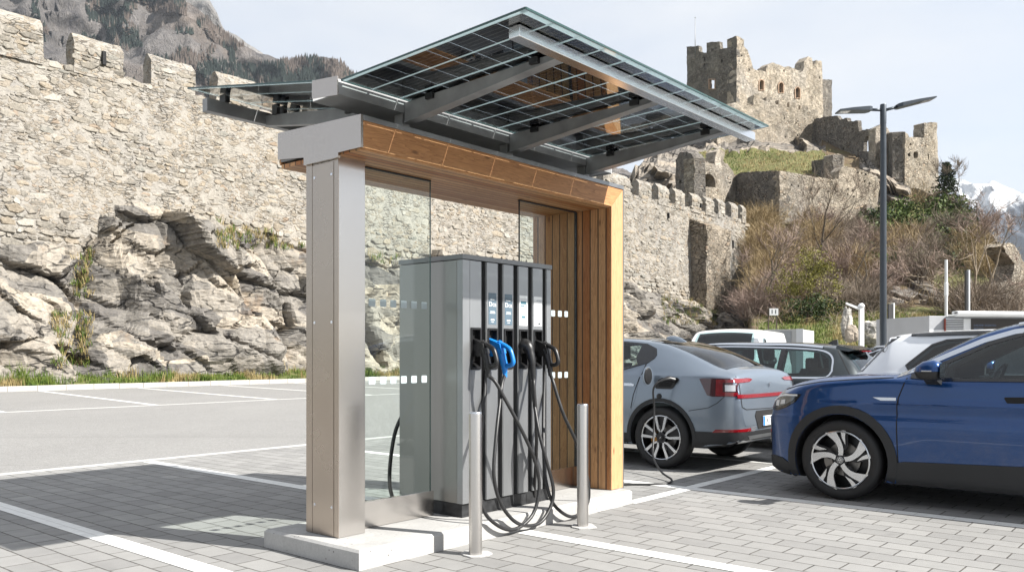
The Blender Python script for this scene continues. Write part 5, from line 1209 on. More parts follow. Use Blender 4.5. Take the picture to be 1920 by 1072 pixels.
    b = MB(); b.box(1.0, 1.5, -.6, .6, .58, .72, 0, .05); b.hexa([(1.0, -.58, .7), (1.15, -.58, .7), (1.15, .58, .7), (1.0, .58, .7)], [(.85, -.54, 1.15), (.95, -.54, 1.15), (.95, .54, 1.15), (.85, .54, 1.15)])
    for y in (-.36, .36): b.box(.82, .92, y-.13, y+.13, 1.13, 1.3, 0, .04)
    b.build('rear_bench', M['cabin'], c.root)
    sp = MB(); sp.hexa([(.30, -.50, 1.388), (.46, -.54, 1.42), (.46, .54, 1.42), (.30, .50, 1.388)], [(.22, -.46, 1.412), (.46, -.52, 1.476), (.46, .52, 1.476), (.22, .46, 1.412)])
    so_ = sp.build('roof_spoiler', M[paintm], c.root); MB().box(.222, .262, -.2, .2, 1.388, 1.402).build('brake_light', M['lamp_red'], so_)
    an = MB(); an.prism([(.62, 0), (.80, 0), (.68, .07), (.63, .075)], lambda p, q, t: (p, t, q+1.488), -.012, .012); an.build('antenna_fin', M['piano'], c.root)
    return c
c = estate('parked_car', 'dark grey estate car with bright window surround, behind the silver fastback', 'paint_wagon', 'satin')
place(c, 8.95, -.42); wag = c
c = estate('parked_car', 'black estate car showing only its roof and dark side windows beside the street lamp', 'paint_dark', 'satin', 'car_glass_dark')
place(c, 12.2, -2.1)
cv = dict(  # white crossover, origin rear end
 zt=curve((-.04,.6),(0,.95),(.06,1.08),(.20,1.25),(.34,1.42),(.42,1.50),(.46,1.585),(.8,1.625),(1.6,1.65),(2.4,1.62),(2.9,1.47),(3.3,1.22),(3.4,1.15),(4,1.08),(4.35,.95),(4.5,.6)),
 zr=curve((-.04,.56),(0,.92),(.06,1.05),(.20,1.21),(.34,1.375),(.42,1.45),(.46,1.53),(.8,1.565),(1.6,1.59),(2.4,1.55),(2.9,1.42),(3.3,1.19),(3.4,1.12),(4,1.04),(4.35,.9),(4.5,.55)),
 wr=curve((-.04,.6),(.1,.68),(.46,.60),(1,.61),(2.4,.64),(3.3,.74),(4,.72),(4.5,.48)),
 zbelt=curve((-.04,.54),(0,.88),(.06,1.0),(.3,1.09),(.8,1.11),(2,1.09),(3.3,1.06),(4,1.0),(4.35,.85),(4.5,.52)),
 wb=curve((-.04,.62),(.05,.74),(.2,.82),(.6,.88),(2,.88),(3.4,.88),(4,.84),(4.5,.52)),
 wm=curve((-.04,.64),(.05,.78),(.2,.86),(.6,.925),(2,.91),(3.4,.925),(4,.88),(4.5,.55)),
 ws=curve((-.04,.6),(.05,.76),(.2,.84),(.6,.905),(2,.88),(3.4,.9),(4,.86),(4.5,.52)),
 zb=curve((-.04,.45),(.1,.35),(.5,.26),(3.6,.23),(4.5,.3)))
c = Car('parked_car', 'white crossover with black side glass, parked behind the blue car with its tail facing left', 'car', 'cars parked at the chargers', -.04, 4.5, cv, 'paint_white')
w1 = [(.78, 1.21), (.86, 1.17), (1.55, 1.15), (1.55, 1.50), (1.15, 1.475), (1.0, 1.42)]
w2 = [(1.62, 1.15), (2.95, 1.12), (2.72, 1.33), (2.4, 1.47), (1.62, 1.505)]
c.finish(cavity=(.4, 3.1, .65), wheels=((.9, .36), (3.6, .36)), rc=.41, windows=[w1, w2], tops=[([(2.45, -.54), (2.45, .54), (3.15, .64), (3.15, -.64)], 1.1, 2)])
c.decal('windscreen', [(2.36, -.57), (2.36, .57), (3.25, .67), (3.25, -.67)], 'z', 'car_glass', .003, step=.07)
c.decal('rear_window', [(-.62, 1.12), (.62, 1.12), (.54, 1.47), (-.54, 1.47)], 'x', 'piano', .004, side=-1)
for sg in (1, -1):
    c.decal('rear_side_glass', [(.13, 1.13), (.20, 1.14), (.44, 1.44), (.60, 1.565), (.46, 1.56), (.40, 1.50)], 'y', 'piano', .004, side=sg)
    c.decal('side_window', [(.72, 1.22), (.76, 1.16), (.86, 1.14), (1.58, 1.12), (3.05, 1.085), (2.78, 1.34), (2.42, 1.50), (1.58, 1.535), (1.12, 1.51), (.97, 1.455)], 'y', 'car_glass_dark', .003, side=sg, skirt=.004)
    c.strip('window_frame', [(.72, 1.22), (.76, 1.16), (.86, 1.14), (1.58, 1.12), (3.05, 1.085), (2.78, 1.34), (2.42, 1.50), (1.58, 1.535), (1.12, 1.51), (.97, 1.455)], .025, 'y', 'piano', .006, side=sg, closed=True)
    c.decal('tail_light', [(-.01, .98), (.02, 1.065), (.30, 1.075), (.34, 1.04), (.15, .985)], 'y', 'lamp_red', .006, side=sg)
    c.strip('roof_rail', [(.72, sg*.585), (.95, sg*.60), (1.8, sg*.625), (2.3, sg*.62)], .032, 'z', 'piano', .022, skirt=.04)
    c.strip('roof_gap', [(.55, 1.555), (.80, 1.46), (.95, 1.40)], .006, 'y', 'gap', .003, side=sg) if False else None
    mirror(c.root, 2.85, sg*.95, 1.17, sg, 'paint_white')
    for wx in (.9, 3.6): wheel(c.root, wx, sg*.91, .36, .36, .25, 'five', sg)
    seat(c.root, 2.1, sg*.37, .6)
place(c, 7.98, -.50, R(180))

# ---- white van
cv = dict(  # origin front end at x=0, body runs to -4.6
 zt=curve((.02,.6),(0,.85),(-.1,1.02),(-.35,1.12),(-.5,1.16),(-.9,1.55),(-1.25,1.85),(-1.45,1.93),(-2,1.97),(-4.3,1.96),(-4.52,1.85),(-4.6,1.3),(-4.62,.6)),
 zr=curve((.02,.56),(0,.80),(-.1,.98),(-.35,1.09),(-.5,1.13),(-.9,1.50),(-1.25,1.78),(-1.45,1.86),(-2,1.90),(-4.3,1.89),(-4.52,1.78),(-4.6,1.28),(-4.62,.58)),
 wr=curve((.02,.55),(-.1,.70),(-.5,.80),(-.9,.79),(-1.4,.76),(-4.3,.76),(-4.62,.72)),
 zbelt=curve((.02,.5),(0,.75),(-.1,.92),(-.35,1.03),(-.6,1.08),(-1.5,1.1),(-4.4,1.1),(-4.58,1.05),(-4.62,.55)),
 wb=curve((.02,.6),(0,.72),(-.1,.82),(-.35,.90),(-.6,.93),(-4.3,.94),(-4.55,.90),(-4.62,.82)),
 wm=curve((.02,.62),(0,.75),(-.1,.85),(-.35,.93),(-.6,.95),(-4.3,.955),(-4.55,.92),(-4.62,.84)),
 ws=curve((.02,.6),(0,.73),(-.1,.83),(-.35,.91),(-.6,.93),(-4.3,.935),(-4.55,.90),(-4.62,.82)),
 zb=curve((.02,.32),(-.3,.24),(-4.3,.26),(-4.62,.35)))
c = Car('delivery_van', 'plain white panel van facing the camera below the fortress rock', 'van', None, -4.62, .02, cv, 'paint_van')
w1 = [(-1.12, 1.15), (-1.75, 1.15), (-1.75, 1.70), (-1.52, 1.72)]
c.finish(cavity=(-.75, -2.0, .7), wheels=((-.85, .34), (-3.8, .34)), rc=.38, windows=[w1], tops=[([(-.6, -.66), (-.6, .66), (-1.28, .62), (-1.28, -.62)], 1.12, 2.2)])
c.decal('windscreen', [(-.52, -.72), (-.52, .72), (-.9, .70), (-1.33, .665), (-1.33, -.665), (-.9, -.70)], 'z', 'car_glass', .003, step=.07)
for sg in (1, -1):
    c.decal('side_window', [(-1.02, 1.13), (-1.79, 1.13), (-1.79, 1.73), (-1.50, 1.745), (-1.42, 1.70)], 'y', 'car_glass', .003, side=sg)
    mirror(c.root, -1.1, sg*.99, 1.2, sg, 'black')
    for wx in (-.85, -3.8): wheel(c.root, wx, sg*.93, .34, .34, .22, 'five', sg)
    seat(c.root, -1.75, sg*.42, .62)
    c.decal('headlight', [(.0, .78), (-.05, .90), (-.3, .98), (-.32, .84), (-.1, .76)], 'y', 'lamp_clear', .006, side=sg)
c.decal('grille', [(-.5, .55), (.5, .55), (.5, .72), (-.5, .72)], 'x', 'cladding', .006, side=1)
van = c
van.root.location = at(1335, 700, 19.0)*1.0; van.root.location.z = 0
van.root.rotation_euler = (0, 0, R(-118))
# ------------------------------------------------------------------ fortress wall, rock, verge
def lerp_tab(tab): 
    xs = [a for a, _ in tab]; ys = [b for _, b in tab]
    return lambda x: float(np.interp(x, xs, ys))
N = lambda x, y, z, s=1.0: noise.noise(Vector((x*s, y*s, z*s)))
def fbm(x, y, z, s, o=4):
    a, t = 1.0, 0.0
    for k in range(o): t += a*noise.noise(Vector((x*s+k*7.3, y*s, z*s))); a *= .5; s *= 2.05
    return t
WV = 36.0
topz = lambda u: 14.45 + max(0, (u-18))*.0195
def grid_mesh(name, nu, nv, fn, mat, parent=None, smooth=False, close=None, sharp=None):
    vs = [fn(i, j) for j in range(nv) for i in range(nu)]
    fs = [(j*nu+i, j*nu+i+1, (j+1)*nu+i+1, (j+1)*nu+i) for j in range(nv-1) for i in range(nu-1)]
    if close: close(vs, fs, nu, nv)
    return MB().add(vs, fs).build(name, mat, parent, smooth=smooth, sharp=sharp, fix=False)
us = []; u = -14.0
while u < 82.5: us.append(u); u += .13 if u < 40 else .24
us.append(82.5)
NZ = 96
def stone_relief(u, v, z, amp):
    d, p = noise.voronoi(Vector((u*1.5+N(u, z, 3, .8)*.5, z*2.4+N(u, z, 9, .9)*.5, v)))
    e = min(1, (d[1]-d[0])*3.2)
    return amp*(e*.6+.7*fbm(u, z, v, .9, 3)) 
def wall_pt(i, j):
    u = us[i]; zt = topz(u)+.16*fbm(u, 0, 4, 1.3, 3)
    t = j/(NZ-1); z = 1.0+(zt-1.0)*t
    lower = 1-min(1, max(0, (z-6.5)/3.5))
    d = stone_relief(u, WV, z, .025)
    batter = .35*(1-t)
    p = W(u, WV-d-batter+.12*N(u, z, 0, .15), z); return p[:]
def wall_close(vs, fs, nu, nv):
    b = len(vs)
    for i in range(nu):
        p = vs[(nv-1)*nu+i]; vs.append((p[0]+VX*1.5, p[1]+VY*1.5, p[2]))
    for i in range(nu): vs.append(W(us[i], WV+1.5, 0)[:])
    for i in range(nu-1):
        fs.append(((nv-1)*nu+i, (nv-1)*nu+i+1, b+i+1, b+i)); fs.append((b+i, b+i+1, b+nu+i+1, b+nu+i))
    e = nu-1
    fs.append(tuple(j*nu+e for j in range(nv))+(b+e, b+nu+e)); 
rtop = lerp_tab([(-14, 6.5), (8, 6.0), (10.1, 6.1), (11.4, 6.35), (13.1, 6.3), (14.0, 7.2), (14.5, 8.65), (16, 8.8), (18, 8.6), (20, 8.2), (22.6, 8.0), (25.9, 7.25), (30, 7.45), (33, 7.5), (35.7, 8.4), (38, 7.6), (45, 7.2), (58.7, 7.9), (61.3, 7.2), (66, 6.7), (71, 6.6), (76, 6.2), (78.3, 7.6), (80, 6.7), (82.8, 5.6), (85, 4.0), (88, 1.5)])
fort = tag(empty('fortress_wall', W(-14, WV, 0), ANG), 'long crenellated rubble fortress wall running the whole width behind the car park', 'wall')
def local(o, root):
    o.parent = root; o.matrix_parent_inverse = (Matrix.Translation(root.location) @ Matrix.Rotation(root.rotation_euler.z, 4, 'Z')).inverted(); return o
local(grid_mesh('wall_body', len(us), NZ, wall_pt, M['wall'], smooth=True, close=wall_close, sharp=50), fort)
def rough_box(name, mat, u0, u1, v0, v1, z0, prof, seed=0, amp=.07, root=None, step=.22):
    """prof: list of (v fraction, z) giving the end profile, closed along u"""
    nu = max(3, int((u1-u0)/step)+1); pts = []
    for a, b in zip(prof, prof[1:]):
        n = max(1, int(math.hypot((b[0]-a[0])*(v1-v0), b[1]-a[1])/step))
        for k in range(n): pts.append((a[0]+(b[0]-a[0])*k/n, a[1]+(b[1]-a[1])*k/n))
    pts.append(prof[-1]); m = len(pts); vs = []; fs = []
    def P3(u, f, z):
        v = v0+(v1-v0)*f; k = amp
        return W(u+k*fbm(u+seed, v, z, 1.7, 3), v+k*fbm(u, v+seed, z+5, 1.7, 3), z+k*.8*fbm(u, v, z+seed, 1.7, 3))[:]
    for i in range(nu):
        u = u0+(u1-u0)*i/(nu-1)
        for f, z in pts: vs.append(P3(u, f, z))
    for i in range(nu-1):
        for k in range(m-1): fs.append((i*m+k, (i+1)*m+k, (i+1)*m+k+1, i*m+k+1))
    for i, fl in ((0, 1), (nu-1, 0)):
        # end cap as horizontal strips between front and back
        for k in range(m//2):
            a, b, c, d = i*m+k, i*m+k+1, i*m+m-2-k, i*m+m-1-k
            q = []
            for x in ((a, b, c, d) if fl else (d, c, b, a)):
                if x not in q: q.append(x)
            if len(q) > 2: fs.append(tuple(q))
    o = MB().add(vs, fs).build(name, mat, None, smooth=True, sharp=40)
    return local(o, root) if root else o
mer = [(8.3, 11.85), (13.15, 15.4), (16.75, 19.05), (20.3, 22.7)]
u = 24.0
while u < 56: mer.append((u, u+2.25)); u += 3.5
mer += [(57.4, 59.6), (61.0, 63.1), (64.3, 66.2), (67.4, 69.2), (70.6, 72.45), (73.4, 75.15), (76.1, 77.6), (78.95, 80.55), (81.6, 82.5)]
for k, (a, b) in enumerate(mer):
    h = topz((a+b)/2)+ (1.55 if k < 20 else 1.6)
    h += .15 if k == 0 else .12*N(k, 1, 2, 3.7)
    z0 = topz(a)-.35
    rough_box('merlon', M['wall'], a, b, WV-.06, WV+.78, z0, [(0, z0), (0, h-.42), (.42, h), (.58, h), (1, h-.42), (1, z0)], k*3.1, .04, fort)
for (u, z, w, hh) in ((14.45, 14.75, .16, .62), (66.0, 13.9, .14, .5), (79.2, 12.4, .2, .8), (72.2, 15.7, .12, .4)):
    b = MB().box(u-w/2, u+w/2, WV-.22, WV-.0, z, z+hh); o = b.build('arrow_slit', M['gap'], None, loc=(OX, OY, 0), rz=ANG); local(o, fort)
# stones of the wall face, set in mortar: denser and bigger low down, showing through worn render higher up
ms = MB(); sr = random.Random(41); z = 3.2
def in_wall(u, z):
    if z < topz(u)-.05: return True
    return any(a+.05 < u < b-.05 for a, b in mer) and z < topz(u)+1.12
while z < 16.8:
    hgt = sr.choice((sr.uniform(.10, .18), sr.uniform(.16, .30), sr.uniform(.24, .42))); u = -2.0+sr.random()
    while u < 82.3:
        wd = (.12+hgt*.8)*sr.uniform(.7, 2.4); far = u > 40
        if far: wd *= 1.35
        um, zm = u+wd/2, z+hgt/2+.05*N(u, z, 0, .5)
        k = fbm(um, zm, 4, .32, 3); low = 1-min(1, max(0, (zm-7.6-1.2*N(um, 1, 1, .12))/1.6)); top = min(1, max(0, (zm-topz(um)+.5)/.4))
        pr = .30+.75*k+.75*low+.7*top
        if sr.random() < pr and in_wall(um, zm+hgt*.4) and (zm > rtop(um)-.6 if um < 88 else True):
            t = min(1, (zm-1)/(topz(um)-1)); v = WV-.35*(1-t)+.12*N(um, zm, 0, .15)
            if zm > topz(um)-.1: v = WV-.06
            if 69.9 < um < 75.4 and zm < 14.2: u += wd; continue
            n = sr.choice((5, 6, 6, 7)); ring = []; sk = sr.uniform(-.35, .35); a0_ = sr.uniform(0, .5)
            gx, gz = wd/2-.006, hgt/2*sr.uniform(.78, 1.12)-.006
            for q in range(n):
                a = 2*math.pi*(q+sr.uniform(-.22, .22))/n+a0_; c, s = math.cos(a), math.sin(a); m_ = max(abs(c), abs(s)); e = sr.uniform(.80, 1.10)
                x_, y_ = c/m_**.75*gx*e, s/m_**.75*gz*e; ring.append((um+x_, zm+y_+x_*sk*.35))
            dp = sr.uniform(.015, .055) if low < .5 else sr.uniform(.03, .12); tu, tz = sr.uniform(-.14, .14), sr.uniform(-.25, .14)
            vs = []
            for (a_, b_) in ring: vs.append(W(a_, v+.10, b_)[:])
            for (a_, b_) in ring: vs.append(W(a_, v-dp+.02+tu*(a_-um)+tz*(b_-zm), b_)[:])
            for (a_, b_) in ring: vs.append(W(um+(a_-um)*.86, v-dp-.004+tu*(a_-um)+tz*(b_-zm)+sr.uniform(-.012, .012), zm+(b_-zm)*.84)[:])
            vs.append(W(um, v-dp-.008, zm)[:])
            fs = [(r_*n+q, r_*n+(q+1) % n, r_*n+n+(q+1) % n, r_*n+n+q) for r_ in (0, 1) for q in range(n)]+[(2*n+q, 2*n+(q+1) % n, 3*n) for q in range(n)]
            ms.add(vs, fs)
        u += wd+.01
    z += hgt+.008
so_ = ms.build('wall_stones', M['wall_stone'], None, fix=False); local(so_, fort); so_['kind'] = 'stuff'
but = rough_box('buttress', M['wall_far'], 70.2, 75.2, 34.2, 36.2, 4.5, [(0, 4.5), (0, 13.6), (.85, 14.4), (1, 14.4), (1, 4.5)], 5, .16, fort, .3)

# rock outcrop
def hsh(p): 
    a = math.sin(p.x*127.1+p.y*311.7+p.z*74.7)*43758.5453; b = math.sin(p.x*269.5+p.y*183.3+p.z*246.1)*43758.5453; c = math.sin(p.x*113.5+p.y*271.9+p.z*124.6)*43758.5453
    return a-math.floor(a), b-math.floor(b), c-math.floor(c)
def facet(x, y, sx, sy, rot, seed, tilt=1.0, warp=.25):
    c, s = math.cos(rot), math.sin(rot); X = (c*x+s*y)*sx; Y = (-s*x+c*y)*sy
    X += warp*noise.noise(Vector((X*.9, Y*.9, seed+3.1))); Y += warp*noise.noise(Vector((X*.9, Y*.9, seed+8.2)))
    d, p = noise.voronoi(Vector((X, Y, seed)))
    h = hsh(p[0]); return (h[0]-.5)+tilt*((X-p[0].x)*(h[1]-.5)+(Y-p[0].y)*(h[2]-.35)), d[1]-d[0]
rus = []; u = -12.0
while u < 88: rus.append(u); u += .12 if u < 38 else .22
RN = 72
gap = lambda u, z: math.exp(-((u-(11.9+(z-1)*.28))/.42)**2)      # cleft between the left block and the rest
def rock_pt(i, j):
    u = rus[i]; t = j/(RN-1); zt = rtop(u)+.30*fbm(u, 0, 1, .9, 3); z = -.1+(zt+.1)*t
    base = 31.25+.5*N(u, 0, 7, .25) + 4.3*(t**1.5) + .55*math.sin(u*.33+1.0)*(1-t)
    if u > 58: base += (1-t)*.3-1.2*math.sin(math.pi*t)*.6
    f1, e1 = facet(u, z, .24, .40, R(-38), 1.7, 1.7, .10); f2_, e2 = facet(u, z, .55, .80, R(-42), 4.4, 1.9, .08); f3, e3 = facet(u, z, 1.5, 1.9, R(-36), 9.1, 1.8, .08)
    fall = min(1, t*5)*min(1, (1-t)*6+.25)
    d = fall*(1.55*f1+.55*f2_+.10*f3) - .42*max(0, .13-e1)*6*fall - .16*max(0, .13-e2)*5*fall
    if 13.6 < u < 20.5: d += .5*math.sin(math.pi*min(1, max(0, (u-13.6)/6.9)))*max(0, min(1, (t-.45)/.3))*min(1, (1.04-t)*9)
    d -= 1.0*gap(u, z)*fall
    v = min(base-d, WV+.2) if t < .985 else WV+.3
    return W(u+.25*N(u, z, 5, .7)*fall, v, z)[:]
tag(grid_mesh('rock_outcrop', len(rus), RN, rock_pt, M['rock'], smooth=False), kind='structure')
ROCK = BVHTree.FromPolygons([v.co[:] for v in bpy.data.objects['rock_outcrop'].data.vertices], [p.vertices[:] for p in bpy.data.objects['rock_outcrop'].data.polygons])
# verge
def verge_pt(i, j):
    u = -14+i*.5; t = j/8; v = 30.09+t*2.6
    return W(u, v, .15+.52*t**1.2+.14*t*fbm(u, v, 0, .5, 3))[:]
tag(grid_mesh('verge', 210, 9, verge_pt, M['verge'], smooth=True), kind='structure')
def blades(mb, p, n, h, spread, rng, mi=0, w=.012, lean=.5):
    for k in range(n):
        a = rng.uniform(0, 6.283); r = spread*math.sqrt(rng.random()); x, y = p[0]+r*math.cos(a), p[1]+r*math.sin(a)
        hh = h*rng.uniform(.5, 1.15); b = rng.uniform(0, 6.283); lx, ly = math.cos(b)*hh*lean*rng.random(), math.sin(b)*hh*lean*rng.random()
        c = rng.uniform(0, 6.283); wx, wy = math.cos(c)*w, math.sin(c)*w; z = p[2]
        mb.add([(x-wx, y-wy, z-.02), (x+wx, y+wy, z-.02), (x+lx*.45+wx*.7, y+ly*.45+wy*.7, z+hh*.6), (x+lx*.45-wx*.7, y+ly*.45-wy*.7, z+hh*.6), (x+lx, y+ly, z+hh)], [(0, 1, 2, 3), (3, 2, 4)], mi)
rng = random.Random(11); gm = MB()
for k in range(4200):
    u = rng.uniform(4, 62) if k % 4 else rng.uniform(4, 30); t = rng.random()**1.3
    dens = .5+.9*fbm(u, t*2, 3, .45, 3)
    if rng.random() > dens+.15: continue
    v = 30.12+t*2.0; z = .12+.55*(t*2.0/2.6)**1.2
    dry = fbm(u, v, 9, .6, 2) > .12
    hv_ = .17+.30*max(0, .5+fbm(u, v, 5, .55, 3)); blades(gm, W(u, v, z), 8, hv_*(1.5 if k % 11 == 0 else 1), .17, rng, 1 if dry else 0, .014)
def rock_tufts(px0, px1, py0, py1, n, h, dry):
    for k in range(n):
        px, py = rng.uniform(px0, px1), rng.uniform(py0, py1)
        d = Vector(((px-960)/FPX, 1, -(py-HOR)/FPX)).normalized(); r = ROCK.ray_cast(Vector((0, 0, CAMH)), d)
        if r[0] is None or r[1].z < .12 and rng.random() < .6: continue
        blades(gm, r[0], 9, h, .16, rng, 1 if rng.random() < dry else 0, .016, .8)
rock_tufts(405, 570, 412, 468, 260, .34, .55); rock_tufts(135, 172, 470, 560, 60, .35, .7); rock_tufts(100, 170, 590, 690, 110, .32, .6)
rock_tufts(690, 750, 470, 500, 60, .34, .5); rock_tufts(1240, 1345, 545, 610, 220, .40, .45); rock_tufts(215, 300, 362, 378, 30, .3, .8); rock_tufts(1395, 1440, 590, 615, 60, .4, .4)
tag(gm.build('grass', [M['grass'], M['drygrass']], fix=False), kind='stuff')

# ------------------------------------------------------------------ castle hill
ytop = lerp_tab([(1100, 352), (1130, 346), (1175, 333), (1200, 305), (1225, 289), (1260, 270), (1290, 243), (1350, 218), (1440, 214), (1545, 228), (1575, 262), (1620, 300), (1650, 325), (1690, 352), (1760, 367), (1800, 382), (1830, 408), (1860, 440), (1890, 472), (1920, 505), (2000, 545), (2300, 610)])
dmap = lerp_tab([(228, 154), (245, 148), (268, 139), (300, 128), (325, 116), (345, 112), (410, 104), (450, 96), (500, 86), (560, 72), (600, 60), (625, 50), (650, 38), (664, 34)])
def hill_d(px, py):
    d = dmap(py)
    if px < 1405: d = max(d, 97+(1405-px)*.01)
    return d
HX = [1100+i*7 for i in range(172)]; HN = 110
def zone(px, py):
    """1 grass, 2 rock, else scrub soil"""
    j = 14*N(px, py, 0, .03); x, y = px+j, py+j*.6
    if y > (588 if x < 1645 else 577) and 1425 < x < 1800: return 1
    if 284 < y < 326 and 1310 < x < 1545 and y > 284+(max(0, 1400-x))*.06: return 1
    if 1628 < x < 1700 and 405 < y < 455: return 1
    if 1700 < x < 1815 and 380 < y < 440: return 1
    if y < 300 and x < 1545: return 2
    if x < 1300 and y < 400: return 2
    if 1610 < x < 1705 and y < 420: return 2
    if 1850 < x < 1915 and 440 < y < 560: return 2
    if 430 < y < 585 and x > 1430 and fbm(x, y*1.3, 17, .016, 3) > .34: return 2
    if 440 < y < 585 and x > 1500 and fbm(x, y*1.2, 23, .012, 3) > .36: return 1
    return 0
hv = []; hz = []
for j in range(HN):
    for px in HX:
        yt = ytop(px)+5*fbm(px, 0, 2, .03, 3); t = (j/(HN-1)); py = 662+(yt-662)*t
        zn = zone(px, py); d = hill_d(px, py)
        p = at(px, py, d); am = .9 if zn != 2 else 2.0
        q = Vector((p.x*.12, p.y*.12, p.z*.12))
        if zn == 2:
            f, e = facet(p.x, p.z, .22, .16, R(55), 3.3, 1.4); f2_, _ = facet(p.x, p.z, .6, .42, R(58), 5.9, 1.2); dis = 2.2*f+1.0*f2_
        else: dis = am*fbm(p.x, p.y, p.z, .11, 4)
        dis *= min(1, j/6)
        dr = Vector((p.x, p.y, 0)).normalized()
        hv.append((p.x-dr.x*dis*1.4, p.y-dr.y*dis*1.4, p.z+dis*.25)); hz.append(zn)
nu = len(HX); hf = [(j*nu+i, j*nu+i+1, (j+1)*nu+i+1, (j+1)*nu+i) for j in range(HN-1) for i in range(nu-1)]
bk = len(hv)                                                     # far side of the hill
for i in range(nu): p = hv[(HN-1)*nu+i]; hv.append((p[0]*1.12, p[1]+22, p[2]-4))
for i in range(nu): p = hv[(HN-1)*nu+i]; hv.append((p[0]*1.5, p[1]+90, -2))
for i in range(nu-1): hf.append(((HN-1)*nu+i, (HN-1)*nu+i+1, bk+i+1, bk+i)); hf.append((bk+i, bk+i+1, bk+nu+i+1, bk+nu+i))
M['hill'] = mat_ground('hill_scrub_soil', [(.28, (.07, .05, .03)), (.5, (.15, .11, .07)), (.62, (.12, .115, .045)), (.8, (.23, .18, .12))], .22, .25)
M['hill_grass'] = mat_ground('hill_grass', [(.3, (.06, .075, .022)), (.5, (.115, .125, .042)), (.64, (.18, .165, .07)), (.85, (.25, .21, .13))], .35, .12)
hm = MB().add(hv, hf).build('hill', [M['hill'], M['hill_grass'], M['rock_far']], fix=False)
HILL = BVHTree.FromPolygons([Vector(p) for p in hv], hf)
for k, p in enumerate(hm.data.polygons):
    vv = [v for v in hf[k] if v < bk]; zz = max((hz[v] for v in vv), default=0, key=lambda q: [hz[v] for v in vv].count(q))
    p.material_index = zz; p.use_smooth = zz != 2
tag(hm, kind='structure')
def on_hill(px, py):
    d = Vector(((px-960)/FPX, 1, -(py-HOR)/FPX)).normalized(); r = HILL.ray_cast(Vector((0, 0, CAMH)), d)
    return r[0] if r[0] is not None else at(px, py, hill_d(px, py))

def ruin_part(name, poly, A, B, thick, mat, parent, holes=(), step=None, amp=.16, jag=.10, seed=0):
    """masonry panel standing on the line A-B (px, distance); outline surveyed on that plane"""
    a = Vector(((A[0]-960)/FPX*A[1], A[1])); b = Vector(((B[0]-960)/FPX*B[1], B[1])); t = (b-a).normalized(); n = Vector((-t.y, t.x))
    if n.y < 0: n = -n
    def sz(px, py):
        r = Vector(((px-960)/FPX, 1)); k = a.dot(n)/r.dot(n); p = r*k
        return Vector(((p-a).dot(t), CAMH+(HOR-py)/FPX*k))
    P = [sz(*q) for q in poly]; step = step or max(.42, (max(p.x for p in P)-min(p.x for p in P))/40)
    def dens(Q, j):
        out = []
        for p, q in zip(Q, Q[1:]+Q[:1]):
            m = max(1, int((q-p).length/step+.5))
            for k in range(m):
                w = p+(q-p)*k/m
                out.append(w+Vector((N(w.x+seed, w.y, 1, 1.9), N(w.x, w.y+seed, 7, 1.9)+.5*N(w.x*3, w.y, 4, 1.9)))*j*(1.4 if k else .5))
        return out
    B0 = dens(P, jag); HS = [dens([sz(*q) for q in h], .10) for h in holes]
    def ins(q, Q):
        c = False
        for p, w in zip(Q, Q[1:]+Q[:1]):
            if (p.y > q.y) != (w.y > q.y) and q.x < (w.x-p.x)*(q.y-p.y)/(w.y-p.y)+p.x: c = not c
        return c
    V = list(B0); E = [(i, (i+1) % len(B0)) for i in range(len(B0))]
    for h in HS:
        o = len(V); V += h; E += [(o+i, o+(i+1) % len(h)) for i in range(len(h))]
    xs = [p.x for p in B0]; ys = [p.y for p in B0]; x = min(xs)
    nb = len(V)
    while x < max(xs):
        y = min(ys)
        while y < max(ys):
            q = Vector((x+.3*step*N(x, y, 2, 3), y+.3*step*N(x, y, 5, 3)))
            if ins(q, B0) and not any(ins(q, h) for h in HS) and min((q-w).length for w in V[:nb]) > step*.4: V.append(q)
            y += step
        x += step
    r = delaunay_2d_cdt(V, E, [], 0, 1e-6)
    vv = r[0]; tris = []
    for f in r[2]:
        c = (vv[f[0]]+vv[f[1]]+vv[f[2]])/3
        if ins(c, B0) and not any(ins(c, h) for h in HS): tris.append(tuple(f))
    m = len(vv); vs = []
    for s in (0, 1):
        for q in vv:
            d = amp*fbm(q.x+seed, q.y, s*9, .5, 3)*(1 if s == 0 else .5)
            p = a+t*q.x+n*(d+thick*s); vs.append((p.x, p.y, q.y))
    bnd = {}
    for f in tris:
        for i, j in zip(f, f[1:]+f[:1]):
            if (j, i) in bnd: del bnd[(j, i)]
            else: bnd[(i, j)] = 1
    fs = tris+[tuple(m+i for i in reversed(f)) for f in tris]+[(j, i, m+i, m+j) for i, j in bnd]
    o = MB().add(vs, fs).build(name, M[mat], None, smooth=True, sharp=25)
    return local(o, parent) if parent else o
def bld(name, px, d, label, cat='ruin', group=None):
    p = at(px, 600, d); return tag(empty(name, (p.x, p.y, 0)), label, cat, group)
rect = lambda x0, y0, x1, y1: [(x0, y0), (x1, y0), (x1, y1), (x0, y1)]
archw = lambda x0, y0, x1, y1: [(x0, y1), (x0, y0+(x1-x0)*.4), (x0+(x1-x0)*.25, y0+.5), ((x0+x1)/2, y0), (x1-(x1-x0)*.25, y0+.5), (x1, y0+(x1-x0)*.4), (x1, y1)]
k = bld('castle_keep', 1381, 158, 'roofless castle keep with broken battlements, highest building on the hill', 'castle')
ruin_part('wall', [(1288, 88), (1310, 86), (1312, 98), (1325, 100), (1325, 80), (1349, 78), (1350, 93), (1363, 90), (1366, 74), (1381, 68), (1381, 250), (1288, 250)], (1288, 168), (1381, 158), .9, 'castle_shade', k, [rect(1329, 149, 1340, 167), rect(1319, 107, 1322, 114), rect(1319, 119, 1322, 125), rect(1352, 112, 1355, 118), rect(1334, 92, 1336.5, 97)], seed=1)
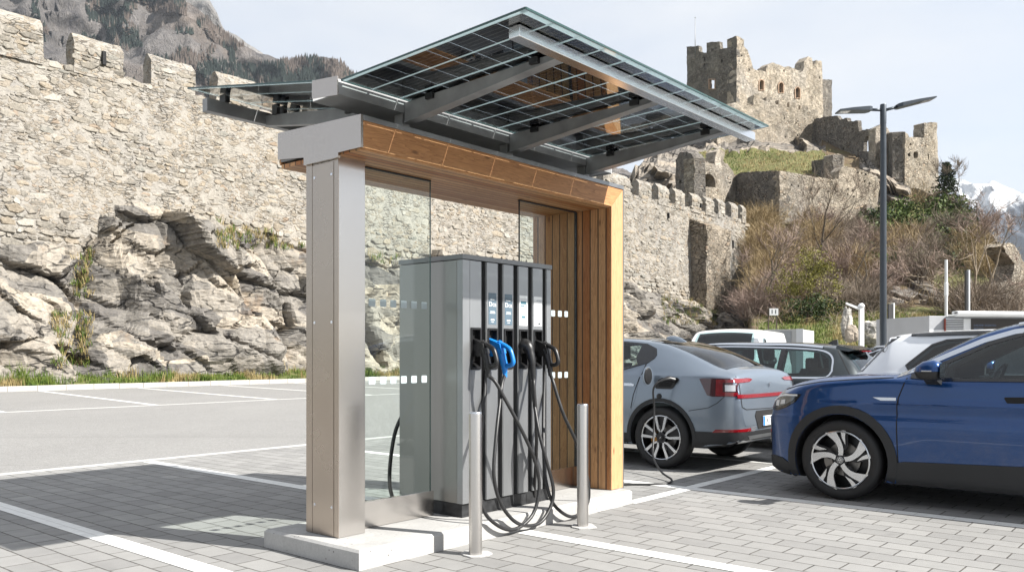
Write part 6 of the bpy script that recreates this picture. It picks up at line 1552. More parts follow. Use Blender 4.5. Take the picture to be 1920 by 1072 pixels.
ruin_part('wall', [(1381.3, 68), (1389, 71), (1395, 75), (1396, 87), (1402, 94), (1408, 112), (1413, 128), (1418, 131), (1436, 135), (1438, 124), (1447, 118), (1462, 122), (1470, 126), (1478, 124), (1490, 129), (1505, 135), (1509, 114), (1516, 106), (1522, 109), (1523, 121), (1526, 122), (1531, 113), (1541, 115), (1543, 160), (1543, 250), (1381.3, 250)], (1381, 158), (1543, 174), 2.2, 'castle', k, [archw(1424, 150, 1432, 169), archw(1461, 155, 1469, 174), archw(1492, 164, 1500, 184), rect(1404, 129, 1406.5, 133), rect(1389, 103, 1392, 106), rect(1535, 144, 1537.5, 148), rect(1469, 131, 1471.5, 135)], seed=2)
ruin_part('wall', [(1412, 142), (1560, 150), (1560, 260), (1412, 260)], (1412, 176), (1560, 192), 2.0, 'castle_shade', k, seed=3)
for x0, y0, x1, y1 in ((1424, 150, 1432, 169), (1461, 155, 1469, 174), (1492, 164, 1500, 184)):
    ruin_part('window_surround', archw(x0-1.3, y0-1.5, x1+1.3, y1+.8), (1381, 157.75), (1543, 173.75), .5, 'brick', k, [archw(x0, y0, x1, y1)], .6, .02, .05)
ruin_part('window_surround', rect(1328, 148, 1341, 168), (1288, 167.8), (1381, 157.8), .5, 'brick', k, [rect(1329.5, 149.5, 1339.5, 166.5)], .6, .02, .05)
f = bld('flagpole', 1303.5, 166, 'thin bare flagpole on the castle keep', 'flagpole'); zz = lambda py, d: CAMH+(HOR-py)/FPX*d
b = MB(); b.tube([(0, 0, zz(110, 166)), (0, 0, zz(34, 166))], .09, 6, r2=.05); b.build('pole', M['galv'], f, smooth=True); MB().lathe([(0, -.15), (.15, 0), (0, .15)], 8, lambda r, a, h: (r*math.cos(a), r*math.sin(a), zz(33.5, 166)+h)).build('finial', M['galv'], f)
k = bld('castle_ruin', 1440, 140, 'sunlit ward wall with four low merlons just below the keep', 'ruin')
ruin_part('wall', [(1345, 200), (1380, 192), (1402, 194), (1412, 199), (1414, 178), (1424, 175), (1428, 186), (1437, 190), (1437, 182), (1453, 184), (1454, 196), (1460, 197), (1460, 187), (1475, 189), (1476, 201), (1480, 201), (1480, 191), (1496, 194), (1497, 205), (1500, 206), (1500, 197), (1514, 199), (1516, 209), (1524, 206), (1531, 206), (1534, 222), (1534, 290), (1345, 280)], (1345, 137), (1534, 143), 1.8, 'castle', k, [rect(1470, 220, 1472, 224), rect(1491, 229, 1493.5, 233), rect(1472, 255, 1474.5, 259), rect(1494, 252, 1496.5, 256)], seed=4)
k = bld('castle_ruin', 1600, 128, 'shaded grey curtain wall with a tall arched window, stepping down from the keep', 'ruin')
ruin_part('wall', [(1506, 262), (1527, 224), (1545, 219), (1569, 217), (1575, 225), (1588, 221), (1590, 229), (1608, 226), (1610, 246), (1636, 240), (1650, 234), (1652, 330), (1600, 330), (1560, 310), (1506, 300)], (1506, 145), (1652, 127), .7, 'castle_shade', k, [[(1619, 284), (1619, 266), (1623, 257), (1629, 253), (1635, 252), (1635, 284)], rect(1556, 250, 1559, 253), rect(1580, 277, 1583, 281)], seed=5)
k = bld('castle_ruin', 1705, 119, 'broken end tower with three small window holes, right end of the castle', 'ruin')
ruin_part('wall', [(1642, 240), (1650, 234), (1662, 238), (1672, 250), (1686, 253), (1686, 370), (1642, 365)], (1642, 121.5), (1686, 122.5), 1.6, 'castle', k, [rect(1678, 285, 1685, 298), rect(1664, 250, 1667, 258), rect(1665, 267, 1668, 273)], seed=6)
ruin_part('wall', [(1684, 249), (1697, 247), (1697.5, 375), (1684, 370)], (1684, 123), (1697.5, 117), 1.6, 'castle_shade', k, seed=7)
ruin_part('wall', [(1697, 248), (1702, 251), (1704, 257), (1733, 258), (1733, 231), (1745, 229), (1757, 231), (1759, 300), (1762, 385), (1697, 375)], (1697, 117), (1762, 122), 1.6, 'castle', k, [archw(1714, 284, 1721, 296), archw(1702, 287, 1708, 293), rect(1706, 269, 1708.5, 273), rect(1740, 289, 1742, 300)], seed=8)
ruin_part('wall', [(1708, 262), (1716, 250), (1726, 241), (1736, 234), (1736, 300), (1708, 300)], (1706, 127), (1737, 122.5), 1.2, 'castle_shade', k, seed=9)
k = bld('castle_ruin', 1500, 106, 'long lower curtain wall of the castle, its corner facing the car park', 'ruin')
ruin_part('wall', [(1372, 350), (1378, 331), (1388, 324), (1410, 322), (1440, 320), (1462, 320), (1462, 425), (1372, 425)], (1372, 109), (1462, 101), 1.6, 'castle_shade', k, [rect(1416, 342, 1419, 345), rect(1417, 375, 1420, 378), rect(1440, 390, 1443, 393)], seed=10)
ruin_part('wall', [(1461.5, 320), (1490, 325), (1520, 330), (1540, 333), (1573, 336), (1574, 320), (1583, 311), (1600, 315), (1625, 322), (1645, 330), (1650, 350), (1640, 425), (1461.5, 430)], (1461.5, 101), (1650, 107), 1.6, 'castle', k, [rect(x, y, x+3.2, y+3.6) for x, y in ((1518, 354), (1552, 357), (1587, 362), (1607, 322), (1614, 323), (1622, 325), (1611, 337), (1620, 338), (1629, 342), (1588, 353), (1597, 355), (1599, 367), (1565, 358), (1535, 352), (1482, 345), (1495, 347))], seed=11)
k = bld('castle_ruin', 1550, 114, 'stump of a square ruined building on the grass behind the lower curtain wall', 'ruin')
ruin_part('wall', [(1520, 345), (1522, 302), (1541, 299), (1562, 290), (1562, 345)], (1520, 119), (1562, 113), 1.4, 'castle_shade', k, seed=12)
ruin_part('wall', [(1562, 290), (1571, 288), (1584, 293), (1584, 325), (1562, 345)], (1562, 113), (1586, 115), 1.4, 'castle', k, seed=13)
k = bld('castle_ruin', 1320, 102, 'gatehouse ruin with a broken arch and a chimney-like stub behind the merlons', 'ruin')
ruin_part('wall', [(1267, 300), (1275, 286), (1288, 284), (1302, 296), (1302, 420), (1267, 420)], (1267, 106), (1302, 100), 1.4, 'castle_shade', k, [rect(1273, 338, 1277, 345)], seed=14, step=.5)
ruin_part('wall', [(1302, 296), (1308, 298), (1312, 304), (1320, 305), (1326, 302), (1334, 307), (1340, 307), (1343, 284), (1349, 279), (1358, 283), (1359, 291), (1356, 302), (1366, 311), (1376, 322), (1384, 345), (1386, 420), (1302, 420)], (1302, 100), (1386, 109), 1.4, 'castle', k, [[(1312, 350), (1312, 333), (1318, 328), (1327, 325), (1336, 328), (1341, 335), (1342, 352)], rect(1367, 341, 1371, 344)], seed=15, step=.5)
k = bld('retaining_wall', 1905, 90, 'pale stone retaining wall at the right edge below the bare tree', 'wall')
ruin_part('wall', [(1882, 600), (1886, 550), (1898, 522), (1902, 495), (1880, 462), (1890, 455), (1908, 462), (1918, 490), (1940, 520), (1990, 540), (1990, 620), (1882, 620)], (1880, 66), (1990, 74), 1.4, 'castle', k, seed=16)
# ------------------------------------------------------------------ vegetation
M['bark'] = simple('bark', (.10, .08, .06), .9, 0, .3, 6); M['bark_pale'] = simple('bark_pale', (.26, .21, .155), .9, 0, .3, 6)
M['twig'] = mat_leaf('twigs', (.13, .105, .085), (.29, .235, .185), .9); M['twig_red'] = mat_leaf('twigs_reddish', (.165, .12, .10), (.33, .25, .21), .9); M['twig_straw'] = mat_leaf('twigs_straw', (.21, .16, .085), (.38, .29, .17), .9)
M['leaf_dark'] = mat_leaf('leaves_dark', (.012, .026, .008), (.045, .07, .016)); M['leaf_mid'] = mat_leaf('leaves_mid', (.035, .06, .012), (.10, .135, .028)); M['leaf_willow'] = mat_leaf('leaves_willow', (.10, .10, .020), (.24, .22, .05))
M['needle'] = mat_leaf('needles', (.012, .024, .010), (.045, .065, .022))
rng = random.Random(5)
def rv(r, z=1.0): return Vector((r.gauss(0, 1), r.gauss(0, 1), r.gauss(0, z)))
def twig(mb, p, d, l, w, mi=0):
    s = d.cross(Vector((rng.random()-.5, rng.random()-.5, rng.random()-.5))).normalized()*w
    m = p+d*l*.55+rv(rng)*l*.05; q = p+d*l+rv(rng)*l*.10
    mb.add([p-s, p+s, m+s*.7, m-s*.7, q], [(0, 1, 2, 3), (3, 2, 4)], mi)
def tuft(mb, p, n, l, w, mi=0, up=.5, side=None):
    for k in range(n):
        d = (rv(rng)+Vector((0, 0, up*2.2))).normalized()
        if d.z < -.1: d.z = -d.z
        L = l*rng.uniform(.5, 1.1); twig(mb, p+rv(rng, .4)*l*.16, d, L, w, mi)
        if L > l*.6:
            for q in range(2): twig(mb, p+d*L*rng.uniform(.4, .8), (d+rv(rng)*.5).normalized(), L*.45, w*.7, mi)
def leaves(mb, c, n, rx, rz, s, mi=0, hollow=.5):
    for k in range(n):
        d = rv(rng).normalized()*(hollow+(1-hollow)*rng.random()**.6); p = c+Vector((d.x*rx, d.y*rx, d.z*rz))
        a = rv(rng).normalized()*s*rng.uniform(.6, 1.3); b = a.cross(rv(rng)).normalized()*s*rng.uniform(.3, .6)
        mb.add([p-a-b*.2, p+b, p+a, p-b], [(0, 1, 2, 3)], mi)
# scrub on the slope: countless bare shrubs reading as one brown mass
sb = MB()
for k in range(2100):
    px = rng.uniform(1398, 1925); py = rng.uniform(372, 612)
    if py < ytop(px)+2: continue
    if px < 1660 and py < 425-.0*(px-1400) and not (px < 1530 and py > 400): continue
    z = zone(px, py)
    if z == 1 and rng.random() < .93: continue
    if z == 2 and rng.random() < .86: continue
    if fbm(px, py, 4, .012, 3) < -.30: continue
    p = on_hill(px, py); f = fbm(px, py, 7, .011, 3)
    mi = 2 if (f > .18 or (px < 1480 and py < 480)) else (1 if f > -.15 else 0)
    tuft(sb, p, 10, 2.5*(p.y/90)**.3*rng.uniform(.6, 1.15), .020*p.y/70, mi)
tag(sb.build('scrub', [M['twig'], M['twig_red'], M['twig_straw']], fix=False), kind='stuff')
# rounded bare shrubs standing out of the scrub
protos = []
def shrub(i):
    mb = MB(); h = rng.uniform(.9, 1.1)
    for k in range(240):
        a = rng.uniform(0, 6.283); e = rng.uniform(.1, 1.0)**.7; d = Vector((math.cos(a)*e, math.sin(a)*e, rng.uniform(.45, 1.1))).normalized(); L = h*rng.uniform(.6, 1.15)
        twig(mb, Vector((rng.gauss(0, .12), rng.gauss(0, .12), -.05)), d, L, .0075)
        for q in range(2): twig(mb, d*L*rng.uniform(.45, .85), (d+rv(rng)*.42).normalized(), L*.42, .0055)
    return mb
for i, tm in enumerate(('twig', 'twig_red', 'twig_straw')):
    for s in range(2): protos.append((shrub(i), tm))
made = {}; spots = []
while len(spots) < 84:
    px, py = rng.uniform(1404, 1880), rng.uniform(412, 600)
    if py < ytop(px)+10 or zone(px, py) != 0 or (px < 1650 and py < 428): continue
    if any(abs(px-a)+abs(py-b_) < 15 for a, b_ in spots): continue
    spots.append((px, py))
for n_, (px, py) in enumerate(spots):
    f = fbm(px, py, 7, .011, 3); q = (2 if (px < 1475 and py < 490) or f > .25 else (1 if f > -.1 else 0))*2+n_ % 2
    p = on_hill(px, py)-Vector((0, 0, .2))
    if q not in made: o = protos[q][0].build('bare_shrub', M[protos[q][1]], None, fix=False); made[q] = o
    else: o = made[q].copy(); COL.objects.link(o)
    s = rng.uniform(1.8, 3.5)*(p.y/90)**.3; o.location = p; o.scale = (s*1.1, s*1.1, s); o.rotation_euler = (0, 0, rng.uniform(0, 6.28))
    tag(o, 'rounded leafless brown shrub on the scrubby castle slope', 'shrub', 'rounded leafless shrubs on the castle slope')
# ground cover of grass tufts on the lawn and castle meadow
gb_ = MB()
for k in range(3000):
    px, py = (rng.uniform(1425, 1790), rng.uniform(586, 652)) if k % 3 else (rng.uniform(1305, 1548), rng.uniform(283, 328))
    if zone(px, py) != 1: continue
    p = on_hill(px, py); s = p.y/50
    blades(gb_, p, 6, (.15 if py < 400 else .20)*s**.5, .5*s, rng, 1 if fbm(px, py, 3, .02, 3) > (-.22 if py < 400 else .08) else 0, .02*s)
tag(gb_.build('meadow_grass', [M['grass'], M['drygrass']], fix=False), kind='stuff')
iv = MB()
for k in range(560):
    px, py = rng.uniform(1618, 1822), rng.uniform(372, 505)
    if fbm(px, py, 12, .016, 3) + (.34 if zone(px, py) == 1 else (.16 if px > 1690 and py < 480 else -.05)) < .0 or py < ytop(px)+6: continue
    p = on_hill(px, py); leaves(iv, p+Vector((0, 0, .5)), 46, 1.8, 1.1, .26, 0 if fbm(px, py, 2, .03) > .05 or px > 1760 and py > 420 else 1, .3)
tag(iv.build('ground_ivy', [M['leaf_dark'], M['leaf_mid']], fix=False), kind='stuff')

def limb(mb, tips, p, d, l, r, depth, spread, up, mi=0, seg=5, shrink=.72, nb=(2, 3)):
    pts = [p]; q = p.copy(); dd = d.copy(); n = 4
    for k in range(n):
        dd = (dd+rv(rng)*.10+Vector((0, 0, up*.06))).normalized(); q = q+dd*l/n; pts.append(q.copy())
    r1 = r*.62; mb.tube(pts, r, seg, mi, caps=False, r2=r1)
    if depth == 0: tips.append((q, dd)); return
    for k in range(rng.randint(*nb)):
        nd = (dd+rv(rng)*spread).normalized(); nd.z += up*.12; nd.normalize()
        base = pts[rng.randint(2, 4)] if k else q
        limb(mb, tips, base, nd, l*shrink*rng.uniform(.8, 1.15), r1*(.95 if k == 0 else .75), depth-1, spread, up, mi, max(3, seg-1), shrink, nb)
def bare_tree(name, base, h, label, r=.16, depth=4, spread=.45, up=.6, lean=Vector((0, 0, 1)), barkm='bark', twigm='twig', tl=1.2, tw=.02, stems=1, group=None):
    root = tag(empty(name, base), label, 'tree', group)
    mb = MB(); tips = []
    for s in range(stems):
        d = (lean+rv(rng)*(.0 if stems == 1 else .35)).normalized()
        limb(mb, tips, Vector((0, 0, -.3))+rv(rng, 0)*(.0 if stems == 1 else .2), d, h*.36, r, depth, spread, up)
    mb.build('trunk', M[barkm], root, smooth=True)
    t = MB()
    for p, d in tips:
        for k in range(7): twig(t, p-d*rng.uniform(0, tl*.6), (d+rv(rng)*.45+Vector((0, 0, .15))).normalized(), tl*rng.uniform(.5, 1.1), tw)
    t.build('crown', M[twigm], root, fix=False); return root
bare_tree('bare_tree', on_hill(1537, 503), 10.5, 'bare grey tree with a round fan of twigs below the castle curtain wall', .17, 5, .42, .8, tl=1.3, tw=.016)
bare_tree('bare_tree', on_hill(1838, 590), 9.0, 'bare tree with pale twisting limbs behind the white kiosk', .14, 4, .55, .5, barkm='bark_pale', twigm='twig_red', tl=1.3, tw=.018, stems=3)
bare_tree('bare_tree', on_hill(1798, 384), 6.5, 'small bare tree on the skyline right of the conifer', .10, 4, .4, .9, tl=1.1, tw=.022)
bare_tree('bare_tree', on_hill(1832, 412), 6.5, 'thin bare tree on the skyline in front of the snowy mountain', .09, 4, .5, .6, twigm='twig_red', tl=1.2, tw=.022)
bare_tree('bare_tree', on_hill(1425, 585), 8.0, 'leaning bare shrub tree beside the right end of the fortress wall', .12, 4, .4, .4, Vector((.55, .1, .8)), twigm='twig_red', tl=1.2, tw=.016, stems=3)
bare_tree('bare_tree', on_hill(1600, 560), 7.0, 'bare reddish shrub tree between the willow and the street lamp', .10, 4, .5, .5, twigm='twig_red', tl=1.3, tw=.016, stems=3)
bare_tree('bare_tree', on_hill(1725, 545), 6.0, 'bare brown shrub tree to the right of the street lamp', .09, 4, .5, .5, twigm='twig', tl=1.3, tw=.016, stems=3)
bare_tree('bare_tree', on_hill(1480, 500), 6.0, 'straw coloured bare shrub tree left of the willow', .09, 4, .5, .5, twigm='twig_straw', tl=1.3, tw=.016, stems=3)
# willow shrub
p = on_hill(1518, 598); w = tag(empty('willow', p), 'yellow-green willow bush just leafing out above the lawn', 'bush')
mb = MB(); tips = []
for k in range(5): limb(mb, tips, Vector((0, 0, -.2)), (Vector((0, 0, 1))+rv(rng)*.35).normalized(), 1.9, .09, 3, .45, .5)
mb.build('trunk', M['bark'], w, smooth=True); t = MB()
for q, d in tips: leaves(t, q, 40, .62, .55, .085, 0, .1); tuft(t, q-d*.4, 4, .8, .012, 0)
for k in range(30): leaves(t, Vector((rng.gauss(0, 1.15), rng.gauss(0, 1.15), rng.uniform(.7, 4.6))), 40, .55, .5, .085, 0, .1)
t.build('crown', M['leaf_willow'], w, fix=False)
# evergreen bush
p = on_hill(1512, 606); w = tag(empty('evergreen_bush', p), 'low dark evergreen bush under the willow at the edge of the lawn', 'bush')
t = MB()
for k in range(30): leaves(t, Vector((rng.uniform(-2.2, 2.4), rng.gauss(0, .5), rng.uniform(.2, 1.6))), 60, .65, .55, .11, 0, .2)
t.build('crown', M['leaf_dark'], w, fix=False); MB().tube([(0, 0, -.2), (.1, 0, .8)], .08, 6).build('trunk', M['bark'], w)
# conifer
p = on_hill(1775, 374); w = tag(empty('pine_tree', p), 'lone dark pine on the skyline beside the broken end tower', 'tree')
MB().tube([(0, 0, -.4), (.05, 0, 2), (0, .05, 4.6)], .12, 7, r2=.03).build('trunk', M['bark'], w, smooth=True); t = MB()
for k in range(15):
    z = .9+k*.26; L = 1.5*(1-(z-.9)/4.2)**.8+.15
    for a in range(6):
        an = a*1.047+k*1.3+rng.uniform(-.3, .3); d = Vector((math.cos(an), math.sin(an), .12)); LL = L*rng.uniform(.55, 1.1)
        for s in range(4): leaves(t, Vector((0, 0, z))+d*LL*(.35+.22*s), 9, .22, .10, .15, 0, .1)
t.build('crown', M['needle'], w, fix=False)

# ------------------------------------------------------------------ street furniture and small things behind the cars
def zof(py, d): return CAMH+(HOR-py)/FPX*d
M['lamp_post'] = simple('lamp_post_grey', (.055, .065, .078), .4, .5, .06, 3)
d = 18.6; p = at(1656, 600, d); lamp = tag(empty('street_lamp', (p.x, p.y, 0)), 'tall dark grey street lamp with two flat heads beside the parked cars', 'street lamp')
zt = zof(196, d)
b = MB(); b.tube([(0, 0, 0), (0, 0, 1.2), (0, 0, zt-.42)], [.075, .075, .062], 24); b.build('pole', M['lamp_post'], lamp, smooth=True, sharp=40)
MB().lathe([(.066, zt-.42), (.066, zt-.02), (.06, zt), (0, zt)], 24).build('pole_head', M['lamp_post'], lamp, smooth=True, sharp=40)
for sg, e, h1 in ((-1, (1570, 210), 205), (1, (1749, 186), 206)):
    ex = ((e[0]-1656)/FPX*d); ez = zof(e[1], d); az = zof(h1, d)
    ax = sg*.30
    MB().tube([(0, 0, az-.02), (ax, -.02, az+(ez-az)*.25)], .032, 12).build('arm', M['lamp_post'], lamp, smooth=True)
    dx = ex-ax; ln = math.hypot(dx, ez-az)
    h = MB(); k0 = (ax-sg*.02, az+(ez-az)*.25)
    P_ = lambda t, o: (k0[0]+(ex-k0[0])*t, k0[1]+(ez-k0[1])*t+o)
    vs = []
    for t_, y, up, dn in ((0, .10, .045, -.035), (.10, .15, .045, -.04), (.58, .16, .035, -.022), (1, .16, .014, -.012)):
        x, z = P_(t_, 0); vs += [(x, -y-.02, z+dn), (x, y-.02, z+dn), (x, y-.02, z+up), (x, -y-.02, z+up)]
    f = [(i*4+k_, i*4+(k_+1) % 4, i*4+4+(k_+1) % 4, i*4+4+k_) for i in range(3) for k_ in range(4)]+[(0, 1, 2, 3), (15, 14, 13, 12)]
    hd = h.add(vs, f).build('lamp_head', M['lamp_post'], lamp)
    x0, z0 = P_(.66, 0); x1, z1 = P_(.95, 0)
    MB().hexa([(x0, -.12, z0-.026), (x1, -.12, z1-.018), (x1, .08, z1-.018), (x0, .08, z0-.026)], [(x0, -.12, z0-.01), (x1, -.12, z1-.008), (x1, .08, z1-.008), (x0, .08, z0-.01)]).build('lens', M['lamp_clear'], hd)
def post(name, px, pyt, d, r, label, cat, mat, parts=True):
    p = at(px, 600, d); o = tag(empty(name, (p.x, p.y, 0)), label, cat); zt = zof(pyt, d)
    MB().tube([(0, 0, 0), (0, 0, zt)], r, 14).build('pole', M[mat], o, smooth=True, sharp=40); return o, zt
o, zt = post('utility_pole', 1774, 487, 36, .062, 'plain light metal pole left of a shorter pole, behind the white kiosk', 'pole', 'galv_light')
MB().lathe([(.064, zt-1.55), (.078, zt-1.5), (.078, zt-1.0), (.064, zt-.95)], 12).build('clamp', M['white_plastic'], o); MB().box(-.02, .5, -.015, .015, zt-2.35, zt-2.31).build('bracket', M['galv_light'], o)
o, zt = post('utility_pole', 1816, 506, 36, .058, 'shorter light metal pole with a dark back, nearest the pale bare tree', 'pole', 'galv_light')
MB().box(-.14, -.07, -.05, .06, 0, zt-.02).build('cable_duct', M['blackmatte'], o)
# boom gate
p = at(1615, 640, 34); o = tag(empty('boom_post', (p.x, p.y, 0)), 'white post with a sloping raised arm in front of the pale standing stone', 'gate'); zt = zof(575, 34)
MB().box(-.085, .085, -.085, .085, 0, zt, 0, .01).lathe([(.13, zt), (.13, zt+.05), (.06, zt+.14), (0, zt+.15)], 16).build('post', M['white_paint'], o)
MB().hexa([(0, -.05, zt-.16), (-.62, -.05, zt+.10), (-.62, .05, zt+.10), (0, .05, zt-.16)], [(0, -.05, zt-.06), (-.62, -.05, zt+.18), (-.62, .05, zt+.18), (0, .05, zt-.06)]).build('boom_arm', M['white_paint'], o)
def boulder(name, px, py0, py1, wpx, d, label, mat, seed, cat='rock', depth=.7):
    zc0, zc1 = zof(py1, d), zof(py0, d); p = at(px, 600, d); rx = wpx/FPX*d/2; rz = (zc1-zc0)/2
    bm = bmesh.new(); bmesh.ops.create_icosphere(bm, subdivisions=4, radius=1)
    for v in bm.verts:
        f, e = facet(v.co.x+seed, v.co.z+v.co.y*.5, 1.6, 1.6, .5, seed, 1.2); k = 1+.26*f+.10*fbm(v.co.x, v.co.y, v.co.z+seed, 2.2, 3)
        s = v.co.copy(); m = max(abs(s.x), abs(s.y), abs(s.z)); s = s*(1+.30*(1-m)); v.co = Vector((s.x*rx*k, s.y*rx*depth*k, s.z*rz*k))
    o = MB().bm(bm).build(name, mat, None, loc=(p.x, p.y, (zc0+zc1)/2)); bm.free(); return tag(o, label, cat)
M['pale_stone'] = mat_rock('pale_stone', base=(.42, .41, .39), tan=(.5, .47, .42), dark=(.15, .15, .15), scale=2.5)
M['tan_stone'] = simple('tan_stone', (.36, .31, .255), .9, 0, .2, 3, .2, 12)
boulder('standing_stone', 1588, 574, 640, 19, 35, 'tall narrow pale standing stone at the edge of the lawn', M['pale_stone'], 3, 'stone', .6)
boulder('round_stone', 1597, 608, 640, 26, 34.5, 'smooth upright tan slab between the standing stone and the white post', M['tan_stone'], 5, 'stone', .5)
boulder('boulder', 1638, 602, 652, 52, 36, 'large pale fissured boulder behind the street lamp', M['pale_stone'], 8)
boulder('boulder', 1700, 612, 645, 60, 37, 'low brownish boulder right of the street lamp', M['tan_stone'], 12)
boulder('boulder', 1713, 615, 632, 26, 33, 'small black boulder above the roof of the white crossover', simple('black_stone', (.05, .05, .055), .8, 0, .3, 6), 14)
o, zt = post('marker_post', 1679, 600, 33, .06, 'short white marker post right of the street lamp', 'post', 'white_paint')
p = at(1669, 600, 30); o = tag(empty('notice_board', (p.x, p.y, 0), R(28)), 'narrow dark notice board with a white edge just right of the street lamp', 'sign')
MB().box(-.14, .10, -.05, .0, zof(603, 30), zof(570, 30)).build('board', M['blackmatte'], o); MB().box(.101, .15, -.07, .02, 0, zof(568, 30)).build('post', M['white_paint'], o)
p = at(1451, 600, 40); o = tag(empty('sign', (p.x, p.y, 0), R(-8)), 'small white sign with two dark marks on brown posts below the fortress rock', 'sign')
pn = MB().box(-.20, .20, -.015, .015, zof(591, 40), zof(578, 40)).build('panel', M['white_plastic'], o)
for x in (-.08, .08): MB().box(x-.022, x+.022, -.018, -.0155, zof(588, 40), zof(580.5, 40)).lathe([(0, 0), (.02, 0)], 3).build('pictogram', M['ink'], pn)
for x, y0 in ((-.24, 575), (.12, 592)): MB().box(x-.03, x+.03, .02, .06, 0, zof(y0, 40)).build('post', M['bark'], o)
# grey box body behind the van
p = at(1490, 640, 25.5); o = tag(empty('box_trailer', (p.x, p.y, 0), R(-30)), 'pale grey box trailer with a white end, behind the white van', 'trailer')
zt = zof(617, 25.5)
b = MB(); b.box(-.9, .15, .0, 1.7, .45, zt, 0, .01); b.build('box', simple('trailer_grey', (.42, .42, .41), .5, 0, .05, 2), o)
MB().box(.151, .24, .02, 1.68, .5, zt-.02).build('door', M['white_paint'], o); MB().box(.05, .25, -.03, .0, .45, zt+.01).build('frame', M['galv_light'], o)
MB().box(-.42, -.1, -.02, .0, .5, zt-.05).build('recess_panel', M['flash'], o)
for y in (.25, 1.45): MB().lathe([(0, -.07), (.28, -.07), (.3, -.04), (.3, .04), (.28, .07), (0, .07)], 24, lambda r, a, h: (-.4+r*math.cos(a), y+h, .3+r*math.sin(a))).build('wheel', M['rubber'], o)
# kiosk
d = 20.5; x = lambda px, dd=d: (px-1742)/FPX*dd
p = at(1742, 600, d); o = tag(empty('vending_kiosk', (p.x, p.y, 0), R(9)), 'white vending kiosk with rolled awning, louvre grille and dark menu screen', 'kiosk')
zk = zof(592, d)
MB().box(0, x(2080), .0, 2.2, .35, zk, 0, .01).build('body', simple('kiosk_grey', (.36, .37, .39), .45, .1, .05, 2), o)
MB().box(x(1812), x(2080), -.03, -.001, .35, zof(597, d)).build('front_panel', M['white_paint'], o)
MB().box(x(1742), x(1812), -.02, -.001, .35, zof(618, d)).build('front_panel', M['white_paint'], o)
lv = MB(); lv.box(x(1773), x(1812), -.012, -.001, zof(622, d), zof(596.5, d))
lo = lv.build('louvre_backing', M['gap'], o); b = MB()
for k in range(8): z = zof(622, d)+k*.042; b.hexa([(x(1774.5), -.05, z), (x(1811), -.05, z), (x(1811), -.015, z+.012), (x(1774.5), -.015, z+.012)], [(x(1774.5), -.05, z+.010), (x(1811), -.05, z+.010), (x(1811), -.015, z+.030), (x(1774.5), -.015, z+.030)])
b.build('louvre', M['white_paint'], lo); MB().box(x(1772), x(1774), -.055, -.01, zof(623, d), zof(597, d)).build('louvre_edge', simple('rust_edge', (.26, .07, .05), .6), lo)
aw = MB().tube([(x(1785), -.22, zof(588.5, d)), (x(2080), -.22, zof(588.5, d))], .07, 20).box(x(1785), x(2080), -.30, -.06, zof(588.5, d)-.01, zof(583.5, d), 0, .02); awo = aw.build('awning', M['white_paint'], o, smooth=True, sharp=30)
MB().box(x(1784), x(1785)-.001, -.25, -.18, zof(588, d), zof(586, d)).build('awning_cap', M['blackmatte'], awo)
MB().box(x(1827), x(2060), -.045, -.0305, zof(640, d), zof(596.5, d)).build('screen', simple('menu_screen', (.022, .017, .017), .3), o)
TK = lambda px, py: Matrix.Translation((x(px), -.0465, zof(py, d))) @ Matrix.Rotation(R(90), 4, 'X')
M['screen_text'] = simple('screen_text', (.12, .17, .28), .5)
sc_ = [c_ for c_ in children(o) if c_.name.startswith('screen')][0]
text_mesh('screen_text', 'DAJUIEIB· SIGERITEN', .066, M['screen_text'], sc_, TK(1832, 611), 'LEFT'); text_mesh('screen_text', 'BEICITOI', .066, M['screen_text'], sc_, TK(1832, 617.5), 'LEFT')
for xx in (.6, 3.4):
    for yy in (.3, 1.9): MB().lathe([(0, -.09), (.27, -.09), (.3, -.05), (.3, .05), (.27, .09), (0, .09)], 24, lambda r, a, h: (xx+r*math.cos(a), yy+h, .3+r*math.sin(a))).build('wheel', M['rubber'], o)

# ------------------------------------------------------------------ mountains
def mat_mountain(name, rock, tan, dark, snow=None, sc=1.0):
    t = NT(name); g = t.n('ShaderNodeNewGeometry'); o = g.outputs['Position']
    mp = t.n('ShaderNodeMapping', ins={'Vector': o, 'Rotation': (R(10), R(38), R(15)), 'Scale': (1.0, 1.0, .38)})
    a = t.noise(mp.outputs[0], .009*sc, 9, .72, 1.2); b = t.noise(mp.outputs[0], .055*sc, 6, .75, .6); c = t.noise(o, .0035*sc, 5, .6)
    col = t.ramp(a, [(.30, dark), (.45, rock), (.62, tuple(min(1, x*1.35) for x in rock))])
    col = t.mix(t.ramp(c, [(.44, 0.0), (.60, .85)]), col, tan); col = t.mix(.35, col, t.ramp(b, [(.34, dark), (.62, tuple(min(1, x*1.5) for x in rock))]))
    if snow:
        sep = t.n('ShaderNodeSeparateXYZ', ins={0: o}); s = t.math('ADD', sep.outputs[2], t.math('MULTIPLY_ADD', a, 460.0, -230.0))
        s = t.math('ADD', s, t.math('MULTIPLY_ADD', b, 160.0, -80.0)); m = t.n('ShaderNodeMapRange', ins={0: s, 1: snow-18, 2: snow+18, 3: 0.0, 4: 1.0})
        col = t.mix(m.outputs[0], col, (.82, .84, .87))
    t.set(Base_Color=col, Roughness=.95, Specular_IOR_Level=.1)
    t.bump(t.math('ADD', a, t.math('MULTIPLY', b, .35)), 1.0, 40/sc); return t.m
M['mountain_forest'] = mat_mountain('mountain_slope', (.20, .185, .175), (.24, .18, .13), (.06, .06, .07)); M['mountain_cliff'] = mat_mountain('mountain_cliff', (.30, .285, .27), (.26, .22, .18), (.13, .13, .135)); M['mountain_snow'] = mat_mountain('mountain_snowy', (.07, .085, .11), (.06, .07, .09), (.03, .04, .06), 640, .4)
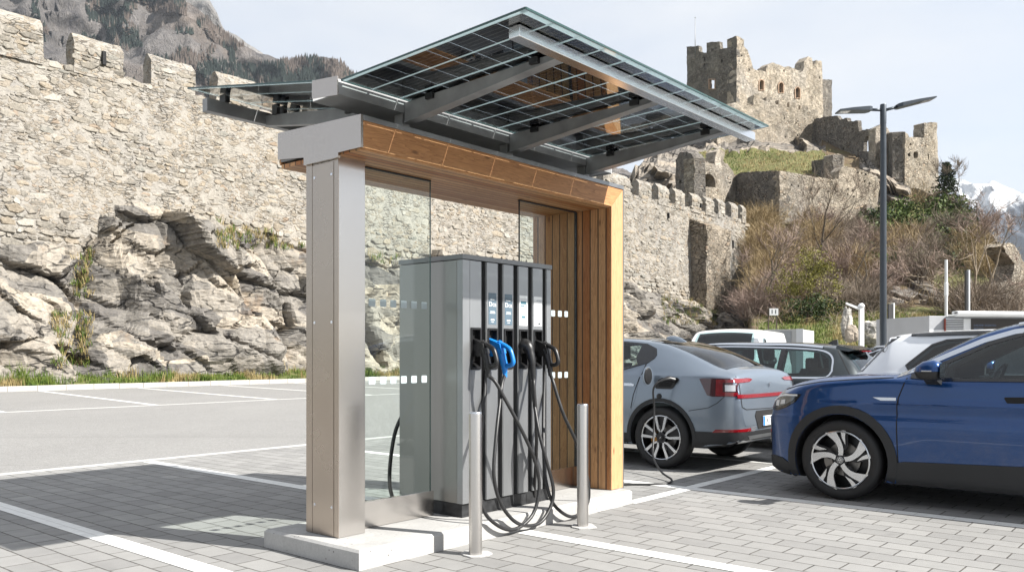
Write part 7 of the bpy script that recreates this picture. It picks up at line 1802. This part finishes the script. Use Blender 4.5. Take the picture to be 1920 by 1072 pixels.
def mountain(name, ridge, px0, px1, step, d0, d1, ybase, rows, amp, freq, mat, seed):
    rt = lerp_tab(ridge); xs = [px0+i*step for i in range(int((px1-px0)/step)+1)]; vs = []
    for j in range(rows):
        t = j/(rows-1)
        for px in xs:
            yr = rt(px)+3.0*fbm(px, seed, 0, .02, 4); py = ybase+(yr-ybase)*t; d = d0+(d1-d0)*t**.9
            p = at(px, py, d); w = 1-abs(fbm(p.x+seed*100, p.y*.6, p.z*.7, freq, 6)); dis = amp*(w-.75)*min(1, j/4)*(1 if t < .97 else .4)
            r = Vector((p.x, p.y, 0)).normalized(); s = p.length/d
            vs.append((p.x-r.x*dis, p.y-r.y*dis, p.z+dis*.12))
    n = len(xs); fs = [(j*n+i, j*n+i+1, (j+1)*n+i+1, (j+1)*n+i) for j in range(rows-1) for i in range(n-1)]; b = len(vs)
    for i in range(n): q = vs[(rows-1)*n+i]; vs.append((q[0]*1.25, q[1]*1.25+100, -20))
    fs += [((rows-1)*n+i, (rows-1)*n+i+1, b+i+1, b+i) for i in range(n-1)]
    o = MB().add(vs, fs).build(name, mat, None, smooth=True, fix=False); tag(o, kind='structure'); return vs, fs, rt
v1, f1, r1 = mountain('mountain', [(-400, -120), (0, -110), (100, -60), (190, -5), (230, -28), (290, -15), (340, 0), (372, 22), (400, 52), (440, 78), (475, 98), (520, 114), (543, 119), (562, 112), (600, 110), (640, 121), (665, 137), (700, 152), (800, 205), (950, 260), (1200, 330)], -400, 1200, 7, 620, 1250, 470, 90, 95, .0085, M['mountain_forest'], 2)
mountain('mountain', [(-400, -160), (150, -120), (270, -60), (330, -30), (372, -12), (392, 2), (404, 20), (418, 50), (440, 64), (462, 82), (490, 100), (560, 160), (700, 250)], -300, 700, 7, 1300, 1700, 300, 50, 70, .010, M['mountain_cliff'], 5)
mountain('mountain', [(1500, 380), (1700, 352), (1780, 345), (1800, 339), (1822, 352), (1848, 349), (1862, 337), (1880, 346), (1920, 366), (1960, 372), (2050, 350), (2300, 420)], 1500, 2300, 6, 3000, 3800, 650, 60, 500, .0016, M['mountain_snow'], 9)
MT = BVHTree.FromPolygons([Vector(p) for p in v1], f1)
fo = MB(); rng = random.Random(21)
M['spruce'] = mat_leaf('spruce_far', (.014, .022, .020), (.032, .042, .034), .9); M['larch'] = mat_leaf('larch_far', (.075, .062, .054), (.135, .108, .09), .9)
for k in range(17000):
    px = rng.uniform(60, 720); yr = r1(px)
    py = yr+abs(rng.gauss(0, 1))*(38 if px > 430 else 30) + (rng.uniform(0, 110) if rng.random() < .5 else 0)
    if py > 200: continue
    dn = fbm(px, py*1.4, 3, .011, 3)
    if px < 430 and dn < (.05 if py > yr+26 else -.25): continue
    if px > 430 and dn < -.38: continue
    dv = Vector(((px-960)/FPX, 1, -(py-HOR)/FPX)).normalized(); h = MT.ray_cast(Vector((0, 0, CAMH)), dv)
    if h[0] is None: continue
    p = h[0]; hh = rng.uniform(5.5, 10)*(p.y/1100); r = hh*.19; larch = fbm(px, py, 8, .02, 3)+rng.uniform(-.3, .3) > .12; mi = 1 if larch else 0
    a0 = rng.random()*6
    for lv in range(2):
        zb_ = p.z-1+hh*.36*lv; zt_ = p.z+hh*(.66 if lv == 0 else 1.0); rr_ = r*(1-.35*lv)
        vs = [(p.x+rr_*math.cos(a0+a*1.2566), p.y+rr_*math.sin(a0+a*1.2566), zb_) for a in range(5)]+[(p.x, p.y, zt_)]
        fo.add(vs, [(a, (a+1) % 5, 5) for a in range(5)], mi)
tag(fo.build('forest', [M['spruce'], M['larch']], fix=False), kind='stuff')

# ------------------------------------------------------------------ air
b = MB().box(-2600, 2600, -60, 5200, -8, 1150)
hz_ = b.build('haze', [], None); tag(hz_, kind='stuff')
m = bpy.data.materials.new('haze_air'); m.use_nodes = True; nt = m.node_tree; nt.nodes.clear()
o_ = nt.nodes.new('ShaderNodeOutputMaterial'); v_ = nt.nodes.new('ShaderNodeVolumePrincipled')
v_.inputs['Color'].default_value = (.80, .88, 1.0, 1); v_.inputs['Density'].default_value = .00007; v_.inputs['Anisotropy'].default_value = .2
nt.links.new(v_.outputs[0], o_.inputs['Volume']); hz_.data.materials.append(m)
